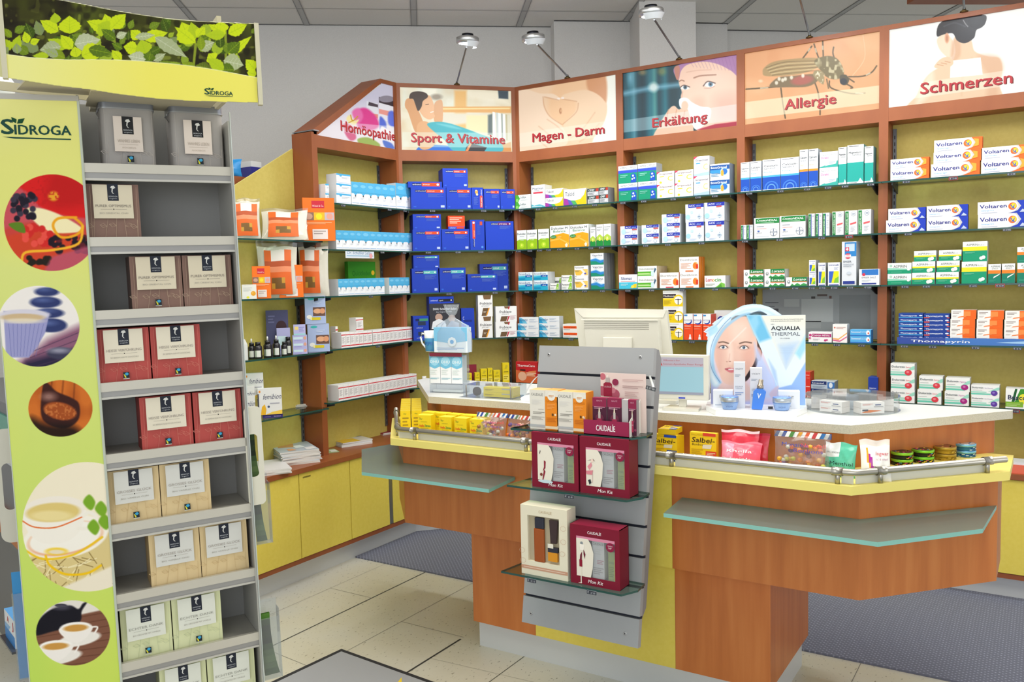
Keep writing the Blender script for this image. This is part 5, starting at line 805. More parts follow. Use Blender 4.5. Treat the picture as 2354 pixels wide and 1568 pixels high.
# ================================================================== SALES COUNTER
ZT, ZL = 1.017, .867
ctr = empty('sales_counter', (-1.3, 2.7, 0), 0, label='angular sales counter in cherry wood and yellow with two narrow pedestals', cat='counter')
def cp(name, mb, mats, par=ctr, **k): o = mb.build(name, mats, par, **k); o.location = (1.3, -2.7, 0) if par is ctr else (0, 0, 0); return o
def pr(pts, z0, z1, name, mats, par=ctr, bevel=0): mb = MB(); mb.prism(pts, z0, z1); return cp(name, mb, mats, par, bevel=bevel)
pr([(-1.975, 2.80), (-.79, 2.80), (-.79, 3.26), (-1.975, 3.26)], 0, .113, 'plinth', [KICK])
pr([(-1.983, 2.77), (-1.685, 2.77), (-1.685, 3.29), (-1.983, 3.29)], .113, .502, 'pedestal', [WOOD], bevel=.002)
tag(pr([(-1.685, 2.7705), (-1.108, 2.7705), (-1.108, 3.29), (-1.685, 3.29)], .113, .502, 'pedestal', [YEL]), 'yellow middle pedestal panel')
pr([(-1.108, 2.77), (-.773, 2.77), (-.773, 3.29), (-1.108, 3.29)], .113, .502, 'pedestal', [WOOD], bevel=.002)
pr([(-2.27, 2.70), (-1.62, 2.70), (-1.62, 3.33), (-2.56, 3.33), (-2.56, 3.01)], .502, .84, 'counter_body', [WOOD], bevel=.002)
tag(pr([(-1.62, 2.701), (-1.088, 2.701), (-1.088, 3.33), (-1.62, 3.33)], .502, .84, 'counter_body', [YEL]), 'yellow middle body panel')
pr([(-1.088, 2.70), (-.484, 2.70), (-.138, 3.085), (-.138, 3.33), (-1.088, 3.33)], .502, .84, 'counter_body', [WOOD], bevel=.002)
pr([(-2.285, 2.64), (-.497, 2.64), (-.105, 3.06), (-.105, 3.34), (-2.62, 3.34), (-2.62, 3.045)], .8395, ZL, 'tray', [LIP], bevel=.0012)
pr([(-2.20, 2.875), (-.565, 2.875), (-.165, 3.365), (-.165, 3.385), (-2.64, 3.385), (-2.64, 3.34)], ZL, ZT-.028, 'counter_riser', [WOOD])
top = MB(); top.prism([(-2.238, 2.84), (-.536, 2.835), (-.111, 3.365), (-.111, 3.39), (-2.68, 3.39), (-2.68, 3.317)], ZT-.028, ZT, mi=0, smi=1)
tag(top.build('countertop', [TOPW, TOPE], bevel=.0012), 'speckled white countertop with angled ends lying on the sales counter', 'countertop')
# tube rail with posts and white upstand
zr = .905
pts = [(-2.62, 3.075, zr), (-2.275, 2.675, zr), (-2.262, 2.663, zr), (-2.245, 2.658, zr), (-.51, 2.658, zr), (-.492, 2.662, zr), (-.478, 2.673, zr), (-.118, 3.062, zr)]
mb = MB(); mb.tube(pts, .0105, n=14); cp('tube_rail', mb, [STEEL])
for x, y in ((-2.171, 2.658), (-1.643, 2.658), (-1.0706, 2.658), (-.54, 2.658), (-.43, 2.725), (-.165, 3.011), (-2.30, 2.705), (-2.55, 2.994)):
    mb = MB(); mb.lathe([(.0075, ZL), (.0075, zr)], (x, y, 0), 14)
    i = 0 if y == 2.658 else (1 if x > -1 else -1); d = {0: (1, 0), 1: (.68, .735), -1: (-.65, .76)}[i]
    mb.tube([(x-d[0]*.016, y-d[1]*.016, zr), (x+d[0]*.016, y+d[1]*.016, zr)], .0135, n=14); cp('rail_post', mb, [STEEL])
UPM = newmat('frosted_white_upstand', .35, col='dcdcd2')[0]
for a, b in (((-2.60, 3.065), (-2.285, 2.695)), ((-2.262, 2.672), (-2.18, 2.672)), ((-2.162, 2.672), (-1.652, 2.672)), ((-1.634, 2.672), (-1.08, 2.672)), ((-1.062, 2.672), (-.549, 2.672)), ((-.531, 2.672), (-.497, 2.672)), ((-.492, 2.68), (-.437, 2.74)), ((-.423, 2.755), (-.175, 3.02))):
    a, b = np.array(a), np.array(b); d = (b-a)/np.linalg.norm(b-a); n = np.array([-d[1], d[0]])*.0025
    pr([tuple(a-n), tuple(b-n), tuple(b+n), tuple(a+n)], ZL, .8985, 'upstand', [UPM])
def wshelf(P, name='writing_shelf'):
    mb = MB(); mb.prism(P, .742, .755, mi=0, smi=1); return cp(name, mb, [FROST, FEDGE])
tag(wshelf([(-2.31, 2.49), (-1.70, 2.49), (-1.72, 2.699), (-2.269, 2.699), (-2.58, 3.03), (-2.63, 2.84)]), 'frosted glass writing ledge at the left end')
tag(wshelf([(-1.03, 2.487), (-.398, 2.487), (-.16, 2.76), (-.14, 3.06), (-.484, 2.699), (-1.05, 2.699)]), 'frosted glass writing ledge round the right corner')
# ================================================================== PACKAGES IN THE COUNTER TRAY
hz = [('t', 'apo', .06, .88, .05, 'd8502c', .14, .1), ('t', 'day', .1, .81, .07, '3f7a2c', .24, .2), ('l', .2, .7, .7, .73, 1, 'a89c20'), ('t', 'Heiße', .08, .5, .1, 'e0582c', .38, 0, .05), ('t', 'Zitrone', .5, .5, .1, '2f8a44', .45, 0, .05), ('l', .2, .43, .8, .46, 1, 'a89c20'), ('e', .5, .22, .15, .15, 'b4c43c'), ('e', .5, .22, .12, .12, 'f2da2c'), ('p', [(.72, .16), (.84, .16), (.83, .4), (.76, .44)], 'e0d860'), ('r', .5, .06, .92, .11, '4f8a34')]
D('hz', '', 'f0d21a', hz, 'e8c814', 'f4dc30', .043)
D('hw', '', 'f0d21a', hz+[('p', [(.04, .2), (.36, .24), (.34, .38), (.06, .34)], 'eceae4')], 'e8c814', 'f4dc30', .043)
D('hside', '', 'eccc16', [('l', .2, .15, .8, .75, 4, 'a88c1c'), ('t', 'day', .3, .85, .06, '3f7a2c', .3)], 'f0d21a', 'd6ba24', .052)
Z7 = (900, 860, 6.924)
gz = 'yellow lemon drink boxes in the left tray'
for i, (r, k, a) in enumerate((((425, 648, 572, 895), 'hw', 14), ((755, 985, 592, 932), 'hw', 3), ((988, 1230, 604, 950), 'hz', 2), ((1236, 1478, 628, 978), 'hw', 4))):
    M = FR(-2.1, 2.705, 0, 0); x0, x1, z0, z1 = rect_on(M, 0, r, Z7); ob = carton(k, .058, .096)
    ob.matrix_world = FR((x0-2.1+x1-2.1)/2, 2.70, ZL, a); tag(ob, 'yellow lemon drink box, %s in the front row behind the left rail' % ['leftmost', 'second', 'third', 'rightmost'][i], 'box', gz); ob.name = 'tea_box'
    if i == 2: pass
for i, x in enumerate((-2.185, -2.12, -2.055, -1.99, -1.928)):
    ob = carton('hz', .058, .096, name='tea_box'); ob.matrix_world = FR(x, 2.765+.001, ZL, 3); tag(ob, 'yellow lemon drink box, %s in the middle row behind the front row' % ORD[i], 'box', gz)
for i in range(7):
    for j in range(2):
        c = np.array([-2.285, 2.755])+np.array([-.63, .776])*.0575*i+np.array([.776, .63])*(.047*j-.0)
        ob = carton('hside', .043, .096, .05, name='tea_box'); ob.matrix_world = FR(c[0], c[1], ZL, -1+0*i)@Matrix.Rotation(math.radians(-38), 4, 'Z')@Matrix.Translation((0, -.0, 0)) if False else FR(c[0]-.012, c[1], ZL, 39)
        tag(ob, 'yellow lemon drink box, %s from the front in the %s column along the slanted rail' % (ORD[i], 'outer' if j == 0 else 'inner'), 'box', gz)
# soft bags: a pillow with crimped ends
def bag(w, h, t, front, mats=None, crimp='eeeeee', hd=.1, nx=16, nz=14, seed=1, band=None, lean=0):
    rs = random.Random(seed); mb = MB(); ph = [rs.uniform(0, 6) for _ in range(6)]
    def pt(i, j, s):
        a, b = i/nx, j/nz; e = (math.sin(math.pi*a)**.45)*(math.sin(math.pi*min(1, b/(1-hd)))**.5 if b < 1-hd else 0); e = max(0, e)
        e *= 1-.35*b
        wob = .0035*math.sin(a*17+ph[0]+b*5)*math.sin(b*13+ph[1])+.002*math.sin(a*31+b*23+ph[2])
        x = (a-.5)*w*(1-.06*math.sin(math.pi*b)); z = b*h+.003*math.sin(a*9+ph[3])*b
        return (x, -s*(t/2*e+(wob*e if e > .05 else 0))-s*.0006+.004*math.sin(a*8+ph[4])*(b > 1-hd), z)
    for s in (1, -1):
        v = [pt(i, j, s) for j in range(nz+1) for i in range(nx+1)]; f = []; c = []
        for j in range(nz):
            for i in range(nx):
                a = j*(nx+1)+i; q = (a, a+1, a+nx+2, a+nx+1); f.append(q if s == 1 else q[::-1]); c.append(front((i+.5)/nx, (j+.5)/nz, s))
        mb.add(v, f, c, 0, True)
    return mb, pt
def bag_text(mb, pt, t, x, z, h, w, col, W, H, T, mi=0, rot=0):   # lettering lying on the bag front
    v, f, Wd = glyphs(t); P = []
    for a, b in v:
        xx = x+(a/Wd*w)*math.cos(rot)-b*h*math.sin(rot); zz = z+a/Wd*w*math.sin(rot)+b*h*math.cos(rot)
        i, j = (xx/W+.5), zz/H; p = pt(min(max(i, 0), 1)*16, min(max(j, 0), 1)*14, 1); P.append((xx, p[1]-.0012, zz))
    mb.add(P, f, col, mi)
T3b, T3c = (1480, 940, 4.527), (1900, 940, 5.185)
def bagobj(px, wpx, htpx, crop, yy, ang, tilt, t, front, label, seed, texts=(), mats=None, hd=.1, name='sweet_bag', group=None):
    M = FR(0, yy, 0, 0); c = Lp(M, 0, crop[0]+px/crop[2], crop[1]+500/crop[2])[0]; P = np.array([c, yy, ZL]); s = float((P-_C)@_F)/F_PX/crop[2]; w, h = wpx*s, htpx*s
    mb, pt = bag(w, h, t, front, hd=hd, seed=seed)
    for tx in texts: bag_text(mb, pt, tx[0], tx[1]*w, tx[2]*h, tx[3]*h, tx[4]*w, tx[5], w, h, t)
    ob = mb.build(name, mats or [GLOSS]); ob.matrix_world = Matrix.Translation((c, yy, ZL))@Matrix.Rotation(math.radians(ang), 4, 'Z')@Matrix.Rotation(math.radians(-tilt), 4, 'X'); return tag(ob, label, 'bag', group)
# Salbei boxes
sb = lambda c: [('t', "DALLMANN'S", .06, .9, .05, 'b08a1c', .55), ('t', 'Salbei-', .06, .68, .16, '3a1c14', .86, .2, .05), ('t', 'Bonbons', .08, .58, .07, '3a1c14', .5, .2), ('r', .6, .04, 1, .42, c), ('l', .64, .08, .96, .38, 7, 'e8e0d0'), ('r', .5, .9, .98, 1, c), ('p', [(.48, .5), (.8, .5), (.84, .64), (.5, .62)], 'dcd4c4'), ('l', .06, .1, .5, .48, 6, 'c49c1c'), ('r', 0, 0, 1, .04, c)]
D('sb', '', 'efc81a', sb('2a4aa4'), 'e0ba16', 'e8c41c', .022); D('sr', '', 'efc81a', sb('d8402c'), 'e0ba16', 'e8c41c', .022)
MT = FR(0, 2.735, 0, 0)
gs = 'sage sweet boxes with blue print in the right tray'
for i in range(4):
    o = setbox(MT, i*.0235, (82, 345, 268, 570), 'sb', T3b, 'yellow sage sweet box with blue print, %s of the standing row beside the slatboard' % ['front', 'second', 'third', 'rearmost'][i], 'box', 'sweet_box', gs, ZL)
    o.location.x += .006*i
o = carton('sb', .062, .078, .018, 'sweet_box'); x0, x1, z0, z1 = rect_on(MT, 0, (82, 345, 268, 570), T3b); o.matrix_world = FR((x0+x1)/2+.01, 2.735, ZL+z1-ZL+.019, 4)@Matrix.Rotation(math.radians(-90), 4, 'X')@Matrix.Translation((0, 0, 0)); tag(o, 'yellow sage sweet box lying flat on top of the blue printed row', 'box', gs)
setbox(FR(0, 2.745, 0, 0), 0, (480, 755, 250, 565), 'sr', T3b, 'yellow sage sweet box with red print standing alone in the tray', 'box', 'sweet_box', None, ZL)
bagobj(1050, 500, 330, T3b, 2.80, -4, 12, .03, lambda a, b, s: 'b8283c' if b < .9 else ('e8c8c8' if b > .97 else 'a01c34'), 'dark red sweet bag at the back of the tray behind the pink one', 5)
bagobj(985, 400, 370, T3b, 2.77, 3, 14, .03, lambda a, b, s: 'd8384c' if b < .86 else ('f0d0d4' if b > .96 else 'c42c40'), 'red sweet bag with white crimped edge leaning behind the pink one', 3)
bagobj(1000, 420, 290, T3b, 2.715, 6, 22, .045, lambda a, b, s: ('f4f2f2' if b < .14 else ('f08aa0' if a < .3 else 'e8586c')) if b < .9 else 'ec7486', 'pink sweet bag with white script lettering at the front', 2, (('Rheila', -.34, .58, .11, .62, 'fbf6f6'), ('Salmiak', -.46, .3, .1, .72, 'fbf6f6'), ('Gummidrops', -.42, .17, .08, .78, 'f8e8ea')))
# transparent bag with coloured sweets
def candybag(c, w, h, ang, tilt, label, seed, group):
    E = empty('candy_bag', c, 0, label=label, cat='bag', group=group); E.matrix_world = Matrix.Translation(c)@Matrix.Rotation(math.radians(ang), 4, 'Z')@Matrix.Rotation(math.radians(-tilt), 4, 'X')
    mb, pt = bag(w, h, .05, lambda a, b, s: 'ffffff', hd=.12, seed=seed); mb.build('film', [FILM], E)
    rs = random.Random(seed); mb = MB(); cs = ['d8641c', 'e0a42c', '8c4a2c', 'b8b43c', '6c3a7c', '9c6a2c', 'c4c0b0', 'e88a34']
    for i in range(46):
        x, z = rs.uniform(-.40, .40)*w, h*(.03+.62*rs.random()**1.5); mb.sphere((x, rs.uniform(-.011, .011), z+.008), .0085, rs.choice(cs), n=8, sq=(1, 1, .85))
    tag(mb.build('sweets', [GLOSS], E), kind='stuff')
    mb = MB(); n = 15; cl = ['33508c', 'f0f0ec', '2f4a9c', 'f0f0ec', '4f8a3c', 'f0f0ec', 'e0a030', 'f0f0ec', 'e06030', 'f0f0ec', 'c83c3c', 'f0f0ec', '2f70b0', 'f0f0ec', '33508c']
    for i in range(n):
        x0, x1 = -w/2+w*i/n, -w/2+w*(i+1)/n; yb = -.003-.004*math.sin(i*.9+seed); z0, z1 = h*.87, h
        for s in (0, .006): mb.add([(x0, yb+s, z0), (x1, yb+s, z0), (min(w/2, x1+.008), yb+s, z1), (x0+.008, yb+s, z1)], [(0, 1, 2, 3)], cl[i])
    mb.build('striped_header', [GLOSS], E)
    mb = MB(); bag_text(mb, pt, 'Monsieur', -.34*w, .66*h, .085*h, .5*w, '35489c', w, h, .05); bag_text(mb, pt, 'Naturell', .0, .66*h, .085*h, .42*w, 'd8504c', w, h, .05); bag_text(mb, pt, 'Bonbons', -.12*w, .53*h, .085*h, .5*w, '5a4a9c', w, h, .05); mb.build('lettering', [GLOSS], E)
p = Lp(FR(0, 2.73, 0, 0), 0, 1480+1640/4.527, 1075)[0]
candybag((p, 2.725, ZL), .175, .135, 2, 8, 'large clear bag of mixed sweets with striped header in the right tray', 11, None)
gc = 'clear candy bags in the left tray'
candybag((-1.835, 2.70, ZL), .135, .125, 8, 14, 'clear bag of sweets with striped header beside the yellow boxes', 12, gc)
candybag((-1.72, 2.72, ZL), .125, .12, -6, 14, 'clear bag of sweets with striped header half behind the slatboard', 13, gc)
bagobj(2030, 330, 350, T3b, 2.755, -8, 12, .03, lambda a, b, s: ('e6ecea' if a < .5 and b > .6 else '5cc0a0') if s > 0 else '5cc0a0', 'mint green sweet bag behind the clear bag', 21, (('g-Menthol', -.45, .34, .1, .88, '1c4a40'), ('utchen', -.3, .2, .1, .5, '1c4a40'), ('DR.C. SOLDAN', -.42, .68, .045, .42, '2c3c3a')))
def ging(a, b, s):
    if b > .84: return 'e4d8cc'
    if abs((a-.30)-(.55-b)*.35) < .05 and .15 < b < .62: return 'b0289c'
    if abs((a-.24)-(.6-b)*.2) < .05 and .1 < b < .78: return 'e8a828'
    return 'f2f0e8'
M = FR(0, 2.75, 0, 0)
bagobj(570*4.527/5.185+420*4.527+0-1900+1480 if False else 2420, 300, 430, T3b, 2.742, 20, 14, .035, ging, 'white ginger sweet bag with yellow and purple drawing', 22, (('Ingwer', .0, .62, .09, .42, 'd0405c'), ('mild scharf', .0, .5, .05, .4, 'b8809c')), hd=.14)
# round tins on the slanted right part
def tin(c, r, h, cols, label, group, lid='2c2420', ang=0):
    mb = MB(); mb.lathe([(r*.97, 0), (r, .002), (r, h*.6), (r*1.03, h*.6), (r*1.03, h*.97), (r*.99, h), (r*.9, h)], (0, 0, 0), 32, [cols[0], cols[0], cols[1], cols[1], cols[1], cols[1]], mi=0)
    mb.lathe([(r*.9, h-.0008), (r*.9, h+.0004)], (0, 0, 0), 32, lid)
    rs = random.Random(label)
    for i in range(8): a = rs.uniform(0, 6.3); mb.box(r*.55*math.cos(a)-.006, r*.55*math.cos(a)+.006, r*.55*math.sin(a)-.003, r*.55*math.sin(a)+.003, h+.0004, h+.0008, cols[2+i % (len(cols)-2)])
    for i in range(18):
        a = -2.6+i*.17; z = h*(.1+.35*(i % 3)/2); s = .0045; mb.X = Matrix.Rotation(a, 4, 'Z'); mb.box(r, r+.0006, -s, s, z, z+h*.1, cols[2+i % (len(cols)-2)]); mb.X = Matrix()
    ob = mb.build('sweet_tin', [TIN], None, c, ang); return tag(ob, label, 'tin', group)
uc = np.array([.682, .731]); nc = np.array([-.731, .682])
gcols = ['20242c', '86c83c', 'e0c43c', 'c43c7c', '3a9cc4', 'e08030']
bases = {}
for nm, px, py, r, h, n, cols, lid in (('black and green', 2073, 1072, .0335, .021, 2, gcols, '2a201c'), ('black and bright green', 2121, 1066, .0345, .021, 2, ['20242c', '7ccc3c', 'e0c43c', 'd84c8c', '4aa8d0', 'f0d040'], '2a201c'), ('golden', 2171, 1060, .0355, .022, 2, ['b0923c', 'b0923c', '8c7430', 'c8ac54'], '8c5a3c'), ('blue and white', 2216, 1052, .036, .0215, 2, ['2f78b8', '7cc0e4', 'dfeaf4', '2a60a8'], 'dfe8ee')):
    p = atz(px, py, ZL)+0; d = ray(px, py)[:2]; d = d/np.linalg.norm(d); c = p[:2]+d*r
    for i in range(n): tin((c[0], c[1], ZL+i*(h+.0014)), r, h, cols, '%s round sweet tin, %s of its pair in the right tray' % (nm, 'bottom' if i == 0 else 'top'), 'round sweet tins in the right tray', lid, .7+i)
# ================================================================== ON THE COUNTERTOP
V8 = (1600, 680, 5.227)
# Aqualia display
a, b = atz(1645, 955, ZT), atz(1831, 959, ZT); u = (b-a)[:2]; ul = float(np.linalg.norm(u)); u = u/ul; VM = frame((a[0], a[1], ZT), u)
VE = empty('cosmetics_display', tuple(a), math.atan2(u[1], u[0]), label='blue white face cream counter display with woman portrait and large V', cat='display')
ti = np.linalg.inv(np.array(VM)); tr_ = (ti@np.array([*atz(1855, 948, ZT), 1]))[:2]; tl_ = (ti@np.array([*atz(1623, 944, ZT), 1]))[:2]
mb = MB(); mb.prism([(0, 0), (ul, 0), tuple(tr_), (tr_[0], .2), (tl_[0], .2), tuple(tl_)], .0002, .019, 'f2f3f3'); mb.build('display_base', [GLOSS], VE, bevel=.001)
CY = .15
x0, z0 = Lp(VM, CY, 1612, 925); x1, _ = Lp(VM, CY, 1852.5, 925); _, z1 = Lp(VM, CY, 1740, 697); z0 = .019
A = Art(VM, x0, x1, z0, z1, CY, 640, V8, 'bcd6ee')
A.vgrad(250, 1250, 'd8eaf4', 'b0b8e8').blob([(200, 700), (330, 1180), (700, 1230), (940, 1230), (900, 900), (780, 620)], 'e4d0dc', .9, 60)
face = [(660, 270), (700, 420), (735, 560), (725, 700), (700, 800), (640, 900), (560, 1010), (440, 1075), (330, 1040), (270, 900), (225, 760), (215, 640), (240, 520), (300, 400), (420, 300), (540, 250)]
A.blob([(420, 300), (560, 230), (640, 250), (720, 420), (770, 580), (790, 700), (700, 860), (620, 1010), (560, 1000), (600, 700)], '4a342e', soft=6)
A.blob([(700, 600), (770, 640), (790, 700), (770, 780), (720, 740)], 'cf9a8c', soft=8).blob([(640, 760), (740, 760), (720, 860), (640, 980), (590, 1010)], '2e2228', soft=8)
A.blob(face, 'e6c0b0', soft=5).blob([(225, 640), (260, 560), (330, 700), (300, 900), (260, 860)], 'd8a89c', .6, 30).blob([(560, 700), (700, 600), (700, 780), (620, 880)], 'dba292', .55, 40).blob([(420, 330), (600, 330), (600, 520), (450, 520)], 'f0d2c4', .7, 50).blob([(380, 600), (430, 580), (440, 800), (390, 800)], 'f4dccf', .6, 20)
A.blob([(400, 1060), (560, 1000), (700, 1240), (280, 1240), (300, 1040)], 'e4c4bc', .8, 20)
A.line([(275, 562), (330, 555), (392, 574)], 15, '5c4238', .85, 5).line([(525, 574), (590, 556), (665, 566)], 15, '5c4238', .85, 5)
A.ell(325, 620, 58, 26, 'a87c74', .55, 14).ell(578, 622, 62, 28, 'a87c74', .55, 14)
for cx, cy in ((326, 620), (575, 624)): A.ell(cx, cy, 44, 17, 'f0eae8', soft=3).ell(cx, cy-2, 19, 18, '56708a', soft=2).ell(cx, cy-2, 8, 8, '12141a', soft=2).line([(cx-50, cy+3), (cx-20, cy-20), (cx+25, cy-20), (cx+58, cy+6)], 8, '3a2824', .9, 3).ell(cx-5, cy-8, 3, 3, 'ffffff')
A.line([(405, 700), (395, 780), (375, 795)], 8, 'cf9c8c', .55, 8).ell(408, 790, 10, 5, '8c5048', .8, 4).ell(370, 792, 7, 4, '9c6054', .6, 4)
A.blob([(345, 878), (400, 862), (430, 870), (470, 866), (500, 885), (470, 915), (420, 925), (380, 910)], 'd27880', soft=4).line([(350, 880), (420, 886), (490, 884)], 6, '6a2c34', .9, 3).blob([(390, 882), (440, 878), (450, 888), (400, 892)], 'f4ecea', soft=2)
A.line([(600, 385), (390, 590)], 16, 'f8ece8', .5, 6)
sw = [(240, 1050), (165, 900), (150, 700), (190, 500), (300, 330), (480, 190), (680, 130), (860, 150), (1000, 230)]
A.line(sw, 95, 'c4dff2', 1, 14).line(sw, 40, 'e6f3fa', .8, 14)
A.line([(290, 1040), (215, 900), (200, 700), (245, 540), (350, 380), (520, 250), (640, 215)], 34, '9cc8e8', .9, 8).line([(290, 1040), (190, 880), (170, 700), (215, 520), (330, 350), (420, 260)], 5, '3c5c9c', .8, 3).line([(120, 430), (180, 400), (240, 360), (330, 260)], 7, '5c8cc0', .6, 4).line([(620, 225), (700, 200), (770, 185), (850, 225)], 7, '4a6a8c', .8, 4).blob([(150, 390), (240, 360), (260, 420), (170, 480)], 'a8d8f0', .8, 10).blob([(640, 230), (760, 190), (850, 232)], '26343c', .85, 4)
A.poly([(605, 232), (1318, 228), (1318, 1330), (985, 1330), (940, 1000)], 'b4d0f0', soft=2).poly([(770, 240), (1318, 230), (1318, 480), (1075, 905)], 'e9e8dc', soft=2)
A.poly([(850, 330), (1300, 400), (1318, 470), (1075, 905), (900, 520)], 'cfdff0', .55, 60).poly([(1000, 600), (1230, 560), (1075, 905)], '9cc0ec', .6, 40)
A.poly([(605, 232), (775, 232), (1080, 900), (1318, 470), (1318, 790), (1150, 1070), (985, 1110)], 'dcebf7', soft=2).poly([(605, 232), (775, 232), (900, 510), (760, 560)], '5cb4e0', .85, 20).poly([(640, 300), (700, 232), (740, 232), (760, 330), (700, 470)], '9cd4f0', .7, 24).poly([(1190, 690), (1318, 470), (1318, 640), (1250, 760)], '86cce8', .7, 18).poly([(870, 760), (960, 900), (990, 1100), (930, 980)], 'a4c4f0', .8, 14)
A.poly([(1150, 1070), (1318, 800), (1318, 1330), (990, 1330), (985, 1110)], '88aeea', .8, 10).poly([(700, 560), (930, 1000), (990, 1230), (780, 1230), (730, 900)], 'b8ccf4', .8, 20).blob([(880, 1180), (990, 1080), (960, 1240)], 'd0b0c0', .6, 10)
out = [(1316, 229), (1030, 231), (960, 180), (880, 135), (780, 106), (680, 98), (560, 118), (450, 175), (380, 225), (300, 262), (235, 300), (190, 340), (215, 350), (140, 385), (92, 430), (130, 455), (118, 480), (150, 500), (125, 600), (125, 720), (160, 900), (180, 1100), (180, 1330), (1316, 1330)]
A.crop(out)
mb = MB(); A.into(mb); lo = [Lp(VM, CY, V8[0]+a/V8[2], V8[1]+b/V8[2]) for a, b in out]; lo = [(x, max(z, z0)) for x, z in lo]; mb.plate(lo[::-1] if False else lo, CY+.0004, CY+.003, 'e6eaee')
def vt(t, x, y, x2, h, c, bold=0):
    a_, za = Lp(VM, CY, V8[0]+x/V8[2], V8[1]+y/V8[2]); b_, zb = Lp(VM, CY, V8[0]+x2/V8[2], V8[1]+y/V8[2]); _, zc = Lp(VM, CY, V8[0]+x/V8[2], V8[1]+(y-h)/V8[2]); text(mb, t, a_, za, zc-za, c, b_-a_, CY-.0004, bold=bold)
vt('DYNAMISCHE FEUCHTIGKEITSPFLEGE', 900, 290, 1290, 12, '4a5060'); vt('FÜR EINE ERFRISCHTE SCHÖNHEIT', 900, 312, 1260, 12, '4a5060'); vt('NEU', 900, 348, 940, 11, '4a5060')
vt('AQUALIA', 902, 412, 1248, 44, '23252e', .09); vt('THERMAL', 902, 480, 1250, 44, '5a6070'); vt('10 x MEHR', 1010, 517, 1128, 11, '4a5468', .05)
for yy in (530, 568, 584, 600, 622, 638, 660, 682, 697): vt('--------------------', 1010, yy, 1010+(160, 170, 150, 190, 130)[yy % 5], 3, '5a6a88')
mb.build('display_card', [PRINT], VE)
vl = [('t', 'VICHY', .12, .84, .035, '4a5260', .72), ('l', .1, .68, .6, .74, 2, '98a4b4'), ('t', 'AQUALIA', .12, .46, .025, '6a7484', .7), ('t', 'THERMAL', .12, .42, .025, '8a94a4', .66), ('l', .1, .28, .85, .36, 2, '7c94c0'), ('r', 0, 0, 1, .0, 'ccc')]
D('vi', '', 'd9dbe2', vl, 'c0c4d0', 'fafafa', .03)
D('vf', '', 'dfe3ea', [('t', 'VICHY', .3, .55, .2, '4a5260', .42), ('l', .1, .1, .6, .2, 1, 'a8b4c8')], 'c8ccd8', 'fcfcfc', .045)
gv = 'white cosmetic cartons on the face cream display'
def von(y, r, k, lab, **kw): return setbox(VM, y, r, k, V8, lab, 'box', 'cosmetics_box', gv, .0192, **kw)
von(.055, (455, 590, 800, 1300), 'vi', 'tallest white cosmetic carton in front of the portrait face')
von(.065, (650, 795, 870, 1300), 'vi', 'second tall white cosmetic carton standing behind the blue bottle')
von(.06, (205, 445, 1140, 1295), 'vf', 'low white cream carton standing behind the left jar')
von(.06, (990, 1248, 1150, 1305), 'vf', 'low white cream carton standing behind the right jar')
def jar(x, y, lab):
    E = empty('cream_jar', (0, 0, 0), 0, label=lab, cat='jar', group='blue cream jars on the face cream display'); E.matrix_world = VM@Matrix.Translation((x, y, .0192))
    mb = MB(); mb.lathe([(.021, 0), (.024, .002), (.029, .022), (.03, .026)], n=28, col='8eb0e2'); 
    text(mb, 'VICHY', -.012, .010, .005, '4a6ab0', .024, -.0272); mb.build('jar_body', [GLOSS], E)
    mb = MB(); mb.lathe([(.0305, .0265), (.0315, .028), (.031, .043), (.029, .0455), (.0, .046)], n=28, col=['6f9ae0', 'b8c0c8', '6f9ae0', '8fb0ea'], cap=False); mb.build('jar_lid', [TIN], E)
xa, _ = Lp(VM, .02, 1600+403/5.227, 930); xb, _ = Lp(VM, .02, 1600+1032/5.227, 930)
jar(xa, .028, 'blue cream jar with silver lid on the left of the display base'); jar(xb, .028, 'blue cream jar with silver lid on the right of the display base')
xa, _ = Lp(VM, .03, 1600+735/5.227, 930); E = empty('serum_bottle', (0, 0, 0), 0, label='slanted blue glass serum bottle with metal pump cap between the jars', cat='bottle'); E.matrix_world = VM@Matrix.Translation((xa, .03, .0192))@Matrix.Rotation(.12, 4, 'Y')
mb = MB(); mb.plate([(-.019, .001), (.016, .003), (.022, .066), (.012, .074), (-.012, .072), (-.02, .062)], -.013, .013, '3f7fe0'); mb.plate([(-.006, .058), (0, .04), (.007, .058), (.004, .058), (0, .047), (-.003, .058)], -.0136, -.0132, 'dfeafa'); mb.build('bottle_body', [GLOSS], E, bevel=.002)
mb = MB(); mb.lathe([(.011, .072), (.011, .086), (.008, .088), (.008, .104), (.006, .106)], (0.001, 0, 0), 18, 'b8aa98'); mb.build('pump_cap', [METAL], E)
mb = MB(); mb.box(-.008, .008, -.002, .002, 0, .008, '181c24'); o = mb.build('card_holder_foot', [GLOSS], VE); xa, _ = Lp(VM, .05, 1600+895/5.227, 928); o.location = (xa, .05, .0192)
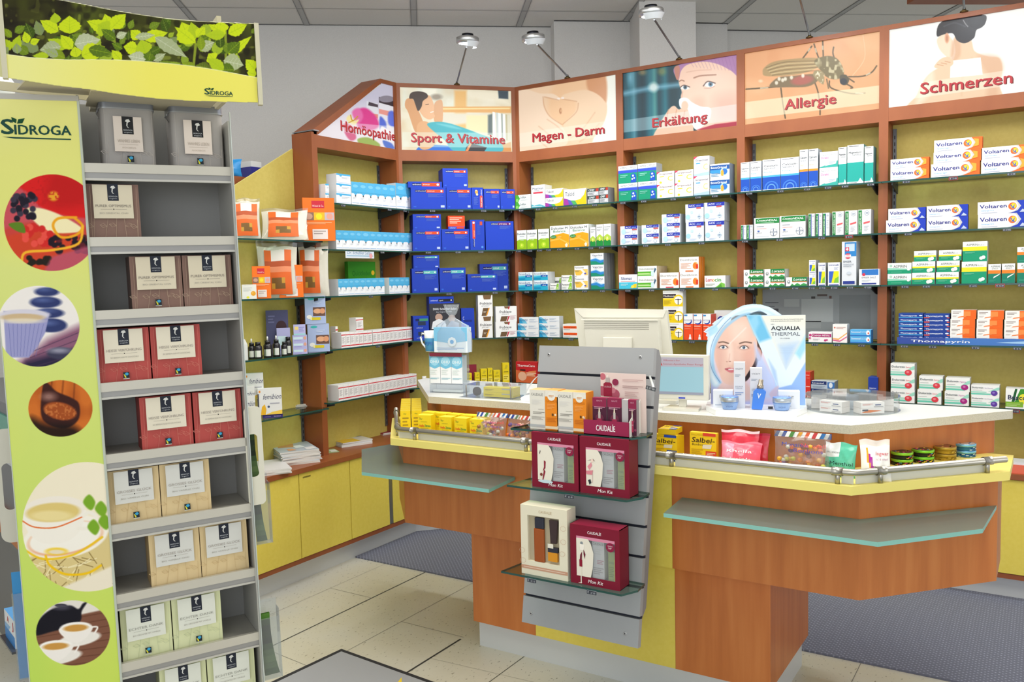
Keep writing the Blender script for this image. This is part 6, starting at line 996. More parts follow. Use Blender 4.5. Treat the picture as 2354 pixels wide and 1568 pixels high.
# ---- customer display
M = FR(-1.13, 2.93, ZT, 8)
E = empty('customer_screen', (-1.13, 2.93, ZT), math.radians(8), label='small beige customer screen with welcome text beside the slatboard', cat='screen')
x0, x1, z0, z1 = rect_on(M, 0, (1507, 1629, 816, 919)); mb = MB(); mb.box(x0, x1, 0, .03, z0, z1, 'dcd9cc'); mb.box(x0+.01, x1-.01, .03, .05, z0+.02, z1-.02, 'c8c5b8'); mb.build('screen_housing', [GLOSS], E, bevel=.003)
a0, a1, b0, b1 = rect_on(M, -.0005, (1511, 1617, 822, 907)); mb = MB(); mb.box(a0, a1, -.001, 0, b0, b1, 'a8d4e0'); hh = b1-b0; mb.box(a0, a1, -.0014, -.001, b1-hh*.25, b1, 'c4bcc8'); mb.box(a0, a1, -.0014, -.001, b0, b0+hh*.07, 'a4a8b8')
text(mb, 'Willkommen in Ihrer', a0+.023, b1-hh*.1, .0058, 'c05a52', .062, -.002); text(mb, 'Sonnen-Apotheke Peter Rongé', a0+.023, b1-hh*.2, .0058, 'c05a52', a1-a0-.024, -.002)
text(mb, 'A', a0+.003, b1-hh*.22, .016, 'd8302c', .015, -.002, bold=.12); mb.build('screen_picture', [SCREEN], E)
mb = MB(); mb.box((x0+x1)/2-.014, (x0+x1)/2+.014, .008, .022, .008, z0+.01, 'd8d5c8'); mb.build('screen_neck', [GLOSS], E, bevel=.003)
p0, p1, _, _ = rect_on(M, -.03, (1523, 1606, 930, 944)); mb = MB(); mb.prism([(p0, -.035), (p1, -.035), (p1-.008, .06), (p0+.008, .06)], .0004, .009, 'd8d5c8'); mb.build('screen_foot', [GLOSS], E, bevel=.002)
mb = MB(); mb.box((x0+x1)/2-.012, (x0+x1)/2+.012, -.0012, 0, z0+.004, z0+.009, '3a4ac0'); mb.build('badge', [GLOSS], E)
# ---- monitor seen from behind
M = FR(-1.35, 3.12, ZT, 2); E = empty('computer_monitor', (-1.35, 3.12, ZT), math.radians(2), label='large beige computer monitor seen from behind above the slatboard', cat='monitor')
f = lambda x, y, yy=0: Lp(M, yy, x, y)
q = [f(1338, 850), f(1320, 709), f(1532, 712), f(1547, 850)]; mb = MB(); mb.plate(q[::-1][::-1] if False else [q[0], q[3], q[2], q[1]], 0, .02, 'd9d6c8'); mb.plate([f(1320, 709), f(1341, 730), f(1525, 730), f(1532, 712)][::-1], -.003, 0, 'e2dfd2'); mb.build('monitor_shell', [GLOSS], E, bevel=.003)
q = [f(1350, 830, -.03), f(1342, 733, -.03), f(1512, 735, -.03), f(1519, 830, -.03)]; mb = MB(); mb.plate([q[0], q[3], q[2], q[1]], -.03, 0, 'd4d1c4')
for i in range(4):
    a, b = f(1342, 743+i*4, -.03), f(1492, 745+i*4, -.03); mb.box(a[0], b[0], -.031, -.03, a[1]-.002, a[1], '8e8b80')
a, b = f(1337, 733, -.03), f(1512, 738, -.03); mb.box(a[0], b[0], -.036, -.03, a[1]-.006, a[1], 'e4e1d4'); mb.build('rear_cover', [GLOSS], E, bevel=.002)
a, b = f(1387, 790, -.04), f(1452, 776, -.04); mb = MB(); mb.box(a[0], b[0], -.045, -.03, a[1]-.08, b[1], 'dedbce'); mb.build('hinge_cover', [GLOSS], E, bevel=.002)
mb = MB(); mb.box(-.0, .06, -.03, .0, .01, .12, 'd0cdc0'); mb.box(-.08, .14, -.08, .1, .0004, .012, 'd0cdc0'); mb.build('monitor_stand', [GLOSS], E)
# ---- remedy dispenser with gift bag
Bc = B_
M = FR(-2.2, 2.965, ZT, 9); E = empty('acrylic_dispenser', (-2.2, 2.965, ZT), math.radians(9), label='clear acrylic dispenser holding three blue white salts cartons', cat='dispenser')
x0, x1, z0, z1 = rect_on(M, 0, (378, 716, 655, 1060), Bc); mb = MB(); t = .0025; z0 = .0003
for (a, b, c, d, e, f_) in ((x0, x1, 0, t, z0, .035), (x0, x0+t, 0, .06, z0, z1), (x1-t, x1, 0, .06, z0, z1), (x0, x1, .06, .06+t, z0, z1), (x0, x1, 0, .06, z0, z0+t)): mb.box(a, b, c, d, e, f_)
mb.build('acrylic_case', [ACRYL], E)
mb = MB(); mb.box(x0+.004, x1-.004, -.0, .001, z1-.018, z1-.002, '7c2a3c'); mb.build('burgundy_strip', [PRINT], E)
D('dh', '', 'eef0f1', [('r', 0, .62, 1, 1, '74bede'), ('p', [(0, .66), (0, .6), (.5, .52), (1, .6), (1, .66)], '74bede'), ('e', .5, .8, .4, .4, '9cd4ec'), ('t', 'DHU', .1, .72, .1, 'e6f4fa', .8, 0, .05), ('l', .1, .3, .7, .5, 3, 'd8e4e0'), ('l', .08, .14, .92, .2, 2, '7cb8c8')], 'dfe4e8', '6cb8e0', .045)
for i, (a, b, n_) in enumerate(((382, 488, '11'), (492, 598, '8'), (602, 710, '1'))):
    o = setbox(M, .006, (a, b, 722, 1000), 'dh', Bc, 'blue white salts carton numbered %s in the acrylic dispenser' % n_, 'box', 'salts_carton', 'salts cartons in the acrylic dispenser', None)
    DS_ = MB(); w_ = o.dimensions; 
    o.matrix_world = M@Matrix.Translation(((rect_on(M, .006, (a, b, 722, 1000), Bc)[0]+rect_on(M, .006, (a, b, 722, 1000), Bc)[1])/2, .006, .042))
mb = MB(); mb.box(x0+.012, x1-.014, .008, .03, .004, .0135, 'eeeeea'); tag(setM(mb.build('leaflet', [PRINT]), M), 'white folded leaflet lying in the foot of the acrylic dispenser', 'leaflet')
mb = MB(); mb.box(x0+.004, x1-.004, .005, .055, .036, .0415, 'f0f4f6'); mb.build('inner_shelf', [ACRYL], E)
# mug with gift cartons in organza
zt = z1+.0005
E2 = empty('gift_mug', (0, 0, 0), 0, label='white mug with blue print partly wrapped in organza on the dispenser', cat='mug'); xm, _ = Lp(M, .03, 985, 790); E2.matrix_world = M@Matrix.Translation((xm+.012, .035, zt))
mb = MB(); mb.lathe([(.024, 0), (.027, .003), (.03, .06), (.032, .092), (.0295, .092), (.027, .02), (0.001, .01)], n=28, col=['eef2f4', '4f9ccc', 'eef2f4', 'e8eef0', 'e0e6e8', 'e0e6e8'], cap=False)
for i in range(5): mb.X = Matrix.Rotation(-2.2+i*.28, 4, 'Z'); mb.box(.0302, .0308, -.004, .004, .03+.008*(i % 2), .044, '2f6fb0'); mb.X = Matrix()
mb.build('mug_body', [GLOSS], E2)
mb = MB(); mb.tube([(-.028, 0, .076), (-.045, 0, .08), (-.054, 0, .062), (-.046, 0, .035), (-.027, 0, .014)], .0042, 'eceff0'); mb.build('mug_handle', [GLOSS], E2)
MG = M@Matrix.Translation((0, -.002, 0)); D('gift', '', 'e6eef4', [('r', 0, .5, 1, 1, '7cc0e4'), ('p', [(0, .56), (0, .46), (.5, .36), (1, .46), (1, .56)], '7cc0e4'), ('l', .08, .08, .9, .2, 2, '9cb8e0')], 'd0dce8', '8cc8e8', .04)
o = setbox(MG, .0, (425, 758, 405, 640), 'gift', Bc, 'pair of sky blue salts cartons wrapped together as a gift', 'box', 'salts_carton', None, zt)
cx, cz = Lp(MG, -.004, 900+606/4.359, 660+549/4.359); mb = MB(); mb.X = Matrix.Translation((cx, -.003, cz))@Matrix.Rotation(math.pi/2, 4, 'X'); mb.lathe([(.021, 0), (.021, .002)], n=8, col='eef4f6'); mb.lathe([(.009, .002), (.009, .0026)], n=20, col='4fa4dc'); o = mb.build('seal', [PRINT]); o.matrix_world = MG; tag(o, 'white octagonal seal with blue centre stuck on the wrapped gift', 'seal')
g0, g1, h0, h1 = rect_on(MG, -.01, (415, 762, 380, 640), Bc); gx = (g0+g1)/2
mb = MB(); n = 28; prof = [(0, 1.03), (.35, 1.06), (.7, 1.03), (.95, .85), (1.1, .5), (1.22, .2), (1.3, .13), (1.42, .28), (1.6, .36), (1.72, .42)]; H_g = h1-zt
v = []
for j, (a, s) in enumerate(prof):
    for i in range(n):
        t = 2*math.pi*i/n; fl = 1+.16*math.sin(7*t+j)*(a > .8); v.append((gx+(g1-g0)/2*s*math.cos(t)*fl-.006*(a > 1), .022+.034*s*math.sin(t)*fl, zt+.001+(h1-zt)*a))
mb.add(v, [(j*n+i, j*n+(i+1) % n, (j+1)*n+(i+1) % n, (j+1)*n+i) for j in range(len(prof)-1) for i in range(n)], 'ffffff', 0, True); o = mb.build('organza_bag', [ORGZ]); o.matrix_world = MG; tag(o, 'white organza gift bag tied at the top over the cartons', 'gift bag')
# ---- lying acrylic case with yellow tubes
M = FR(-1.95, 2.90, ZT, 3); E = empty('acrylic_case', (-1.95, 2.90, ZT), math.radians(3), label='flat clear acrylic case with yellow remedy boxes lying on the countertop', cat='case')
x0, x1, _, z1 = rect_on(M, 0, (1140, 1925, 170, 370), Z7); z1 = .05; mb = MB()
for a in ((x0, x1, 0, .002, .0003, z1), (x0, x0+.002, 0, .12, .0003, z1), (x1-.002, x1, 0, .12, .0003, z1), (x0, x1, .12, .122, .0003, z1), (x0, x1, 0, .12, z1, z1+.002), (x0-.01, x1+.04, -.02, .13, .0002, .002)): mb.box(*a)
mb.build('acrylic_shell', [ACRYL], E)
for x in (x0+.012, x1-.012):
    mb = MB(); mb.lathe([(.003, .002), (.003, z1)], (x, .006, 0), 10, '9a8c7c'); mb.build('metal_spacer', [METAL], E)
D('yb', '', 'f0d414', [('r', .62, .55, .92, .8, 'b8b4a8'), ('r', .0, .0, .0, .0, 'f0d414'), ('l', .05, .3, .35, .6, 2, 'a08c1c')], 'd8bc10', 'f4dc2c', .06)
for i in range(2):
    o = setbox(M, .014, (1465, 1932, 290-i*105, 370-i*95), 'yb', Z7, 'yellow flat remedy box, %s of two inside the acrylic case' % ('lower', 'upper')[i], 'box', 'remedy_box', 'yellow remedy boxes in the acrylic case', .004+i*.0205, h=.02)
mb = MB(); cx, cz = Lp(M, .02, 900+1350/6.924, 860+225/6.924); mb.X = Matrix.Translation((cx, .03, .023))@Matrix.Rotation(math.pi/2, 4, 'X'); mb.lathe([(.0185, 0), (.0185, .01)], n=24, col='3a2c2c'); o = mb.build('dark_disc', [MATTE]); o.matrix_world = M; tag(o, 'dark round disc standing inside the clear acrylic case', 'disc')
# ---- card terminal
p = atz(1222, 921, ZT); M = FR(p[0]+.0, p[1]+.02, ZT, 20); E = empty('card_terminal', (0, 0, 0), 0, label='white card payment terminal with coloured keys half hidden by the slatboard', cat='card terminal'); E.matrix_world = M
mb = MB(); pr_ = [(-.045, .0004), (-.05, .012), (-.035, .022), (.0, .028), (.04, .062), (.05, .064), (.055, .055), (.05, .0004)]; mb.plate(pr_, -.035, .035, 'e9ecef'); mb.build('terminal_body', [GLOSS], E, bevel=.004)
mb = MB(); mb.plate([(-.012, .028), (.042, .068), (.048, .066), (-.002, .024)], -.0365, -.035, 'b4bcc4'); 
for i in range(4):
    for j in range(3): mb.box(-.002+i*.011, .006+i*.011, -.0375, -.0365, .028+i*.0085-j*.0085, .0345+i*.0085-j*.0085, ['c86a7c', '4a5cb8', '5a6cd0', '3a9a7c'][i] if j == 2 else '6a74c4')
mb.build('keypad', [GLOSS], E)
mb = MB(); n = 14; v = [];
for i in range(n+1):
    t = i/n; v += [(-.035+.07*t, -.03, .03+.075*math.sin(t*1.5)), (-.035+.07*t, .03, .03+.075*math.sin(t*1.5))]
mb.add(v, [(2*i, 2*i+1, 2*i+3, 2*i+2) for i in range(n)], 'dcdfe2', sm=True); mb.build('privacy_shield', [GLOSS], E)
# ---- round revolving acrylic tray with ointment boxes
c = np.array([-.600, 3.19]); E = empty('round_acrylic_tray', (c[0], c[1], ZT), 0, label='round clear acrylic tray with flat ointment boxes on the right of the countertop', cat='tray')
r = .158; mb = MB(); mb.lathe([(r, .0003), (r, .003)], n=48); mb.lathe([(r, .05), (r, .0525)], n=48); mb.lathe([(r-.003, .003), (r-.003, .05)], n=48, cap=False); mb.build('acrylic_shell', [ACRYL], E)
mb = MB(); mb.lathe([(.022, .003), (.022, .05)], n=20, col='c8ccd0'); mb.build('hub', [GLOSS], E)
D('oint', '', 'efe9e2', [('r', .0, .0, .0, .0, 'efe9e2'), ('r', .6, .45, .85, .62, '3a4c7c'), ('l', .06, .5, .5, .8, 2, 'd89080'), ('l', .55, .1, .95, .3, 1, '8a8a90')], 'e0d8d0', 'f0e6dc', .05)
D('oinb', '', 'efe9e2', [('p', [(.0, .2), (.4, .2), (.9, .5), (.3, .7)], 'e07c3c'), ('r', .05, .5, .3, .8, '3c4654')], 'e0d8d0', 'f0dccf', .05)
for i in range(6):
    a = -math.pi/2-.35+i*math.pi/3
    for j in range(2):
        ob = carton('oint' if i % 2 == 0 or j else 'oinb', .085, .019, .05, 'ointment_box'); ob.matrix_world = FR(c[0], c[1], ZT+.0035+j*.0195, 0)@Matrix.Rotation(a+math.pi/2, 4, 'Z')@Matrix.Translation((0, -.135, 0)); tag(ob, 'flat pale ointment box, %s of the pair at the %s of the round tray' % (('lower', 'upper')[j], ['front', 'right front', 'right rear', 'rear', 'left rear', 'left front'][i]), 'box', 'ointment boxes in the round tray')
# small pill bottle by the corner bay
mb = MB(); mb.lathe([(.017, 0), (.018, .003), (.018, .035), (.012, .042), (.013, .044), (.013, .062), (.012, .064)], n=20, col=['eeeeea', 'eeeeea', 'eeeeea', 'f0f0ee', 'f4f4f2', 'f4f4f2']); mb.lathe([(.0183, .006), (.0183, .03)], n=20, col='d88a84', cap=False)
p = atp(900+327/4.359, 865, np.array([-UD[1], UD[0]]), float(np.array([-UD[1], UD[0]])@P1)); tag(mb.build('pill_bottle', [GLOSS], None, (p[0], p[1], SH[4])), 'small white pill bottle at the left of the lowest shelf, Sport bay', 'bottle')
mb = MB(); mb.box(-.055, .055, 0, .02, 0, .115, '8c2a3c'); decals(mb, [('e', .5, .75, .1, .1, 'd8c080'), ('t', 'en', .3, .28, .12, 'd8a8a8', .4)], .11, .115, 0, -.055)
p = atp(900+765/4.359, 850, np.array([-UD[1], UD[0]]), float(np.array([-UD[1], UD[0]])@P1)+.05); tag(mb.build('leaflet_card', [PRINT], None, (p[0], p[1], SH[4]), math.atan2(UD[1], UD[0])), 'dark red leaflet card with pale disc on the lowest shelf, Sport bay', 'card')
# dark salts showcard on the fourth shelf of the corner bay
n2_ = np.array([-UD[1], UD[0]]); Mc = frame((*(P1-n2_*(SF-.004)), SH[3]), UD); x0, x1, z0, z1 = rect_on(Mc, 0, (383, 690, 163, 515), Bc)
mb = MB(); mb.box(x0, x1, 0, .004, 0, z1, '34343c'); decals(mb, [('t', 'DHU Schüßler-Salze', .12, .82, .055, 'eceef2', .76, 0, .05), ('t', 'Das Original seit 1874', .22, .75, .035, 'c8ccd4', .5), ('e', .3, .62, .12, .12, 'b89888'), ('e', .72, .58, .12, .12, 'a88878'), ('p', [(.05, .3), (.55, .3), (.5, .5), (.3, .58), (.1, .5)], 'dfe3e8'), ('p', [(.5, .3), (.95, .3), (.95, .45), (.7, .52)], '8a94a8')], x1-x0, z1, 0, x0)
tag(setM(mb.build('showcard', [PRINT]), Mc), 'dark showcard with salts advert and white coated figure, fourth shelf, Sport bay', 'showcard')
# ================================================================== TEA DISPLAY STAND ON THE LEFT
TA = math.radians(62.3); TU = (math.cos(TA), math.sin(TA))
TM = frame((-1.858, 1.134), TU)@Matrix.Translation((.024, 0, 0))@Matrix.Rotation(-.016, 4, 'Y')
TE = empty('tea_display_stand', (0, 0, 0), 0, label='tall tea display stand with green picture panel, eight shelves and leaf header', cat='display stand'); TE.matrix_world = TM
TW, TD_ = .322, .16; TZ = [1.789-.168*i for i in range(10)]
SIL = newmat('silver_grey_card', .45, .25, 'b3b0a8')[0]; INN = newmat('grey_card_inside', .6, .1, '8d8d8b')[0]; CRM = newmat('cream_card', .55, 0, 'cfc9b4')[0]
def tb(name, a, mats, par=TE, **k): mb = MB(); mb.box(*a); return mb.build(name, mats, par, **k)
tb('back_panel', (-.004, TW+.006, TD_, TD_+.006, .12, 1.95), [INN]); tb('side_panel', (-.005, 0, .004, TD_, .12, 1.94), [INN])
mb = MB(); mb.plate([(TW, .1), (TW+.004, .1), (TW+.004, 1.90), (TW, 1.90)], -.004, TD_, 'b9b8b2', 0); mb.plate([(TW+.0041, .1), (TW+.006, .1), (TW+.006, 1.92), (TW+.0041, 1.92)], -.01, -.003, 'c4ccc8'); mb.build('side_panel', [attr_mat('silver_edge', .4, .3)], TE)
tb('base', (-.19, TW+.01, -.01, TD_+.01, 0.004, .12), [SIL])
for i, z in enumerate(TZ):
    if z < .2: break
    sh = tb('shelf', (0.0005, TW-.0005, .011, TD_-.001, z-.012, z-.006), [SIL])
    mb = MB(); mb.box(-.001, TW+.001, 0, .010, z-.021, z, 'c6c2b6'); mb.box(0, TW, .004, .010, z-.034, z-.021, '9d9c9a'); mb.box(-.001, TW+.001, .001, .010, z-.039, z-.034, 'c2c0b8'); mb.build('shelf_lip', [attr_mat('lip', .35, .35) if i == 0 else bpy.data.materials['lip']], sh)
# picture panel, turned slightly towards the room
PM = Matrix.Rotation(math.radians(-10), 4, 'Z'); PW = .19; TPM = TM@PM
PA = (-PW, -.004, .3, 1.925)
mb = MB(); A = Art(TPM, PA[0], PA[1], PA[2], PA[3], -.0035, 780, (0, 0, 1), 'd6dc74')
A.vgrad(230, 1568, 'e4e294', 'bcd85c').noise(260, .3, 'e6e264', .5)
def circ(cx, cy, rx, ry, bgc):
    m = np.clip(.5+(1-np.sqrt(((A.X-cx)/rx)**2+((A.Y-cy)/ry)**2))*min(rx, ry)/1.6, 0, 1); keep = A.I.copy(); A.mix(m, bgc); return m, keep
def endc(mk): m, keep = mk; A.I = keep*(1-m[..., None])+A.I*m[..., None]
# fruit
mk = circ(120, 512, 111, 111, 'c8505a'); A.blob([(0, 400), (250, 400), (260, 490), (180, 500), (100, 480), (60, 440)], 'd81c1c', soft=3).blob([(120, 400), (200, 420), (190, 470), (110, 470)], 'b01414', .6, 14).ell(123, 451, 12, 11, 'e8a028', soft=3).noise(5, .7, 'c01818', .6, A.pm([(50, 400), (250, 400), (250, 480), (60, 470)], 4))
A.ell(110, 590, 150, 60, 'e0501c', soft=3).ell(110, 570, 140, 62, 'c83c2c', .7, 4).blob([(60, 480), (100, 480), (150, 500), (190, 530), (120, 535), (80, 510)], 'f4e8b8', soft=2)
rs = random.Random(4)
for i in range(34): A.ell(28+rs.random()*52, 445+rs.random()*62, 7, 7, '1c1826' if i % 3 else '3a3444', soft=1.5)
for i in range(22): A.ell(56+rs.random()*60, 520+rs.random()*42, 8, 8, 'd02824' if i % 3 else 'e85044', soft=1.5)
for i in range(40): A.ell(115+rs.random()*85, 545+rs.random()*35, 7, 6, '201420' if i % 3 else '5c1c28', soft=1.5)
for i in range(14): A.ell(66+rs.random()*48, 592+rs.random()*22, 7, 6, '241c14', soft=1.5)
A.line([(175, 500), (135, 502), (122, 520), (140, 545), (175, 540), (190, 520), (170, 500)], 6, 'f0a41c', soft=1.5).line([(190, 520), (180, 560), (120, 575), (60, 580), (50, 600)], 6, 'f4b42c', soft=1.5).ell(85, 600, 34, 16, 'f0a41c', 0).blob([(20, 515), (50, 512), (58, 535), (36, 530)], '5c8020', soft=1.5).poly([(120, 590), (220, 560), (220, 640), (100, 625)], 'b85470', .8, 4)
endc(mk)
# pebbles and bowl
mk = circ(88, 750, 95, 93, 'efe9e4'); A.poly([(110, 780), (200, 740), (200, 860), (0, 860), (60, 820)], '8a5a74', soft=10).poly([(60, 830), (180, 800), (180, 860), (40, 860)], '2a2440', soft=8)
for k in range(5): A.line([(70, 810+k*12), (180, 765+k*16)], 2, '4a3450', .7, 1, False)
for cx, cy, rx, ry in ((118, 748, 36, 16), (113, 720, 34, 11), (105, 695, 36, 13), (108, 671, 28, 10)): A.ell(cx, cy, rx, ry, '2f3a6c', soft=2).ell(cx-8, cy-5, rx*.5, ry*.35, '6a7cb4', .6, 4)
A.ell(140, 812, 32, 14, '3c3c54', soft=2).ell(136, 806, 22, 6, 'b4b4c4', .7, 4)
A.poly([(8, 715), (114, 720), (104, 765), (84, 800), (66, 822), (14, 822)], '9a9ac8', soft=1.5).ell(56, 724, 58, 13, 'd4d0dc', soft=1.5).ell(52, 730, 50, 9, 'cdb38c', soft=1.5).ell(52, 738, 46, 6, 'e6dcc8', .8, 2)
for k in range(9): A.line([(20+k*10, 745), (26+k*7, 818)], 1.5, '6c70ac', .6, .6, False)
endc(mk)
# scoop of rooibos
mk = circ(139, 939, 74, 65, 'b85c20'); A.noise(30, .7, 'd8762c', .4)
for k in range(3): A.line([(120+k*26, 870), (112+k*28, 940)], 3, '6c3010', .7, 2)
A.blob([(98, 890), (108, 880), (130, 900), (165, 915), (182, 930), (180, 965), (150, 985), (110, 975), (94, 950)], '3c1c18', soft=2).ell(112, 912, 16, 9, 'c89c90', .6, 6).ell(138, 945, 38, 20, 'a04c20', soft=2, rot=.2).noise(4, .8, 'c8743c', .5, A.pm([(102, 935), (130, 925), (172, 940), (176, 955), (150, 966), (104, 955)], 3)).blob([(70, 960), (110, 975), (170, 980), (190, 1010), (90, 1010)], '100a0a', .85, 10)
endc(mk)
# cup and saucer
mk = circ(200, 1211, 149, 149, 'f0e6cc'); A.poly([(40, 1290), (260, 1220), (300, 1300), (180, 1370), (70, 1330)], 'd8c488', soft=3)
for k in range(60):
    x, y = 70+rs.random()*190, 1270+rs.random()*80; a = rs.random()*3.1; A.line([(x, y), (x+30*math.cos(a), y+30*math.sin(a))], 2.4, 'f0e4b8' if k % 2 else '8c7440', .8, .6, False)
A.poly([(120, 1360), (260, 1300), (260, 1370)], 'ece2cc', soft=3).ell(150, 1235, 100, 48, 'f4eee0', soft=1.5, rot=-.2).ell(150, 1238, 88, 38, 'e8a074', .8, 2, -.2).ell(150, 1236, 84, 35, 'f4efe4', soft=1.5, rot=-.2).line([(58, 1265), (100, 1285), (170, 1275), (235, 1235)], 5, 'ecc014', .9, 1.5)
A.blob([(54, 1190), (60, 1215), (80, 1240), (110, 1250), (150, 1246), (180, 1225), (196, 1185), (192, 1170), (120, 1150), (60, 1175)], 'f2ece0', soft=1.5).ell(124, 1171, 72, 30, 'efe7da', soft=1.5, rot=-.08).ell(122, 1178, 62, 22, 'dcc478', soft=2, rot=-.06).ell(118, 1186, 48, 12, 'ecdca0', .8, 3).line([(52, 1198), (80, 1212), (130, 1212), (190, 1188)], 3, 'e06a30', .95, 1)
A.line([(180, 1215), (210, 1212), (222, 1190), (205, 1178), (192, 1186)], 8, 'f0eadc', soft=1.5)
for x, y in ((205, 1155), (232, 1170), (240, 1200), (215, 1212)): A.blob([(x-14, y), (x, y-18), (x+14, y), (x+4, y+18)], '7aa82c', soft=2)
A.line([(105, 1278), (115, 1300), (150, 1320), (200, 1318), (232, 1300)], 5, 'f0c010', soft=1.5).ell(130, 1268, 26, 9, 'f0c418', .8, 2).ell(130, 1269, 19, 5, 'e8dcc0', soft=1.5)
endc(mk)
# black pot and white cups
mk = circ(168, 1455, 85, 75, 'e2dcd2'); A.poly([(60, 1440), (270, 1395), (270, 1560), (60, 1560)], '7c5240', soft=2)
for k in range(8): A.line([(70, 1440+k*14), (260, 1405+k*16)], 2, '5c3828', .7, 1, False)
A.blob([(80, 1460), (90, 1425), (120, 1400), (160, 1392), (180, 1400), (190, 1388), (200, 1385), (188, 1405), (186, 1425), (172, 1438), (120, 1452)], '17161f', soft=2).ell(140, 1392, 14, 4, '2c2a34').ell(140, 1396, 22, 7, '7c7888', .4, 3)
for cx, cy, s in ((176, 1450, 1), (130, 1492, 1.05)):
    A.ell(cx+6, cy+20, 50*s, 15, 'e9e4dc', soft=1.5, rot=-.2).blob([(cx-38*s, cy-6), (cx+34*s, cy-12), (cx+24*s, cy+14), (cx, cy+28), (cx-26*s, cy+18)], 'efe9e2', soft=1.5).ell(cx-2, cy-8, 36*s, 12, 'f4f0ea', soft=1.2, rot=-.08).ell(cx-2, cy-6, 28*s, 8, 'c89448', soft=1.5, rot=-.08).line([(cx+32*s, cy-8), (cx+48*s, cy-8), (cx+40*s, cy+8)], 4, 'efe9e2', soft=1.2)
endc(mk)
A.into(mb); mb.box(PA[0], PA[1], -.0034, .004, PA[2], PA[3], 'c9cbb0')
mb.box(-PW, -.0, -.0045, .006, PA[3], PA[3]+.012, 'b4b2ae'); mb.box(-.004, .0008, -.0045, .004, PA[2], PA[3], 'b9c0b4'); mb.box(-PW-.002, -PW, -.0045, .004, PA[2], PA[3], 'b9c0b4')
def tt(mbb, M, y, t, x, yb, x2, cap, c, bold=0, yr=None):
    a_, za = Lp(M, y, x, yb); b_, zb = Lp(M, y, x2, yb if yr is None else yr); _, zc = Lp(M, y, x, yb-cap); text(mbb, t, a_, za, zc-za, c, b_-a_, y-.0008, bold=bold, zs=(zb-za)/(b_-a_)/1. if yr else 0)
def sidroga(mbb, M, y, x0, y0, x1, y1, s):   # lettering, underline and two leaves
    tt(mbb, M, y, 'S', x0, y0, x0+26*s, 32*s, '1f4a40', .09); tt(mbb, M, y, 'IDROGA', x0+30*s, y0+1*s, x1, 21*s, '1f4a40', .07)
    f = lambda a, b: Lp(M, y-.0008, a, b); q = [f(x0+2*s, y0+6*s), f(x1, y1+8*s), f(x1, y1+10.5*s), f(x0+30*s, y0+10.5*s)]; mbb.add([(a, y-.0008, b) for a, b in q], [(3, 2, 1, 0)], '1f4a40')
    for L in (((33, -24), (22, -38), (24, -28)), ((22, -38), (34, -33), (33, -24)), ((35, -23), (52, -35), (38, -33)), ((35, -23), (47, -24), (52, -35))):
        q = [f(x0+a*s, y0+b*s) for a, b in L]; mbb.add([(a, y-.0008, b) for a, b in q], [(0, 1, 2)], '2f6a48'); mbb.add([(a, y-.0008, b) for a, b in q], [(2, 1, 0)], '2f6a48')
def sid(mbb, Mw, y, *a):
    sidroga(mbb, Mw, y, *a)
sid(mb, TPM, -.0035, 3, 308, 163, 311, 1.03)
pp = mb.build('picture_panel', [attr_mat('poster_print', .55, spec=.12)], TE); pp.matrix_parent_inverse = Matrix(); pp.matrix_basis = PM; tag(pp, 'lime green panel with five round tea photographs')
# ---- header: curved leaf picture in front, box behind
HM = Matrix.Translation((0, -.10, 0))@Matrix.Rotation(math.radians(-5), 4, 'Z'); THM = TM@HM; hy = 0
hx0, _ = Lp(THM, hy, 2, 100); hx1, _ = Lp(THM, hy, 592, 150); _, hz0 = Lp(THM, hy, 590, 238); _, hz1 = Lp(THM, hy, 0, -60); _, hzl = Lp(THM, hy, 8, 178)
hz0 = min(hz0, hzl)
C1 = (0, 0, 3.734); A = Art(THM, hx0, hx1, hz0-.005, hz1, hy, 760, C1, '2f2c18')
A.noise(220, .7, '55601c', .35).noise(120, .6, '6f7c24', .5).noise(60, .5, '14100c', .55).noise(45, .45, 'a4b040', .72).noise(260, .5, '201a10', .5)
rs = random.Random(8)
def leaf(bx, by, tx, ty, w, c, vein=None, ser=1):
    dx, dy = tx-bx, ty-by; L = math.hypot(dx, dy); ux, uy = dx/L, dy/L; nx_, ny_ = -uy, ux; P = []
    for s in (1, -1):
        side = []
        for i in range(1, 12):
            t = i/12; ww = w*1.3*math.sin(math.pi*t**.8)*(1-.15*t)*(1+.13*ser*(i % 2)); side.append((bx+dx*t+nx_*ww*s, by+dy*t+ny_*ww*s))
        P += side if s == 1 else side[::-1]
        if s == 1: P.append((tx, ty))
    P.append((bx, by)); A.poly(P, c, 1, 2)
    v = vein or '9cb820'; A.line([(bx, by), (tx, ty)], 4, v, .7, 1.5, False)
    for i in range(2, 10, 2):
        t = i/12; cx, cy = bx+dx*t, by+dy*t; ww = w*.75*math.sin(math.pi*t)
        for s in (1, -1): A.line([(cx, cy), (cx+nx_*ww*s+ux*w*.3, cy+ny_*ww*s+uy*w*.3)], 2.5, v, .5, 1, False)
Y1, Y2, Y3, Y4, P_ = 'c6d81e', 'aec422', '7f9420', '57701c', 'a9b48c'
for st in (((640, 520), (610, 330)), ((1040, 520), (950, 260)), ((1660, 580), (1680, 380)), ((1940, 560), (1935, 260))): A.line(list(st), 22, '8a9a2c', .95, 3, False)
for i in range(70):
    x, y = rs.uniform(0, 2200), rs.uniform(180, 560)+rs.uniform(0, 100); a_ = rs.uniform(-2.9, -.3); L_ = rs.uniform(60, 150); leaf(x, y, x+L_*math.cos(a_), y+L_*math.sin(a_), L_*.26, rs.choice(['57701c', '6c8420', '3f5418', '88a02c', '7c8c5c', '4a6418', '9cb42c']), '8a9c3c')
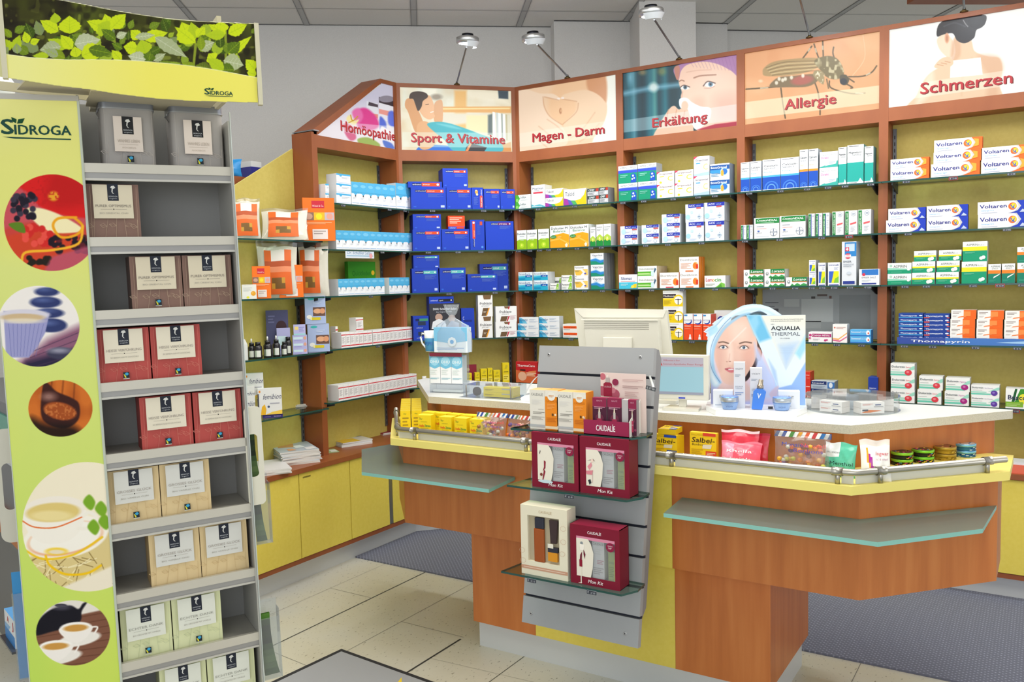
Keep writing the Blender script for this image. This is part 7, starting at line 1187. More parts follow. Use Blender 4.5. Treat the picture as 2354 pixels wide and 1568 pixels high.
for a in ((600, 290, 595, 135, 75, Y1), (500, 270, 345, 175, 42, Y1), (480, 200, 470, 110, 36, Y2), (640, 400, 660, 310, 45, Y4), (560, 420, 410, 335, 40, Y2), (620, 420, 520, 300, 40, Y1), (640, 380, 860, 340, 60, 'b4bc98', 'dfe4cc'), (520, 400, 340, 430, 48, 'a4ae84', 'd8dcc0'), (560, 500, 400, 430, 36, Y3), (700, 480, 900, 400, 60, Y1), (760, 420, 960, 460, 40, Y4), (660, 490, 640, 400, 40, Y1), (420, 480, 280, 480, 24, Y2), (500, 480, 380, 420, 30, '98a47c'),
          (950, 270, 900, 120, 48, Y1), (940, 260, 745, 180, 44, Y1), (960, 240, 1080, 120, 48, Y1), (930, 270, 840, 210, 60, Y2), (990, 340, 870, 250, 34, Y4), (1000, 320, 1090, 280, 26, 'b0b890', 'dfe4cc'), (1050, 420, 960, 370, 26, Y4),
          (1200, 330, 1120, 260, 38, Y1), (1230, 330, 1440, 280, 42, Y1), (1180, 420, 1060, 400, 46, Y1), (1250, 460, 1210, 340, 56, Y2), (1160, 320, 1330, 300, 26, 'a8b284', 'dfe4cc'), (1330, 320, 1600, 490, 46, 'a4ae84', 'd4dac0'), (1040, 520, 960, 430, 32, Y1), (1250, 510, 1100, 480, 44, 'b4bc98', 'e0e4d0'), (1320, 520, 1420, 460, 26, 'a4ae84', 'd8dcc0'), (1280, 520, 1290, 450, 40, Y4),
          (1640, 380, 1560, 190, 72, Y1), (1680, 330, 1640, 190, 40, Y2), (1690, 320, 1760, 230, 34, Y1), (1680, 370, 1500, 230, 32, Y1), (1700, 360, 1790, 310, 30, Y4), (1710, 420, 1840, 360, 40, 'a8b284', 'e0e4d0'), (1730, 430, 1720, 300, 28, Y3),
          (1900, 280, 1890, 180, 52, Y1), (1940, 290, 1790, 210, 32, Y1), (1960, 290, 2120, 210, 42, Y1), (1930, 300, 1760, 300, 34, Y2), (1960, 480, 2160, 310, 30, Y1), (1960, 450, 2060, 360, 44, Y4), (1840, 520, 1790, 460, 44, Y1), (1920, 520, 2090, 560, 60, 'a8b284', 'e0e4d0'), (2010, 600, 1860, 600, 46, Y4), (1920, 600, 1780, 500, 40, Y2), (2190, 600, 2110, 510, 40, Y1), (2200, 640, 2120, 620, 34, Y1), (1680, 590, 1560, 540, 30, Y3), (1800, 590, 1680, 560, 36, '5c6a20'),
          (100, 320, 25, 240, 24, Y3), (120, 440, 170, 300, 34, Y2), (90, 430, 20, 330, 36, Y2), (240, 370, 210, 270, 28, Y1), (260, 370, 340, 340, 24, Y1), (150, 460, 140, 370, 30, '8c9a70'), (60, 450, 25, 400, 26, '8c9a70')):
    leaf(*a)
low = [(0, 458), (150, 478), (300, 497), (560, 512), (820, 512), (1100, 518), (1400, 540), (1700, 575), (1950, 618), (2220, 668)]
A.poly(low+[(2240, 960), (-40, 960), (-40, 452)], 'e8e692', 1, 1.5)
mL = A.pm(low+[(2240, 960), (-40, 960), (-40, 452)], 1.5); A.vgrad(0, 1, 'e8e692', 'e8e692', mL*0); A.mix(mL*np.clip((A.X-200)/1100, 0, 1), 'ece25a', .75); A.line(low, 5, 'f6f4cc', .9, 2)
topc = [(-40, -200), (300, -50), (545, 2), (700, 32), (900, 72), (1100, 108), (1300, 138), (1500, 165), (1800, 186), (2012, 194), (2190, 202)]; botc = [(2212, 878), (2000, 874), (1700, 866), (1400, 850), (1200, 828), (1000, 803), (760, 764), (500, 735), (250, 696), (40, 662), (-40, 650)]
outl = topc+botc; A.crop(outl)
A.line(topc, 8, 'f0eec8', 1, 2)
mb = MB(); A.into(mb); lo = [Lp(THM, hy, a/3.734, b/3.734) for a, b in outl]; mb.plate(lo[::-1], hy+.0006, hy+.004, 'd8d4a0')
sid(mb, THM, hy, 470, 217, 535, 218, .42)
for px in (594, 3):
    (xa, za), (xb, zb) = Lp(THM, hy, px, 54 if px > 100 else -60), Lp(THM, hy, px, 241 if px > 100 else 180); x = (xa+xb)/2; mb.box(x-.005, x+.005, -.004, .012, zb, za, 'cfcab0')
hb = mb.build('leaf_header', [bpy.data.materials['poster_print']], TE); hb.matrix_basis = HM; tag(hb, 'curved header picture of green melissa leaves with lettering')
mb = MB(); z = hz0+.012; mb.box(0.02, .29, -.08, .10, z+.002, z+.006, 'b8b098'); mb.plate([(-.19, z+.03), (.30, z), (.30, z+.02), (-.19, z+.05)], .10, .105, 'bdb69c'); mb.plate([(.30, z), (.31, z), (.31, z+.2), (.30, z+.2)], -.06, .10, 'bdb69c')
mb.prism([(-.1, -.07), (.0, -.07), (.05, .06), (-.12, .05)], z+.02, z+.024, 'c8c0a8'); mb.prism([(.03, -.06), (.12, -.06), (.16, .08), (.02, .07)], z+.008, z+.012, 'aaa48e'); mb.box(.03, .08, .10, .14, 1.93, z+.01, 'c2bba4'); mb.box(-.12, -.06, .10, .14, 1.90, z+.02, 'b4ad96'); mb.box(.22, .27, .10, .14, 1.93, z+.01, 'b4ad96')
mb.build('header_support', [MATTE], TE)
# side handles and leaflet pockets
def rrect(x0, x1, z0, z1, r, n=6):
    P = []
    for cx, cz, a0 in ((x1-r, z0+r, -90), (x1-r, z1-r, 0), (x0+r, z1-r, 90), (x0+r, z0+r, 180)):
        for i in range(n+1): a = math.radians(a0+90*i/n); P.append((cx+r*math.cos(a), cz+r*math.sin(a)))
    return P
def handle(x0, x1, z0, z1, y, hx0_, hx1_, hz0_, hz1_, name, lab):
    o_, i_ = rrect(x0, x1, z0, z1, .012, 6), rrect(hx0_, hx1_, hz0_, hz1_, min(.01, (hx1_-hx0_)/2-.0001), 6); n = len(o_); v = [(a, y, b) for a, b in o_]+[(a, y, b) for a, b in i_]+[(a, y+.003, b) for a, b in o_]+[(a, y+.003, b) for a, b in i_]
    f = []
    for i in range(n): j = (i+1) % n; f += [(i, j, n+j, n+i), (2*n+j, 2*n+i, 3*n+i, 3*n+j), (j, i, 2*n+i, 2*n+j), (n+i, n+j, 3*n+j, 3*n+i)]
    mb = MB(); mb.add(v, f, 'd6d3c2'); tag(mb.build(name, [GLOSS], TE), lab)
yy = .0
a, b = Lp(TM, yy, 566, 1050), Lp(TM, yy, 606, 1050); _, z1 = Lp(TM, yy, 585, 935); _, z0 = Lp(TM, yy, 590, 1161); c, _ = Lp(TM, yy, 571, 1050); d, _ = Lp(TM, yy, 594, 1050); _, h1_ = Lp(TM, yy, 583, 998); _, h0_ = Lp(TM, yy, 583, 1097)
handle(a[0], b[0], z0, z1, yy, c, d, h0_, h1_, 'side_handle', 'cream side plate with oval hole at the right edge')
for (xa, xb, yt, yb) in ((582, 623, 1110, 1250), (598, 645, 1400, 1560)):
    x0, x1, z0, z1 = rect_on(TM, .012, (xa, xb, yt, yb)); mb = MB()
    for q in ((x0, x1, .006, .008, z0, z1-.02), (x0, x1, .034, .036, z0, z1+.02), (x0, x0+.0015, .008, .034, z0, z1), (x1-.0015, x1, .008, .034, z0, z1), (x0, x1, .008, .034, z0, z0+.0015)): mb.box(*q)
    mb.build('leaflet_pocket', [ACRYL], TE)
gl = 'green leaflets in the side pockets of the tea stand'
for (xa, xb, yt, yb, lab) in ((573, 597, 985, 1110, 'stack of dark green leaflets seen through the handle hole of the tea stand'), (584, 612, 1120, 1245, 'green leaflet curled in the upper right pocket of the tea stand'), (600, 640, 1405, 1552, 'green leaflet curled in the lower right pocket of the tea stand')):
    x0, x1, z0, z1 = rect_on(TM, .02, (xa, xb, yt, yb)); mb = MB(); n = 10; v = []
    for i in range(n+1): t = i/n; v += [(x0+(x1-x0)*(.15*t), .012+.01*math.sin(t*2), z1-(z1-z0)*t), (x0+(x1-x0)*(.55+.45*t*t), .012+.01*math.sin(t*2), z1-(z1-z0)*t)]
    for k in range(3): mb.add([(a, b+.003*k, c) for a, b, c in v], [(2*i, 2*i+2, 2*i+3, 2*i+1) for i in range(n)], [['4f7c2c', '2c4420', '1c2c1c', '24361c', '1c2a1a', '38502c', '4a6438', '587040', '4c6438', '3c5430'][i] for i in range(n)])
    o = mb.build('leaflet', [PRINT]); o.matrix_world = TM; tag(o, lab, 'leaflet', gl)
# left handle of the stand, seen beyond the picture panel
LM = TM@PM; a = Lp(LM, .03, -8, 1100)[0]; b = Lp(LM, .03, 52, 1100)[0]; _, z1 = Lp(LM, .03, 20, 985); _, z0 = Lp(LM, .03, 30, 1247); c = Lp(LM, .03, 5, 1100)[0]; d = Lp(LM, .03, 34, 1100)[0]; _, h1_ = Lp(LM, .03, 18, 1065); _, h0_ = Lp(LM, .03, 24, 1172)
o_ = MB(); P = rrect(a, b, z0, z1, .02); I = rrect(c, d, h0_, h1_, .012); n = len(P); v = [(p, .03, q) for p, q in P]+[(p, .03, q) for p, q in I]; o_.add(v, [(i, (i+1) % n, n+(i+1) % n, n+i) for i in range(n)], 'c9c6b8'); o = o_.build('side_handle', [GLOSS], TE); o.matrix_basis = PM; tag(o, 'cream side plate at the left edge behind the panel')
# ---- tea cartons and tins
def teabox(k, f, s, deco, lw, title, sub, tc):
    D(k, '', f, deco+[('r', .11, .385, .87, .985, lw), ('r', .39, .70, .60, 1.0, '1c2230'), ('p', [(.47, .96), (.52, .97), (.55, .93), (.5, .91), (.49, .85), (.52, .82), (.49, .83), (.47, .86), (.48, .92), (.45, .93)], 'd8d8d4'), ('t', 'SIDROGA', .41, .765, .022, 'c8ccd0', .17), ('t', 'organic', .42, .73, .018, 'c8ccd0', .15), ('t', title, .15, .585, .045, tc, .68), ('r', .24, .545, .46, .549, tc), ('r', .52, .545, .74, .549, tc), ('e', .49, .547, .012, .012, '3c3834'), ('t', sub, .22, .465, .026, 'a09c94', .54)], s, f, .075)
def stems(c, n=5):
    r = random.Random(n); L = []
    for i in range(n):
        x = .08+.84*i/(n-1); t = r.uniform(-.12, .12); h = r.uniform(.28, .42); L.append(('p', [(x, 0), (x+.006, 0), (x+t+.006, h), (x+t, h)], c)); cx, cy = x+t*.7, h*.62
        q = r.choice((-1, 1)); P = [(cx+.0, cy), (cx+q*.07, cy+.055), (cx+q*.14, cy+.03), (cx+q*.08, cy-.02)]
        for a, b in zip(P, P[1:]+P[:1]): L.append(('p', [a, (a[0]+.004, a[1]+.005), (b[0]+.004, b[1]+.005), b], c))
        L.append(('p', [P[0], (P[0][0], P[0][1]+.004), (P[2][0], P[2][1]+.004), P[2]], c))
    for x in (.05, .93): L.append(('p', [(x, 0), (x+.004, 0), (x+.02, .95), (x+.016, .95)], c))
    return L
fair = [('r', .44, .09, .56, .2, '16222c'), ('e', .51, .165, .035, .03, '3aa0cc'), ('p', [(.45, .17), (.47, .1), (.5, .1), (.485, .14)], 'd8d43c'), ('r', .44, .075, .56, .088, 'c8ccc0')]
teabox('tp', '86685c', '5c4842', stems('b49c84'), 'd6ccb4', 'PURER OPTIMISMUS', 'BIO ORIENTAL CHAI', '847c74')
teabox('tf', '86685c', '5c4842', stems('b49c84')+fair, 'd6ccb4', 'PURER OPTIMISMUS', 'BIO ORIENTAL CHAI', '847c74')
teabox('tr', 'b84e48', '8c3430', stems('cc7a6c')+fair, 'e0d8c4', 'HEISSE VERFÜHRUNG', 'BIO BEERENAUSLESE MIT KAKAOSCHALE', '9c948c')
teabox('tg', 'dcc494', 'b89c6c', stems('c8ac7c')+fair, 'd2d2cc', 'GROSSES GLÜCK', 'BIO VANILLE CHAI', 'a49c94')
teabox('tk', 'dcc494', 'b89c6c', stems('c8ac7c'), 'd2d2cc', 'GROSSES GLÜCK', 'BIO VANILLE CHAI', 'a49c94')
teabox('te', 'd8dcae', 'a8ac84', stems('bcc49c')+fair, 'dadcd0', 'ECHTER DANK', 'BIO GRÜNTEE MIT VANILLE', '9c9c94')
T1, T2, T3, T4 = (0, 0, 3.734), (0, 400, 3.734), (0, 800, 3.567), (0, 1180, 3.567)
rows_ = [(1, T2, 'tp', [(742, 1215)], ('brown',), 'second'), (2, T2, 'tf', [(1132, 1578), (1583, 2005)], ('brown',), 'third'),
         (3, T3, 'tr', [(800, 1243), (1250, 1662)], ('red',), 'fourth'), (4, T3, 'tr', [(1162, 1590), (1600, 1998)], ('red',), 'fifth'), (5, T4, 'tg', [(888, 1322), (1326, 1738)], ('cream',), 'sixth'),
         (6, T4, 'tk', [(1236, 1655), (1658, 2048)], ('cream',), 'seventh'), (7, T4, 'te', [(996, 1418), (1424, 1832)], ('pale green',), 'eighth'), (8, T4, 'te', [(1322, 1712), (1718, 2112)], ('pale green',), 'ninth')]
for i, cr, k, xs, col, nm in rows_:
    for j, (a, b) in enumerate(xs):
        yy = cr[1]+(700 if i < 3 else 500)/cr[2]; px = lambda x: cr[0]+x/cr[2]; zc = TZ[i]; 
        Pc = np.array(TM)[:3, :3]@np.array([.15, .02, zc+.01])+np.array(TM)[:3, 3]; py = proj(Pc)[1]
        x0 = Lp(TM, .022, px(a), py)[0]; x1 = Lp(TM, .022, px(b), py)[0]; x0, x1 = max(x0, .002), min(x1, TW-.002); kk = 'tp' if (k == 'tf' and j == 1) else k
        ob = carton(kk, x1-x0-.001, .129, .08, 'tea_box'); ob.matrix_world = TM@Matrix.Translation(((x0+x1)/2, .022, zc-.0058)); 
        tag(ob, '%s tea box, %son the %s shelf from top of the tea stand' % (col[0], '' if len(xs) == 1 else ('left one ', 'right one ')[j], nm), 'box', 'tea boxes on the %s shelf of the tea stand' % nm if len(xs) > 1 else None)
def rprism(mb, w, d, r, z0, z1, col):
    P = []
    for cx, cy, a0 in ((w/2-r, r, -90), (w/2-r, d-r, 0), (-w/2+r, d-r, 90), (-w/2+r, r, 180)):
        for i in range(7): a = math.radians(a0+15*i); P.append((cx+r*math.cos(a), cy+r*math.sin(a)))
    n = len(P); v = [(x, y, z0) for x, y in P]+[(x, y, z1) for x, y in P]; mb.add(v, [(i, (i+1) % n, n+(i+1) % n, n+i) for i in range(n)], col, 0, True); mb.add(v, [tuple(range(n-1, -1, -1)), tuple(range(n, 2*n))], col)
for j, (a, b) in enumerate(((880, 1338), (1482, 1925))):
    x0 = Lp(TM, .03, a/3.734, 340)[0]; x1 = Lp(TM, .03, b/3.734, 340)[0]; w_ = x1-x0; hh = .155
    E = empty('tea_tin', (0, 0, 0), 0, label='grey tea tin with white label, %s on top shelf of tea stand' % ('left one', 'right one')[j], cat='tin', group='grey tea tins on the tea stand'); E.matrix_world = TM@Matrix.Translation(((x0+x1)/2, .03, TZ[0]-.0058))
    mb = MB(); rprism(mb, w_, .09, .014, 0, hh-.016, 'a29e9b')
    decals(mb, stems('b4aca6', 5)+[('r', .22, .27, .75, .85, 'ded2c8'), ('r', .38, .56, .59, .85, '17181c'), ('p', [(.46, .8), (.51, .81), (.54, .77), (.49, .75), (.48, .69), (.51, .66), (.48, .67), (.46, .7), (.47, .76), (.44, .77)], 'd8d8d4'), ('t', 'SIDROGA', .40, .615, .022, 'c8ccd0', .17), ('t', 'organic', .41, .58, .018, 'c8ccd0', .15), ('t', 'WAHRES LEBEN', .28, .42, .05, 'b4a89c', .41), ('r', .3, .385, .66, .389, 'b4a89c'), ('t', 'ROOIBOS', .36, .32, .025, 'c0b4a8', .25)]+fair, w_, hh-.016, -.0004, -w_/2); mb.build('tin_body', [PRINT], E)
    mb = MB(); rprism(mb, w_+.004, .094, .015, hh-.0158, hh, '8d919c'); rprism(mb, w_+.006, .096, .015, hh-.0185, hh-.0158, 'a8acb4'); o = mb.build('tin_lid', [TIN], E); o.location = (0, -.002, 0)
    mb = MB(); mb.tube([(-w_/2-.003, .03, hh-.02), (-w_/2-.006, .025, hh-.03), (-w_/2-.002, .02, hh-.04)], .001, 'c4c6ca'); mb.build('hinge_wire', [METAL], E)
# ================================================================== SLATBOARD IN FRONT OF THE COUNTER
ms = (2.62-2.46)/(1.266-.306); sa = math.atan(ms); SM = Matrix.Translation((-1.553, 2.46, .306))@Matrix.Rotation(-sa, 4, 'X'); SW = .441; SHt = .96/math.cos(sa)
SE = empty('slatboard_display', (0, 0, 0), 0, label='leaning grey slatboard with three glass shelves fixed to the counter front', cat='display board'); SE.matrix_world = SM
mb = MB(); gz_ = [(.096+.0975*i) for i in range(9)]; z = 0
for g in gz_+[SHt+.0055]:
    mb.box(0, SW, 0, .022, z, g-.0045); z = g+.0045
for g in gz_: mb.box(0, SW, .014, .022, g-.0045, g+.0045, mi=1)
mb.build('slat_panel', [GREY, newmat('dark_groove', .6, 0, '1e2230')[0]], SE)
mb = MB()
for x in (0.004, SW-.016): mb.X = Matrix(); v = [(.022, .10), (.022, SHt-.0), (.05, SHt), (.055, .2), (.09, .18), (.075, .16)]; q = [(x+s, y, z_) for s in (0, .012) for y, z_ in ((.0225, .08), (.06, .12), (.075, SHt-.03), (.05, SHt), (.0225, SHt))]; mb.add(q, [(0, 1, 2, 3, 4)[::-1], (5, 6, 7, 8, 9)]+[(i, (i+1) % 5, 5+(i+1) % 5, 5+i) for i in range(5)])
mb.build('side_wedge', [newmat('grey_side', .55, 0, '8a8a8c')[0]], SE)
for px, py in ((1262, 815), (1472, 821), (1221, 1410), (1437, 1457)):
    x, z_ = Lp(SM, 0, px, py); mb = MB(); mb.X = Matrix.Translation((x, 0, z_))@Matrix.Rotation(math.pi/2, 4, 'X'); mb.lathe([(.0055, 0), (.0055, .0015), (.004, .002)], n=16, col='c8c8c8'); mb.lathe([(.0025, .002), (.0025, .0022)], n=8, col='222428'); mb.build('screw', [METAL], SE)
SHZ = {}
for i, g in enumerate((6, 4, 1)):
    zl = gz_[g]; wz = .306+zl*math.cos(sa)+.012; wy = 2.46+ms*(wz-.306)
    y1 = wy-.0005; y0 = wy-.125; x0, x1 = -1.575, -1.095; SHZ[i] = (wz+.004, wy)
    mb = MB(); mb.prism([(x0, y0), (x1-.03, y0), (x1, y0+.06), (x1-.005, y1), (x0+.02, y1)], wz-.003, wz+.004, mi=0, smi=1); o = mb.build('glass_shelf', [GLASS, GEDGE]); o.parent = SE; o.matrix_parent_inverse = SM.inverted()
K7, K8 = (1180, 780, 4.126), (1140, 1100, 3.733)
def son(i, back, r, k, crop, lab, grp=None, d=None, name='cosmetics_box', ang=0):
    z_, wy = SHZ[i]; M = FR(-1.34, wy-.125+back, z_, ang); return setbox(M, 0, r, k, crop, lab, 'box', name, grp, 0.0003, d=d), M
cz = [('t', 'CAUDALÍE', .1, .85, .065, '6c6c6c', .78), ('l', .15, .62, .8, .76, 4, 'dcdad4'), ('t', 'VINEXPERT', .55, .50, .02, '8c8880', .4), ('l', .2, .38, .97, .45, 2, '8c8880'), ('l', .1, .24, .97, .33, 3, 'a8a49c'), ('r', 0, .06, 1, .12, 'b4b8b8')]
D('cw1', '', 'e2dfd4', cz, 'd4d0c4', 'ecb070', .055)
D('cw2', '', 'e88a20', [('r', 0, .84, 1, 1, 'e6e2d6'), ('t', 'CAUDALÍE', .08, .7, .055, 'c46c10', .84), ('e', .5, .85, .3, .3, 'ece8dc'), ('l', .3, .82, .7, .88, 2, 'd08838'), ('l', .15, .52, .8, .66, 4, 'f0a858'), ('r', .52, .36, .66, .42, '5c4020'), ('e', .8, .39, .08, .08, 'f0d8b0'), ('l', .1, .2, .95, .32, 3, 'c87018'), ('r', 0, .03, 1, .1, 'e8d8b4')], 'dc8420', 'e8a050', .055)
D('cw3', '', 'e6e2d6', [('r', 0, 0, 1, .8, 'e0902c')], 'dc8420', 'e8a050', .05)
gq = 'white and orange skin care cartons on the top shelf of the slatboard'
son(0, .02, (158, 300, 480, 826), 'cw1', K7, 'white skin care carton at the left end of the slatboard top shelf', gq)
son(0, .02, (302, 424, 485, 834), 'cw2', K7, 'orange skin care carton with round sticker, left one on the slatboard', gq)
son(0, .02, (415, 566, 498, 846), 'cw1', K7, 'second white skin care carton from the left on the slatboard top shelf', gq)
son(0, .02, (569, 690, 504, 856), 'cw2', K7, 'orange skin care carton with round sticker, beside the burgundy tray', gq)
# burgundy tray with serum packs
z_, wy = SHZ[0]; M = FR(-1.34, wy-.125+.008, z_, 0); TE2 = empty('serum_tray', (0, 0, 0), 0, label='burgundy cardboard counter tray with pink back card on the slatboard top shelf', cat='tray'); TE2.matrix_world = M
x0, x1, _, zt_ = rect_on(M, 0, (662, 1096, 775, 888), K7); x0 += .002
mb = MB(); mb.box(x0, x1, 0, .002, .0004, zt_, '96244c'); mb.box(x0, x1, 0, .09, .0004, .002, '96244c'); text(mb, 'CAUDALÍE', x0+(x1-x0)*.28, zt_*.3, zt_*.38, 'f0e8ea', (x1-x0)*.42, -.0006, bold=.05); mb.build('tray_front', [PRINT], TE2)
_, hz_ = Lp(M, .09, 1180+1250/4.126, 780+575/4.126); mb = MB(); v = [(x1, 0, .0004), (x1, .09, .0004), (x1, .09, hz_), (x1, .0, zt_)]; mb.add(v+[(x+.0015, y, z) for x, y, z in v], [(0, 1, 2, 3)[::-1], (4, 5, 6, 7), (3, 2, 6, 7)], 'dcd8d0'); mb.build('tray_side', [PRINT], TE2); mb = MB(); v = [(x0, 0, .0004), (x0, .09, .0004), (x0, .09, hz_), (x0, .0, zt_)]; mb.add(v, [(0, 1, 2, 3)[::-1]], 'dcd8d0'); mb.build('tray_side', [PRINT], TE2)
bx0, bx1, bz0, bz1 = rect_on(M, .09, (828, 1256, 325, 575), K7); mb = MB(); mb.box(bx0, bx1, .09, .093, .0004, bz1, 'e4cfc8'); W2, H2 = bx1-bx0, bz1-bz0
decals(mb, [('e', .05, .85, .07, .07, 'c06a78'), ('e', .03, .3, .1, .1, 'b0566a'), ('e', .33, .2, .1, .1, 'b0566a'), ('e', .28, .34, .06, .06, 'c87a88'), ('r', .07, .1, .26, .58, '94203c'), ('p', [(.07, .58), (.26, .58), (.22, .64), (.11, .64)], '94203c'), ('r', .12, .64, .21, .82, 'b4aca8'), ('p', [(.145, .82), (.185, .82), (.18, .92), (.15, .92)], 'e8e0d8'), ('t', 'CAUDALÍE', .09, .44, .06, 'd8b8c0', .15), ('e', .34, .66, .07, .07, '8c2a4c'), ('l', .5, .7, .95, .8, 2, 'c8a8a4'), ('l', .5, .44, .95, .56, 2, 'b09490'), ('l', .55, .14, .85, .34, 3, 'c8a8a4')], W2, H2, .09, bx0, z0=bz0); mb.build('back_card', [PRINT], TE2)
D('sp', '', '4c1c34', [('r', 0, .75, 1, 1, '8c2448'), ('t', 'BEAUTÉ', .3, .9, .04, 'd8a0b4', .4), ('l', .1, .68, .9, .76, 2, 'c890a4'), ('e', .5, .42, .3, .3, '6c2c44'), ('e', .2, .2, .16, .16, '9c4a6c'), ('e', .85, .16, .14, .14, '8c3a5c'), ('r', .42, .42, .58, .6, 'c4bcb4'), ('p', [(.44, .6), (.56, .6), (.53, .72), (.47, .72)], 'e8d8c0'), ('r', .34, .1, .66, .42, 'b03858'), ('t', 'CAUDALÍE', .36, .28, .04, 'e8c0cc', .28)], '8c8486', '8c2448', .02)
gsr = 'serum packs standing in the burgundy tray'
for j, (a, b, t_) in enumerate(((752, 884, 556), (893, 1028, 560), (1090, 1168, 575))):
    xa, xb, _, zz = rect_on(M, .02, (a, b, t_, 800), K7); ob = carton('sp', xb-xa, zz-.003, .02, 'serum_pack'); ob.matrix_world = M@Matrix.Translation(((xa+xb)/2, .02, .003)); tag(ob, 'burgundy serum pack with dropper picture, %s in the burgundy tray' % ('left one', 'middle one', 'right one')[j], 'box', gsr)
xa, xb, _, zz = rect_on(M, .018, (1030, 1088, 575, 800), K7); mb = MB(); mb.box(xa, xb, .018, .04, .003, zz, 'b8b2b4'); mb.box(xa, xb, .0172, .018, .003, .03, '16141a'); tag(setM(mb.build('serum_pack', [PRINT]), M), 'grey pack edge with black foot between the burgundy serum packs', 'box')
# gift kits with windows
def kit(i, back, r, crop, lab, fig, d=.07, body='7d0f2c', tilt=0):
    z_, wy = SHZ[i]; M = FR(-1.34, wy-.125+back, z_, 0); x0, x1, _, z1 = rect_on(M, 0, r, crop); w_, h_ = x1-x0, z1
    E = empty('gift_kit', (0, 0, 0), 0, label=lab, cat='gift box', group='burgundy window gift kits on the slatboard'); E.matrix_world = M@Matrix.Translation((x0, 0, .0004))
    mb = MB(); wx0, wx1, wz0, wz1 = w_*.13, w_*.91, h_*.14, h_*.80
    for q in ((0, wx0, 0, h_), (wx1, w_, 0, h_), (wx0, wx1, 0, wz0), (wx0, wx1, wz1, h_)): mb.box(q[0], q[1], 0, .002, q[2], q[3], body)
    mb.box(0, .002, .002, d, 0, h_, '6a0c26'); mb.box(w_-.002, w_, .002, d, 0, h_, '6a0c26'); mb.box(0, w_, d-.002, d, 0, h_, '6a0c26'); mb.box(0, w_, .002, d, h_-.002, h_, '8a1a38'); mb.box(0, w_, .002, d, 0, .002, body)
    mb.box(.002, w_-.002, .035, .036, .002, h_-.002, 'd8cfc8')
    decals(mb, [('t', 'CAUDALÍE', .36, .87, .045, 'f0e4e6', .28, 0, .05), ('r', .13, .765, .91, .815, 'd88aa4'), ('t', 'Mon Kit', .36, .045, .055, 'f4ecec', .3, .25, .04)], w_, h_, -.0003)
    mb.build('carton_shell', [PRINT], E)
    mb = MB(); mb.box(wx0, wx1, .0005, .001, wz0, wz1); mb.build('window_film', [ACRYL], E)
    mb = MB(); pl = [(wx0, wz0-h_*.0), (wx0+w_*.29, wz0), (wx0+w_*.33, h_*.3), (wx0+w_*.35, h_*.55), (wx0+w_*.3, h_*.7), (wx0+w_*.24, h_*.78), (wx0, h_*.78)]
    mb.plate(pl, -.0008, -.0003, 'eae4d4'); ops = []
    if fig == 0: ops = [('p', [(.17, .62), (.19, .68), (.2, .66), (.18, .6)], '3c2c2c'), ('p', [(.24, .3), (.3, .36), (.31, .48), (.27, .5), (.27, .38)], '8c1430'), ('p', [(.23, .14), (.25, .14), (.3, .3), (.27, .34)], '8c1430'), ('e', .21, .24, .03, .03, '7c3c2c'), ('e', .3, .12, .16, .03, 'c8dce4')]
    elif fig == 1: ops = [('p', [(.15, .58), (.28, .62), (.32, .58), (.26, .6)], '5c3030'), ('e', .26, .59, .03, .03, 'f0d8c8'), ('p', [(.16, .48), (.24, .56), (.26, .5), (.2, .42)], 'e0909c'), ('p', [(.13, .4), (.28, .42), (.26, .34), (.14, .34)], 'dc8490'), ('p', [(.2, .16), (.24, .2), (.22, .26), (.17, .24)], '2c3038'), ('r', .26, .2, .268, .42, 'c8a0a0')]
    else: ops = [('e', .24, .7, .03, .03, '8c9498'), ('p', [(.2, .68), (.3, .68), (.28, .58), (.21, .58)], 'f6f0e4'), ('p', [(.21, .5), (.25, .56), (.24, .4), (.2, .42)], '6c1c30'), ('r', .19, .3, .25, .42, '8c1430'), ('p', [(.28, .6), (.32, .52), (.3, .44), (.28, .52)], '6c1c30'), ('r', .215, .02, .235, .3, 'f0e8d8'), ('p', [(.16, .02), (.24, .02), (.24, .04)], 'f0e8d8')]
    decals(mb, ops, w_, h_, -.001); mb.build('figure_card', [PRINT], E)
    mb = MB(); mb.box(w_*.44, w_*.68, .006, .032, h_*.135, h_*.77, 'e4deda'); decals(mb, [('t', 'CAUDALÍE', .06, .88, .06, '74706c', .88), ('l', .2, .62, .8, .8, 3, 'dcd6d0'), ('l', .4, .38, .95, .5, 3, 'c88a94'), ('l', .1, .1, .95, .3, 4, 'b8aeac')], w_*.24, h_*.635, .006, w_*.44, z0=h_*.135); mb.build('inner_carton', [PRINT], E)
    mb = MB(); mb.box(w_*.76, w_*.9, .006, .03, h_*.13, h_*.62, 'a4b070'); mb.box(w_*.75, w_*.91, .031, .034, h_*.14, h_*.78, '8c9088'); mb.box(w_*.88, w_*.905, .005, .02, h_*.14, h_*.5, 'd8c84c'); decals(mb, [('t', 'CAUDALÍE', .1, .6, .08, '74806c', .8), ('l', .1, .1, .9, .5, 6, '8c9860')], w_*.14, h_*.45, .006, w_*.76, z0=h_*.15); mb.build('green_bottle', [GLOSS], E)
    mb = MB(); cx, cz_ = w_*.82, h_*.70; mb.X = Matrix.Translation((cx, -.0005, cz_))@Matrix.Rotation(math.pi/2, 4, 'X'); mb.lathe([(w_*.085, 0), (w_*.085, .0006)], n=28, col='8c1a40'); mb.X = Matrix(); text(mb, 'Cadeau', cx-w_*.05, cz_+h_*.015, h_*.02, 'f0dce2', w_*.1, -.0015, .2); text(mb, '74F', cx-w_*.045, cz_-h_*.03, h_*.03, 'f0dce2', w_*.07, -.0015, .2); mb.build('round_sticker', [PRINT], E)
kit(1, .02, (176, 615, 895, 1395), K7, 'burgundy window gift kit with diving figure on the middle glass shelf', 0)
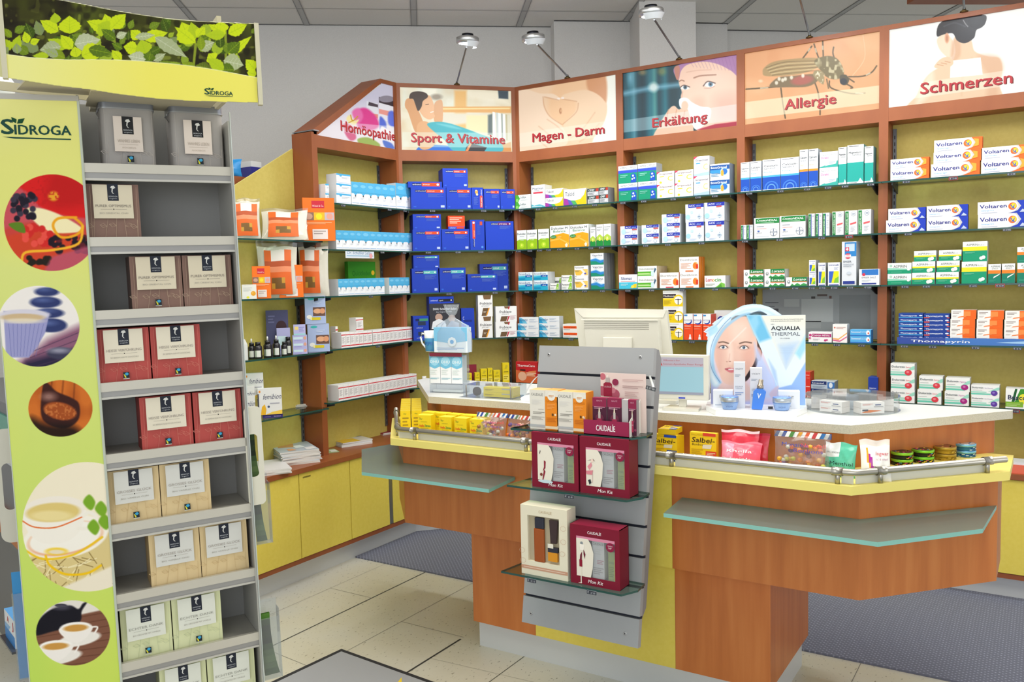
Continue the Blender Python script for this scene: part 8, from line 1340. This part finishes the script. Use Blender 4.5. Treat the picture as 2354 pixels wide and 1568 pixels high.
kit(1, .02, (632, 1098, 940, 1450), K7, 'burgundy window gift kit with pink skirted figure, right on the middle glass shelf', 1)
kit(2, .02, (640, 1060, 420, 925), K8, 'burgundy window gift kit with slim standing figure on the lowest glass shelf', 2)
z_, wy = SHZ[2]; M = FR(-1.34, wy-.125+.018, z_, 0); x0, x1, _, z1 = rect_on(M, 0, (216, 612, 250, 815), K8); w_, h_ = x1-x0, z1
E = empty('gift_kit', (0, 0, 0), 0, label='cream window gift kit with amber bottle, tube and jar on the lowest glass shelf', cat='gift box'); E.matrix_world = M@Matrix.Translation((x0, 0, .0004))
mb = MB(); d = .06; wx0, wx1, wz0, wz1 = w_*.15, w_*.83, h_*.2, h_*.86
for q in ((0, wx0, 0, h_), (wx1, w_, 0, h_), (wx0, wx1, 0, wz0), (wx0, wx1, wz1, h_)): mb.box(q[0], q[1], 0, .012, q[2], q[3], 'e6e0c8')
mb.box(0, w_, .0121, d, 0, h_, 'dcd6c0'); mb.box(wx0, wx1, .0115, .012, wz0, wz1, 'b8ac90')
dop = [('t', 'CAUDALÍE', .4, .91, .035, 'c0a880', .28), ('r', 0, .08, 1, .13, 'c8987c'), ('l', .05, .095, .95, .115, 1, 'e8d0bc')]
for cx, cy in ((.92, .55), (.9, .38), (.06, .2), (.05, .35), (.95, .75)):
    for k in range(10): a0, a1 = k*.63, (k+1)*.63; r0 = .06; dop.append(('p', [(cx+r0*math.cos(a0), cy+r0*.6*math.sin(a0)), (cx+r0*math.cos(a1), cy+r0*.6*math.sin(a1)), (cx+(r0-.006)*math.cos(a1), cy+(r0-.006)*.6*math.sin(a1)), (cx+(r0-.006)*math.cos(a0), cy+(r0-.006)*.6*math.sin(a0))], 'c8a488'))
decals(mb, dop, w_, h_, -.0002); mb.build('carton_shell', [PRINT], E)
mb = MB(); mb.box(w_*.28, w_*.50, .001, .011, h_*.2, h_*.68, '9c4c18'); mb.box(w_*.3, w_*.5, .001, .011, h_*.68, h_*.84, '262838'); mb.build('amber_bottle', [GLOSS], E, bevel=.003)
mb = MB(); mb.plate([(w_*.64, h_*.5), (w_*.76, h_*.5), (w_*.8, h_*.83), (w_*.62, h_*.83)], .001, .011, '3a2a2c'); mb.build('dark_tube', [GLOSS], E)
mb = MB(); mb.box(w_*.58, w_*.78, .001, .011, h_*.24, h_*.37, 'd8901c'); mb.box(w_*.58, w_*.79, .001, .011, h_*.37, h_*.44, '262838'); mb.box(w_*.58, w_*.7, .0, .001, h_*.43, h_*.49, 'e8e4d4'); mb.build('amber_jar', [GLOSS], E, bevel=.002)
for (i, px, py, pr_) in ((0, 1250, 987, '44 85'), (1, 1308, 1130, '22 40'), (2, 1222, 1325, '22 15'), (2, 1360, 1352, '27 80')):
    z_, wy = SHZ[i]; p = atp(px, py, np.array([0., 1.]), wy-.127); price_tag((p[0], wy-.128, z_-.0065), 0, 'dark price tag reading %s on the %s glass shelf of the slatboard' % (pr_.replace(' ', ' euro '), ('top', 'middle', 'lowest')[i]), 'price tags on the slatboard', pr_)
z_, wy = SHZ[0]; p = atp(1496, 893, np.array([0., 1.]), wy-.06); mb = MB(); mb.box(-.017, .017, -.001, .001, -.006, .006, '4a4c50'); decals(mb, [('t', '€ 27 80', .1, .25, .5, 'd0d2d4', .8)], .034, .012, -.0011, -.017, z0=-.006)
mb.tube([(.008, 0, .006), (.0, .0, .02), (-.016, .01, .036)], .0035, 'dfe0dc'); ob = mb.build('price_tag', [GLOSS]); ob.matrix_world = FR(p[0], p[1], p[2], 0)@Matrix.Rotation(.22, 4, 'Y'); tag(ob, 'tilted price tag on a clear arm at the right edge of the burgundy tray', 'price tag')
# ================================================================== LEFT SHELVING GOODS
def xon(sh0, back, r, crop, face, d=None):   # things standing on the left unit, turned to face the room; plane through the shelf
    return None
ANG = 38
def lbox(si, r, k, crop, lab, dep, off=0, ang=ANG, name='box', cat='box', grp=None):
    z = SH0[si]; cx = crop[0]+(r[0]+r[1])/2/crop[2]; yb = crop[1]+r[3]/crop[2]; p = atz(cx, yb, z) if False else None
    q = atp(cx, yb, (1, 0), XL+SF-.03-off); M = FR(q[0], q[1], z+.0003, ang); x0, x1, _, z1 = rect_on(M, 0, r, crop); ob = carton(k, x1-x0, z1, dep, name); ob.matrix_world = M@Matrix.Translation(((x0+x1)/2, 0, 0)); return tag(ob, lab, cat, grp)
wk = [('r', .28, .76, .68, .93, 'c8283c'), ('t', 'Wickel & Co.', .3, .79, .045, 'f0d8dc', .36), ('r', .02, .48, .98, .66, 'e8b830'), ('e', .5, .57, .1, .1, 'f0dc28'), ('r', .02, .48, .34, .66, '8c6a5c'), ('e', .18, .57, .12, .1, 'c89c88'), ('r', .68, .48, .98, .66, 'c4b4bc'), ('e', .84, .57, .1, .1, 'e0a090'), ('l', .1, .38, .9, .44, 2, 'f4b480'), ('r', .28, .04, .76, .27, 'e6dcd8'), ('l', .32, .14, .7, .25, 2, 'a89c98')]
D('wo', '', 'ee7420', wk, 'c85c18', 'f08838', .05)
lbox(0, (682, 1000, 500, 920), 'wo', G_, 'large orange compress box with red logo at the right of its shelf', .035, -.035, 52, 'compress_box')
lbox(1, (175, 358, 1183, 1500), 'wo', G_, 'orange compress box beside the white box on the left unit', .05, .0, 50, 'compress_box', grp='small orange compress boxes on the left unit')
lbox(1, (440, 682, 1172, 1490), 'wo', G_, 'orange compress box standing before the right cotton bag', .03, 0, 50, 'compress_box', grp='small orange compress boxes on the left unit')
D('hw0', '', 'dfe0da', [('l', .1, .5, .7, .8, 4, 'b8bcb8'), ('e', .78, .38, .17, .17, 'e0a028'), ('e', .74, .42, .04, .04, 'f4d080'), ('e', .4, .12, .1, .08, 'e8e030'), ('r', .1, .95, .5, 1, 'e8e8e4')], 'ccd0cc', 'ececea', .04)
lbox(1, (70, 216, 1368, 1504), 'hw0', G_, 'small white box with yellow heart mark and hanger hole', .035, -.02, 50, 'plaster_box')
def cotton(si, r, crop, lab, ang, tilt, lbl, seed, off=0, grp='cotton bags with orange labels on the left unit'):
    z = SH0[si]; cx = crop[0]+(r[0]+r[1])/2/crop[2]; q = atp(cx, crop[1]+r[3]/crop[2], (1, 0), XL+SF-.03-off); M = FR(q[0], q[1], z+.0004, ang); x0, x1, _, z1 = rect_on(M, 0, r, crop); w, h = x1-x0, z1
    E = empty('cotton_bag', (0, 0, 0), 0, label=lab, cat='bag', group=grp); E.matrix_world = M@Matrix.Rotation(math.radians(-tilt), 4, 'X')
    mb, pt = bag(w, h*.92, .05, lambda a, b, s: 'e8e4d4', hd=.02, seed=seed); mb.build('cotton_filling', [MATTE], E)
    mb, pt = bag(w*1.03, h, .054, lambda a, b, s: 'ffffff', hd=.1, seed=seed); mb.build('film', [FILM], E)
    mb = MB(); a0, a1 = lbl; n = 8; v = []; cols = []
    for j in range(n+1):
        for i in range(n+1): p = pt(16*(a0+(a1-a0)*i/n), 14*(.06+.80*j/n), 1); v.append((p[0], p[1]-.003, p[2]))
    f = [(j*(n+1)+i, j*(n+1)+i+1, (j+1)*(n+1)+i+1, (j+1)*(n+1)+i) for j in range(n) for i in range(n)]
    def cc(i, j):
        if j >= 6 and 2 <= i <= 5: return 'e6e0da'
        if j == 5: return 'b8542c'
        if j == 4: return 'e89068'
        if j in (1, 2) and 2 <= i <= 5: return 'c8983c' if (i, j) in ((2, 1), (5, 2)) else '7c5c30'
        return 'e0692c'
    mb.add(v, f, [cc(i, j) for j in range(n) for i in range(n)], 0, True); mb.build('orange_label', [PRINT], E)
cotton(0, (0, 262, 495, 905), G_, 'cotton bag with orange label, leftmost, cut off by the tea stand', 48, 8, (.05, .9), 31)
cotton(0, (265, 735, 560, 915), G_, 'plump cotton bag with tilted orange label in clear film', 44, 26, (.15, .8), 32)
cotton(1, (235, 640, 945, 1460), G_, 'tall cotton bag with orange label behind the orange boxes', 46, 2, (.18, .85), 33, .045)
cotton(1, (650, 950, 945, 1480), G_, 'tall cotton bag with orange label at the right end of its shelf', 40, 3, (.05, .7), 34, .02)
# dark dropper bottles
for i, (cx, w_, t_, pip) in enumerate(((140, 60, 455, 1), (192, 66, 450, 0), (272, 70, 445, 1), (343, 60, 445, 1), (408, 50, 470, 0), (440, 56, 440, 0))):
    q = atp(H_[0]+cx/H_[2], H_[1]+575/H_[2], (1, 0), XL+SF-.03-(.03 if i in (0, 5) else 0)); s = float((q-_C)@_F)/F_PX/H_[2]; r = w_*s/2; h = (585-t_)*s
    E = empty('dropper_bottle', (q[0], q[1], SH0[2]+.0003), math.radians(45), label='dark brown dropper bottle with white label, %s from the left on the third shelf' % ORD[i], cat='bottle', group='dark dropper bottles on the left unit')
    mb = MB(); mb.lathe([(r*.95, 0), (r, .002), (r, h*.7), (r*.7, h*.8), (r*.6, h*.82)], n=20, col='1c1a20'); mb.build('bottle_body', [GLOSS], E)
    mb = MB(); mb.lathe([(r*.66, h*.82), (r*.66, h)], n=20, col='16161a'); mb.build('cap', [GLOSS], E)
    if pip: mb = MB(); mb.lathe([(.004, h), (.004, h+.016), (.002, h+.02)], (0, 0, 0), 12, 'e8e8e6'); mb.build('pipette', [GLOSS], E)
    mb = MB(); n = 8; v = []
    for k in range(n+1): a = -math.pi/2-.75+1.5*k/n; v += [((r+.0004)*math.cos(a), (r+.0004)*math.sin(a), h*.1), ((r+.0004)*math.cos(a), (r+.0004)*math.sin(a), h*.5)]
    mb.add(v, [(2*k, 2*k+2, 2*k+3, 2*k+1) for k in range(n)], ['d8dcd4' if k not in (1,) else '5c7c5c' for k in range(n)]); mb.build('label', [PRINT], E)
q = atp(H_[0]+85/H_[2], H_[1]+590/H_[2], (1, 0), XL+SF-.03); mb = MB(); mb.box(-.012, .012, 0, .02, 0, .075, 'dcdedc'); mb.plate([(-.012, .075), (.012, .075), (.002, .1), (-.006, .1)], 0, .004, 'e8e8e6'); tag(mb.build('ointment_tube_box', [PRINT], None, (q[0], q[1], SH0[2]+.0003), math.radians(45)), 'narrow white tube box at the left end beside the dark bottles', 'box')
bl = [('r', 0, 0, 1, 1, 'a8b8dc'), ('e', .3, .9, .16, .06, '3fb0b0'), ('r', .38, .28, .98, .6, '6a4c40'), ('e', .6, .46, .2, .12, 'e0a880'), ('e', .84, .46, .13, .13, 'd89870'), ('e', .2, .26, .13, .1, 'eceae4'), ('e', .3, .2, .08, .08, 'f0e8b0'), ('r', .32, .14, .74, .24, 'd8c41c'), ('l', .4, .7, .8, .8, 2, 'c8d4ec')]
D('bl', '', 'a8b8dc', bl, '94a4cc', 'b8c4e0', .05)
lbox(2, (597, 775, 303, 530), 'bl', H_, 'blue nursing pad box with mother and baby photo, lower of two', .05, .0, 50, 'nursing_pad_box', grp='blue nursing pad boxes on the left unit'); 
o = lbox(2, (583, 752, 303, 530), 'bl', H_, 'blue nursing pad box with mother and baby photo, upper of two', .05, .006, 50, 'nursing_pad_box', grp='blue nursing pad boxes on the left unit'); o.location.z += o.dimensions.z+.0004
D('pp', '', 'b0b0dc', [('r', .05, .35, .7, .7, 'c8e0e8'), ('e', .85, .55, .1, .12, 'd8a088'), ('l', .1, .1, .6, .25, 1, '8c8cc8')], '9c9cc8', 'bcbce0', .04)
for i in range(3):
    z0 = [545, 490, 440][i]; q = lbox(2, (478, 597, z0-50, z0), 'pp', H_, 'small purple ointment box, %s of three stacked beside the nursing pads' % ('lowest', 'middle', 'topmost')[i], .04, -.012, 50, 'ointment_box', grp='small purple ointment boxes on the left unit')
    me = q.data; hgt = .032; x0 = -q.dimensions.x/2; bpy.data.objects.remove(q); ob = carton('pp', -2*x0, hgt, .04, 'ointment_box'); p = atp(H_[0]+537/H_[2], H_[1]+540/H_[2], (1, 0), XL+SF-.018); ob.location = (p[0], p[1], SH0[2]+.0004+i*(hgt+.0003)); ob.rotation_euler = (0, 0, math.radians(50)); tag(ob, 'small purple ointment box, %s of three stacked beside the nursing pads' % ('lowest', 'middle', 'topmost')[i], 'box', 'small purple ointment boxes on the left unit')
p = ob.location; mb = MB(); mb.box(-.03, .03, 0, .003, 0, .055, 'b4b4e0'); decals(mb, [('r', .1, .5, .4, .8, 'e8d080'), ('l', .45, .3, .9, .8, 3, '8c8cc8'), ('r', 0, 0, 1, .15, '9cd0d8')], .06, .055, 0, -.03); tag(mb.build('blister_card', [PRINT], None, (p.x+.0, p.y, p.z+.0325), math.radians(50)), 'small purple hanging card standing on the ointment boxes', 'card')
D('dk', '', '4c4c70', [('e', .68, .62, .24, .3, '3c2428'), ('p', [(.3, 0), (.8, 0), (.7, .4), (.5, .5), (.3, .3)], '8c7c94'), ('l', .1, .7, .4, .9, 3, '6c6c94')], '3c3c5c', '5c5c80', .03)
lbox(2, (258, 440, 190, 560), 'dk', H_, 'dark violet box with portrait at the back behind the dropper bottles', .02, .09, 50, 'pharmacy_box')
lbox(2, (345, 455, 335, 560), 'pp', H_, 'pale blue strip pack leaning behind the dropper bottles', .01, .05, 50, 'strip_pack')
# fourth shelf
D('fe', '', 'e4e4e2', [('t', 'femibion', .2, .58, .2, '2c3058', .76, .25), ('p', [(.1, 0), (.3, 0), (.34, .2), (.28, .4), (.16, .3)], 'ecb428'), ('e', .44, .3, .05, .05, '3c4c70'), ('p', [(.3, .0), (1, 0), (1, .16), (.6, .1)], 'f0c84c'), ('r', .05, .84, .12, .92, 'ec9028'), ('l', .5, .38, .9, .46, 1, 'a8a8b4'), ('r', .0, .2, .05, .8, '4c4c54')], 'd4d4d4', 'eeeeec', .03)
gf = 'white and yellow pregnancy vitamin boxes on the left unit'
o = lbox(3, (188, 385, 858, 1012), 'fe', H_, 'white vitamin box with yellow print standing in the purple display tray', .02, -.008, 48, 'vitamin_box', grp=gf); o.location.z += .018
o = lbox(3, (60, 165, 890, 1000), 'fe', H_, 'white vitamin box behind the purple tray, partly hidden by the tea stand', .03, .03, 48, 'vitamin_box', grp=gf)
o = lbox(3, (60, 165, 900, 1000), 'fe', H_, 'white vitamin box in the middle of the stack behind the purple tray', .03, .032, 48, 'vitamin_box', grp=gf); o.location.z += .052
o = lbox(3, (92, 240, 880, 1000), 'fe', H_, 'white vitamin box on top at the back behind the ribbon bag', .03, .05, 48, 'vitamin_box', grp=gf); o.location.z += .105
q = atp(H_[0]+310/H_[2], H_[1]+1045/H_[2], (1, 0), XL+SF-.018); mb = MB(); mb.box(-.048, .048, 0, .03, 0, .017, '382c78'); decals(mb, [('t', 'femibion', .55, .3, .4, 'c8c4e0', .35), ('l', .1, .3, .4, .5, 1, '9c94c8')], .096, .017, 0, -.048); tag(mb.build('display_tray', [PRINT], None, (q[0], q[1], SH0[3]+.0003), math.radians(48)), 'purple display tray under the white vitamin box', 'display tray')
q = atp(H_[0]+240/H_[2], H_[1]+950/H_[2], (1, 0), XL+SF-.075); E = empty('ribbon_bag', (q[0], q[1], SH0[3]+.018), math.radians(48), label='small white gift pouch with purple ribbon bow behind the vitamin box', cat='gift bag')
mb, pt = bag(.07, .075, .03, lambda a, b, s: ('7ca07c' if .45 < a < .6 and .3 < b < .6 else 'dcdad4'), hd=.05, seed=5); mb.build('pouch', [PRINT], E)
mb = MB(); mb.tube([(-.03, -.006, .085), (-.012, -.008, .09), (0, -.008, .078), (.014, -.008, .088), (.034, -.006, .08)], [.003, .005, .003, .005, .003], '4a2c8c'); mb.tube([(0, -.008, .078), (-.022, -.01, .06)], .003, '4a2c8c'); mb.tube([(0, -.008, .078), (.026, -.01, .06)], .003, '4a2c8c'); mb.build('ribbon', [GLOSS], E)
def mags(x, y, z, ang, n, cols, cover, labels, w=.15, l=.21, grp=None, t=.006):
    rs = random.Random(int(x*1000)+n)
    for i in range(n):
        mb = MB(); tt_ = t; mb.box(-w/2, w/2, -l/2, l/2, 0, tt_, 'dcdad4', sides={'t': cols[i % len(cols)], 'l': cols[(i+1) % len(cols)]})
        if i == n-1:
            for kq, (q, c) in enumerate(cover): v = [(a*w-w/2, b*l-l/2, tt_+.0003+.0003*kq) for a, b in q]; mb.add(v, [tuple(range(len(v)))], c)
        ob = mb.build('magazine', [PRINT], None, (x+rs.uniform(-.004, .004), y+rs.uniform(-.004, .004), z+i*(tt_+.0003)), math.radians(ang+rs.uniform(-3, 3))); tag(ob, labels(i, n), 'magazine', grp)
zw = ZW+.0004
p = atz(540+600/3.564, 660+1330/3.564, ZW+.05)
mags(p[0]-.05, p[1]-.05, zw, 62, 11, ['b8c4cc', '9cacc0', 'd8d0c8', 'a8b4c8'], [([(0, 0), (1, 0), (1, 1), (0, 1)], 'b4bcc4'), ([(.1, .5), (.5, .45), (.6, .9), (.2, .95)], 'c89460'), ([(.5, .3), (.75, .35), (.7, .6), (.5, .55)], 'e8ecee'), ([(.25, .1), (.45, .1), (.4, .3), (.25, .3)], 'dca078'), ([(.7, .05), (.95, .05), (.95, .3), (.7, .3)], 'e0dedc')], lambda i, n: 'health magazine with baby cover on top of the large pile' if i == n-1 else 'health magazine in the large pile, %s from the bottom' % ORD[i], .2, .27, 'magazines in the large pile on the left worktop')
mags(p[0]+.02, p[1]-.30, zw, 58, 4, ['e0dcdc', 'd0ccd0', 'dcd4d4'], [([(0, 0), (1, 0), (1, 1), (0, 1)], 'd8d4d4')], lambda i, n: 'white brochure, %s from the bottom in the low pile beside the tea stand' % ORD[i], .19, .26, 'brochures in the low pile on the left worktop')
p = atz(540+950/3.564, 660+1250/3.564, ZW+.02)
mags(p[0]-.03, p[1], zw, 70, 4, ['d8d8dc', 'c8ccd4'], [([(0, 0), (1, 0), (1, 1), (0, 1)], 'd0ccc4'), ([(0, .5), (1, .5), (1, 1), (0, 1)], '5c5c64'), ([(0, 0), (.6, 0), (.6, .4), (0, .4)], 'e0b83c')], lambda i, n: 'magazine, %s one in the pile below the red leaflet card' % ('bottom', 'second', 'third', 'top')[i], .19, .25, 'magazines in the small pile on the left worktop')
p = atz(540+1240/3.564, 660+1190/3.564, ZW)
mags(p[0]-.02, p[1], zw, 75, 2, ['a83c54', 'c8a8a0'], [([(0, 0), (1, 0), (1, 1), (0, 1)], '8c2c48'), ([(0, .4), (1, .4), (1, 1), (0, 1)], 'a87860'), ([(.1, .45), (.8, .5), (.8, .7), (.1, .7)], 'd8c8c0')], lambda i, n: 'burgundy magazine, %s one beside the counter tray end' % ('lower', 'upper')[i], .14, .2, 'burgundy magazines on the left worktop')
p = atz(540+830/3.564, 660+1345/3.564, ZW); mb = MB(); mb.box(-.04, .04, -.05, .05, 0, .003, '9ca880', sides={'t': '9cb078'}); mb.add([(-.0, -.04, .0034), (.035, -.04, .0034), (.035, .02, .0034), (.0, .02, .0034)], [(0, 1, 2, 3)], 'dcdcd4'); tag(mb.build('leaflet', [PRINT], None, (p[0]-.03, p[1]-.02, zw), math.radians(60)), 'green and white leaflet lying at the worktop edge', 'leaflet')
q = atz(540+860/3.564, 660+1250/3.564, ZW+.025); mb = MB(); mb.box(-.033, .033, 0, .022, 0, .105, 'd8ccc4'); decals(mb, [('e', .5, .8, .3, .22, '6c4438'), ('e', .5, .62, .26, .2, 'd8a48c'), ('r', 0, .25, 1, .5, 'a81c34'), ('l', .2, .32, .8, .42, 2, 'd87c88'), ('l', .5, .08, .9, .14, 1, 'b08c80')], .066, .105, 0, -.033); ob = mb.build('leaflet_box', [PRINT]); ob.matrix_world = FR(q[0]-.03, q[1], zw+.026, 48)@Matrix.Rotation(math.radians(-8), 4, 'X'); tag(ob, 'white card box with red band and baby photo leaning on the magazines', 'box')
p = atz(540+570/3.564, 660+975/3.564, SH0[3])
for i in range(3): mb = MB(); mb.box(-.05, .05, -.06, .06, 0, .004, 'd4d0c8', sides={'t': ('3c3c80', 'd8d4cc', 'd8cfc4')[i]}); ob = mb.build('magazine', [PRINT], None, (p[0]-.05, p[1]+i*.006, SH0[3]+.0003+i*.0043), math.radians(60+i*8)); tag(ob, 'small brochure, %s of three lying on the fourth shelf of the left unit' % ('bottom', 'middle', 'top')[i], 'brochure', 'brochures on the fourth shelf of the left unit')
# hanging card under the second shelf of the Homöopathie bay
n1_ = np.array([-1., 0]); Mh = frame((XL+SF+.002, Y0, 0), (0, 1)); x0, x1, z0, z1 = rect_on(Mh, 0, (1107, 1393, 1012, 1105), G_); mb = MB(); mb.box(x0, x1, 0, .001, z0, SH[1]-.009, 'd8dfe6'); decals(mb, [('t', 'Dr. Schüßler Salze', .06, .42, .34, '4a78a0', .84, .2), ('r', .04, .2, .96, .3, '8cb4cc'), ('e', .88, .28, .06, .06, 'e0a0a0')], x1-x0, z1-z0, 0, x0, z0=z0); tag(setM(mb.build('shelf_card', [PRINT]), Mh), 'pale blue hanging card with salts lettering under the second shelf, Homöopathie bay', 'card')
# goods behind the slanted panel
mb = MB(); mb.box(-.05, .05, -.04, .04, 0, .07, '3a3c94'); mb.box(-.045, .045, -.035, .035, .07, .1, 'e4e8ea'); tag(mb.build('wipes_pack', [GLOSS], None, (-3.62, 3.13, 2.0605)), 'purple and white package peeking over the slanted yellow panel', 'package')
mb, pt = bag(.24, .09, .08, lambda a, b, s: '2a8cd0', hd=.1, seed=9); o = mb.build('blue_bag', [GLOSS], None, (-3.60, 2.90, 2.0605), math.radians(45)); tag(o, 'bright blue bag lying on the brown shelf behind the yellow panel', 'bag')
# right end: trays on the worktop behind the counter
mb = MB(); mb.box(0, .2, 0, .1, 0, .04, 'e06a50'); mb.box(.004, .196, .004, .096, .0401, .052, 'd8dce0'); p = atz(2320, 1062, ZW); tag(mb.build('storage_tray', [ACRYL if False else GLOSS], None, (p[0], 4.37, ZW+.0003)), 'salmon red tray with white papers at the right edge of the photo', 'tray')
# ================================================================== FAR LEFT CORNER BEHIND THE TEA STAND
def atd(px, py, dep): d = ray(px, py); return _C+d*(dep/float(d@_F))
p = atd(2, 200, 2.6); E = empty('globe_lamp', tuple(p), 0, label='round white lamp shade at the far upper left edge', cat='lamp'); mb = MB(); mb.sphere((0, 0, 0), .04, 'f4f8f4', n=24); mb.build('lamp_shade', [newmat('opal_glass', .3, 0, 'f2f6f2')[0]], E); mb = MB(); mb.tube([(0, 0, .03), (0, 0, ZC-p[2])], .004, 'c8cac8'); mb.build('cord', [MATTE], E)
A0, B0 = atz(-40, 1395, 0)[:2], atz(75, 1560, 0)[:2]; ud = (B0-A0)/np.linalg.norm(B0-A0); Mu = frame((A0[0], A0[1], 0), ud); Lu = float(np.linalg.norm(B0-A0))
E = empty('display_unit', (A0[0], A0[1], 0), math.atan2(ud[1], ud[0]), label='dark grey floor display unit with wooden ledge at the lower left edge', cat='display unit')
_, hz_ = Lp(Mu, 0, 30, 1245); mb = MB(); mb.box(-.5, Lu+.15, 0, .45, 0, hz_, '54565e'); mb.build('unit_body', [GLOSS], E)
mb = MB(); mb.box(-.5, Lu+.16, -.01, .46, hz_, hz_+.07); mb.build('wooden_ledge', [WOOD], E); mb = MB(); mb.box(-.5, Lu+.15, .02, .45, hz_+.07, hz_+.55, '4c5058'); mb.box(-.5, Lu+.15, .015, .02, hz_+.3, hz_+.34, 'c8ccd0'); mb.box(-.1, Lu+.1, .012, .02, hz_+.36, hz_+.5, '2a9c84'); mb.build('rear_board', [GLOSS], E)
# blue leaflets in the left pocket of the tea stand, and a carton on the floor unit
LM2 = TM@PM@Matrix.Translation((-PW, 0, 0)); x0, x1, z0, z1 = rect_on(LM2, .05, (34, 66, 1312, 1560)); mb = MB()
for q in ((x0, x0+.0015, .04, .07, z0, z1-.05), (x1-.0015, x1, .04, .07, z0, z1-.05), (x0, x1, .04, .0415, z0, z1-.05), (x0, x1, .04, .07, z0, z0+.0015)): mb.box(*q)
o = mb.build('leaflet_pocket', [ACRYL], TE); o.matrix_basis = PM@Matrix.Translation((-PW, 0, 0))
mb = MB()
for i in range(5): mb.box(x0+.002+i*.001, x1-.002, .045+i*.004, .047+i*.004, z0+.002, z1-.012*i*.3, ['3a8cc8', 'a4cce4', '4a9cd0', 'c8dcea', '3a84c0'][i])
tag(setM(mb.build('leaflet', [PRINT]), LM2), 'bundle of blue leaflets in the left pocket of the tea stand', 'leaflet')
mb = MB(); w5 = .16; mb.box(-w5/2, w5/2, 0, .1, 0, .1, 'e4e8ec', sides={'t': '5c9cd4'}); decals(mb, [('r', 0, 0, 1, .4, '3a84c8'), ('p', [(0, .4), (.4, .4), (.6, .6), (0, .55)], '8cb8e0'), ('t', 'A', .3, .68, .2, 'd02c30', .14, 0, .1), ('t', 'J', .8, .62, .26, 'c82c30', .1, 0, .1)], w5, .1, 0, -w5/2)
_, zz = Lp(Mu, -.12, 22, 1480); xx, _ = Lp(Mu, -.12, 18, 1440); mb2 = MB(); mb2.box(-.1, .1, .0, .10, 0, .006, '3c3e44'); mb2.box(-.006, .006, .04, .06, -.0, .0, '3c3e44'); 
mb.build('x') if False else None
o = mb.build('carton', [PRINT]); o.matrix_world = Mu@Matrix.Translation((xx, -.115, zz)); tag(o, 'white and blue carton with red A on the floor unit bracket at the left edge', 'box')
mb = MB(); mb.box(xx-.1, xx+.1, -.13, 0, zz-.008, zz-.0003, '3c3e44'); mb.build('bracket_shelf', [GLOSS], E)
finish_labels()
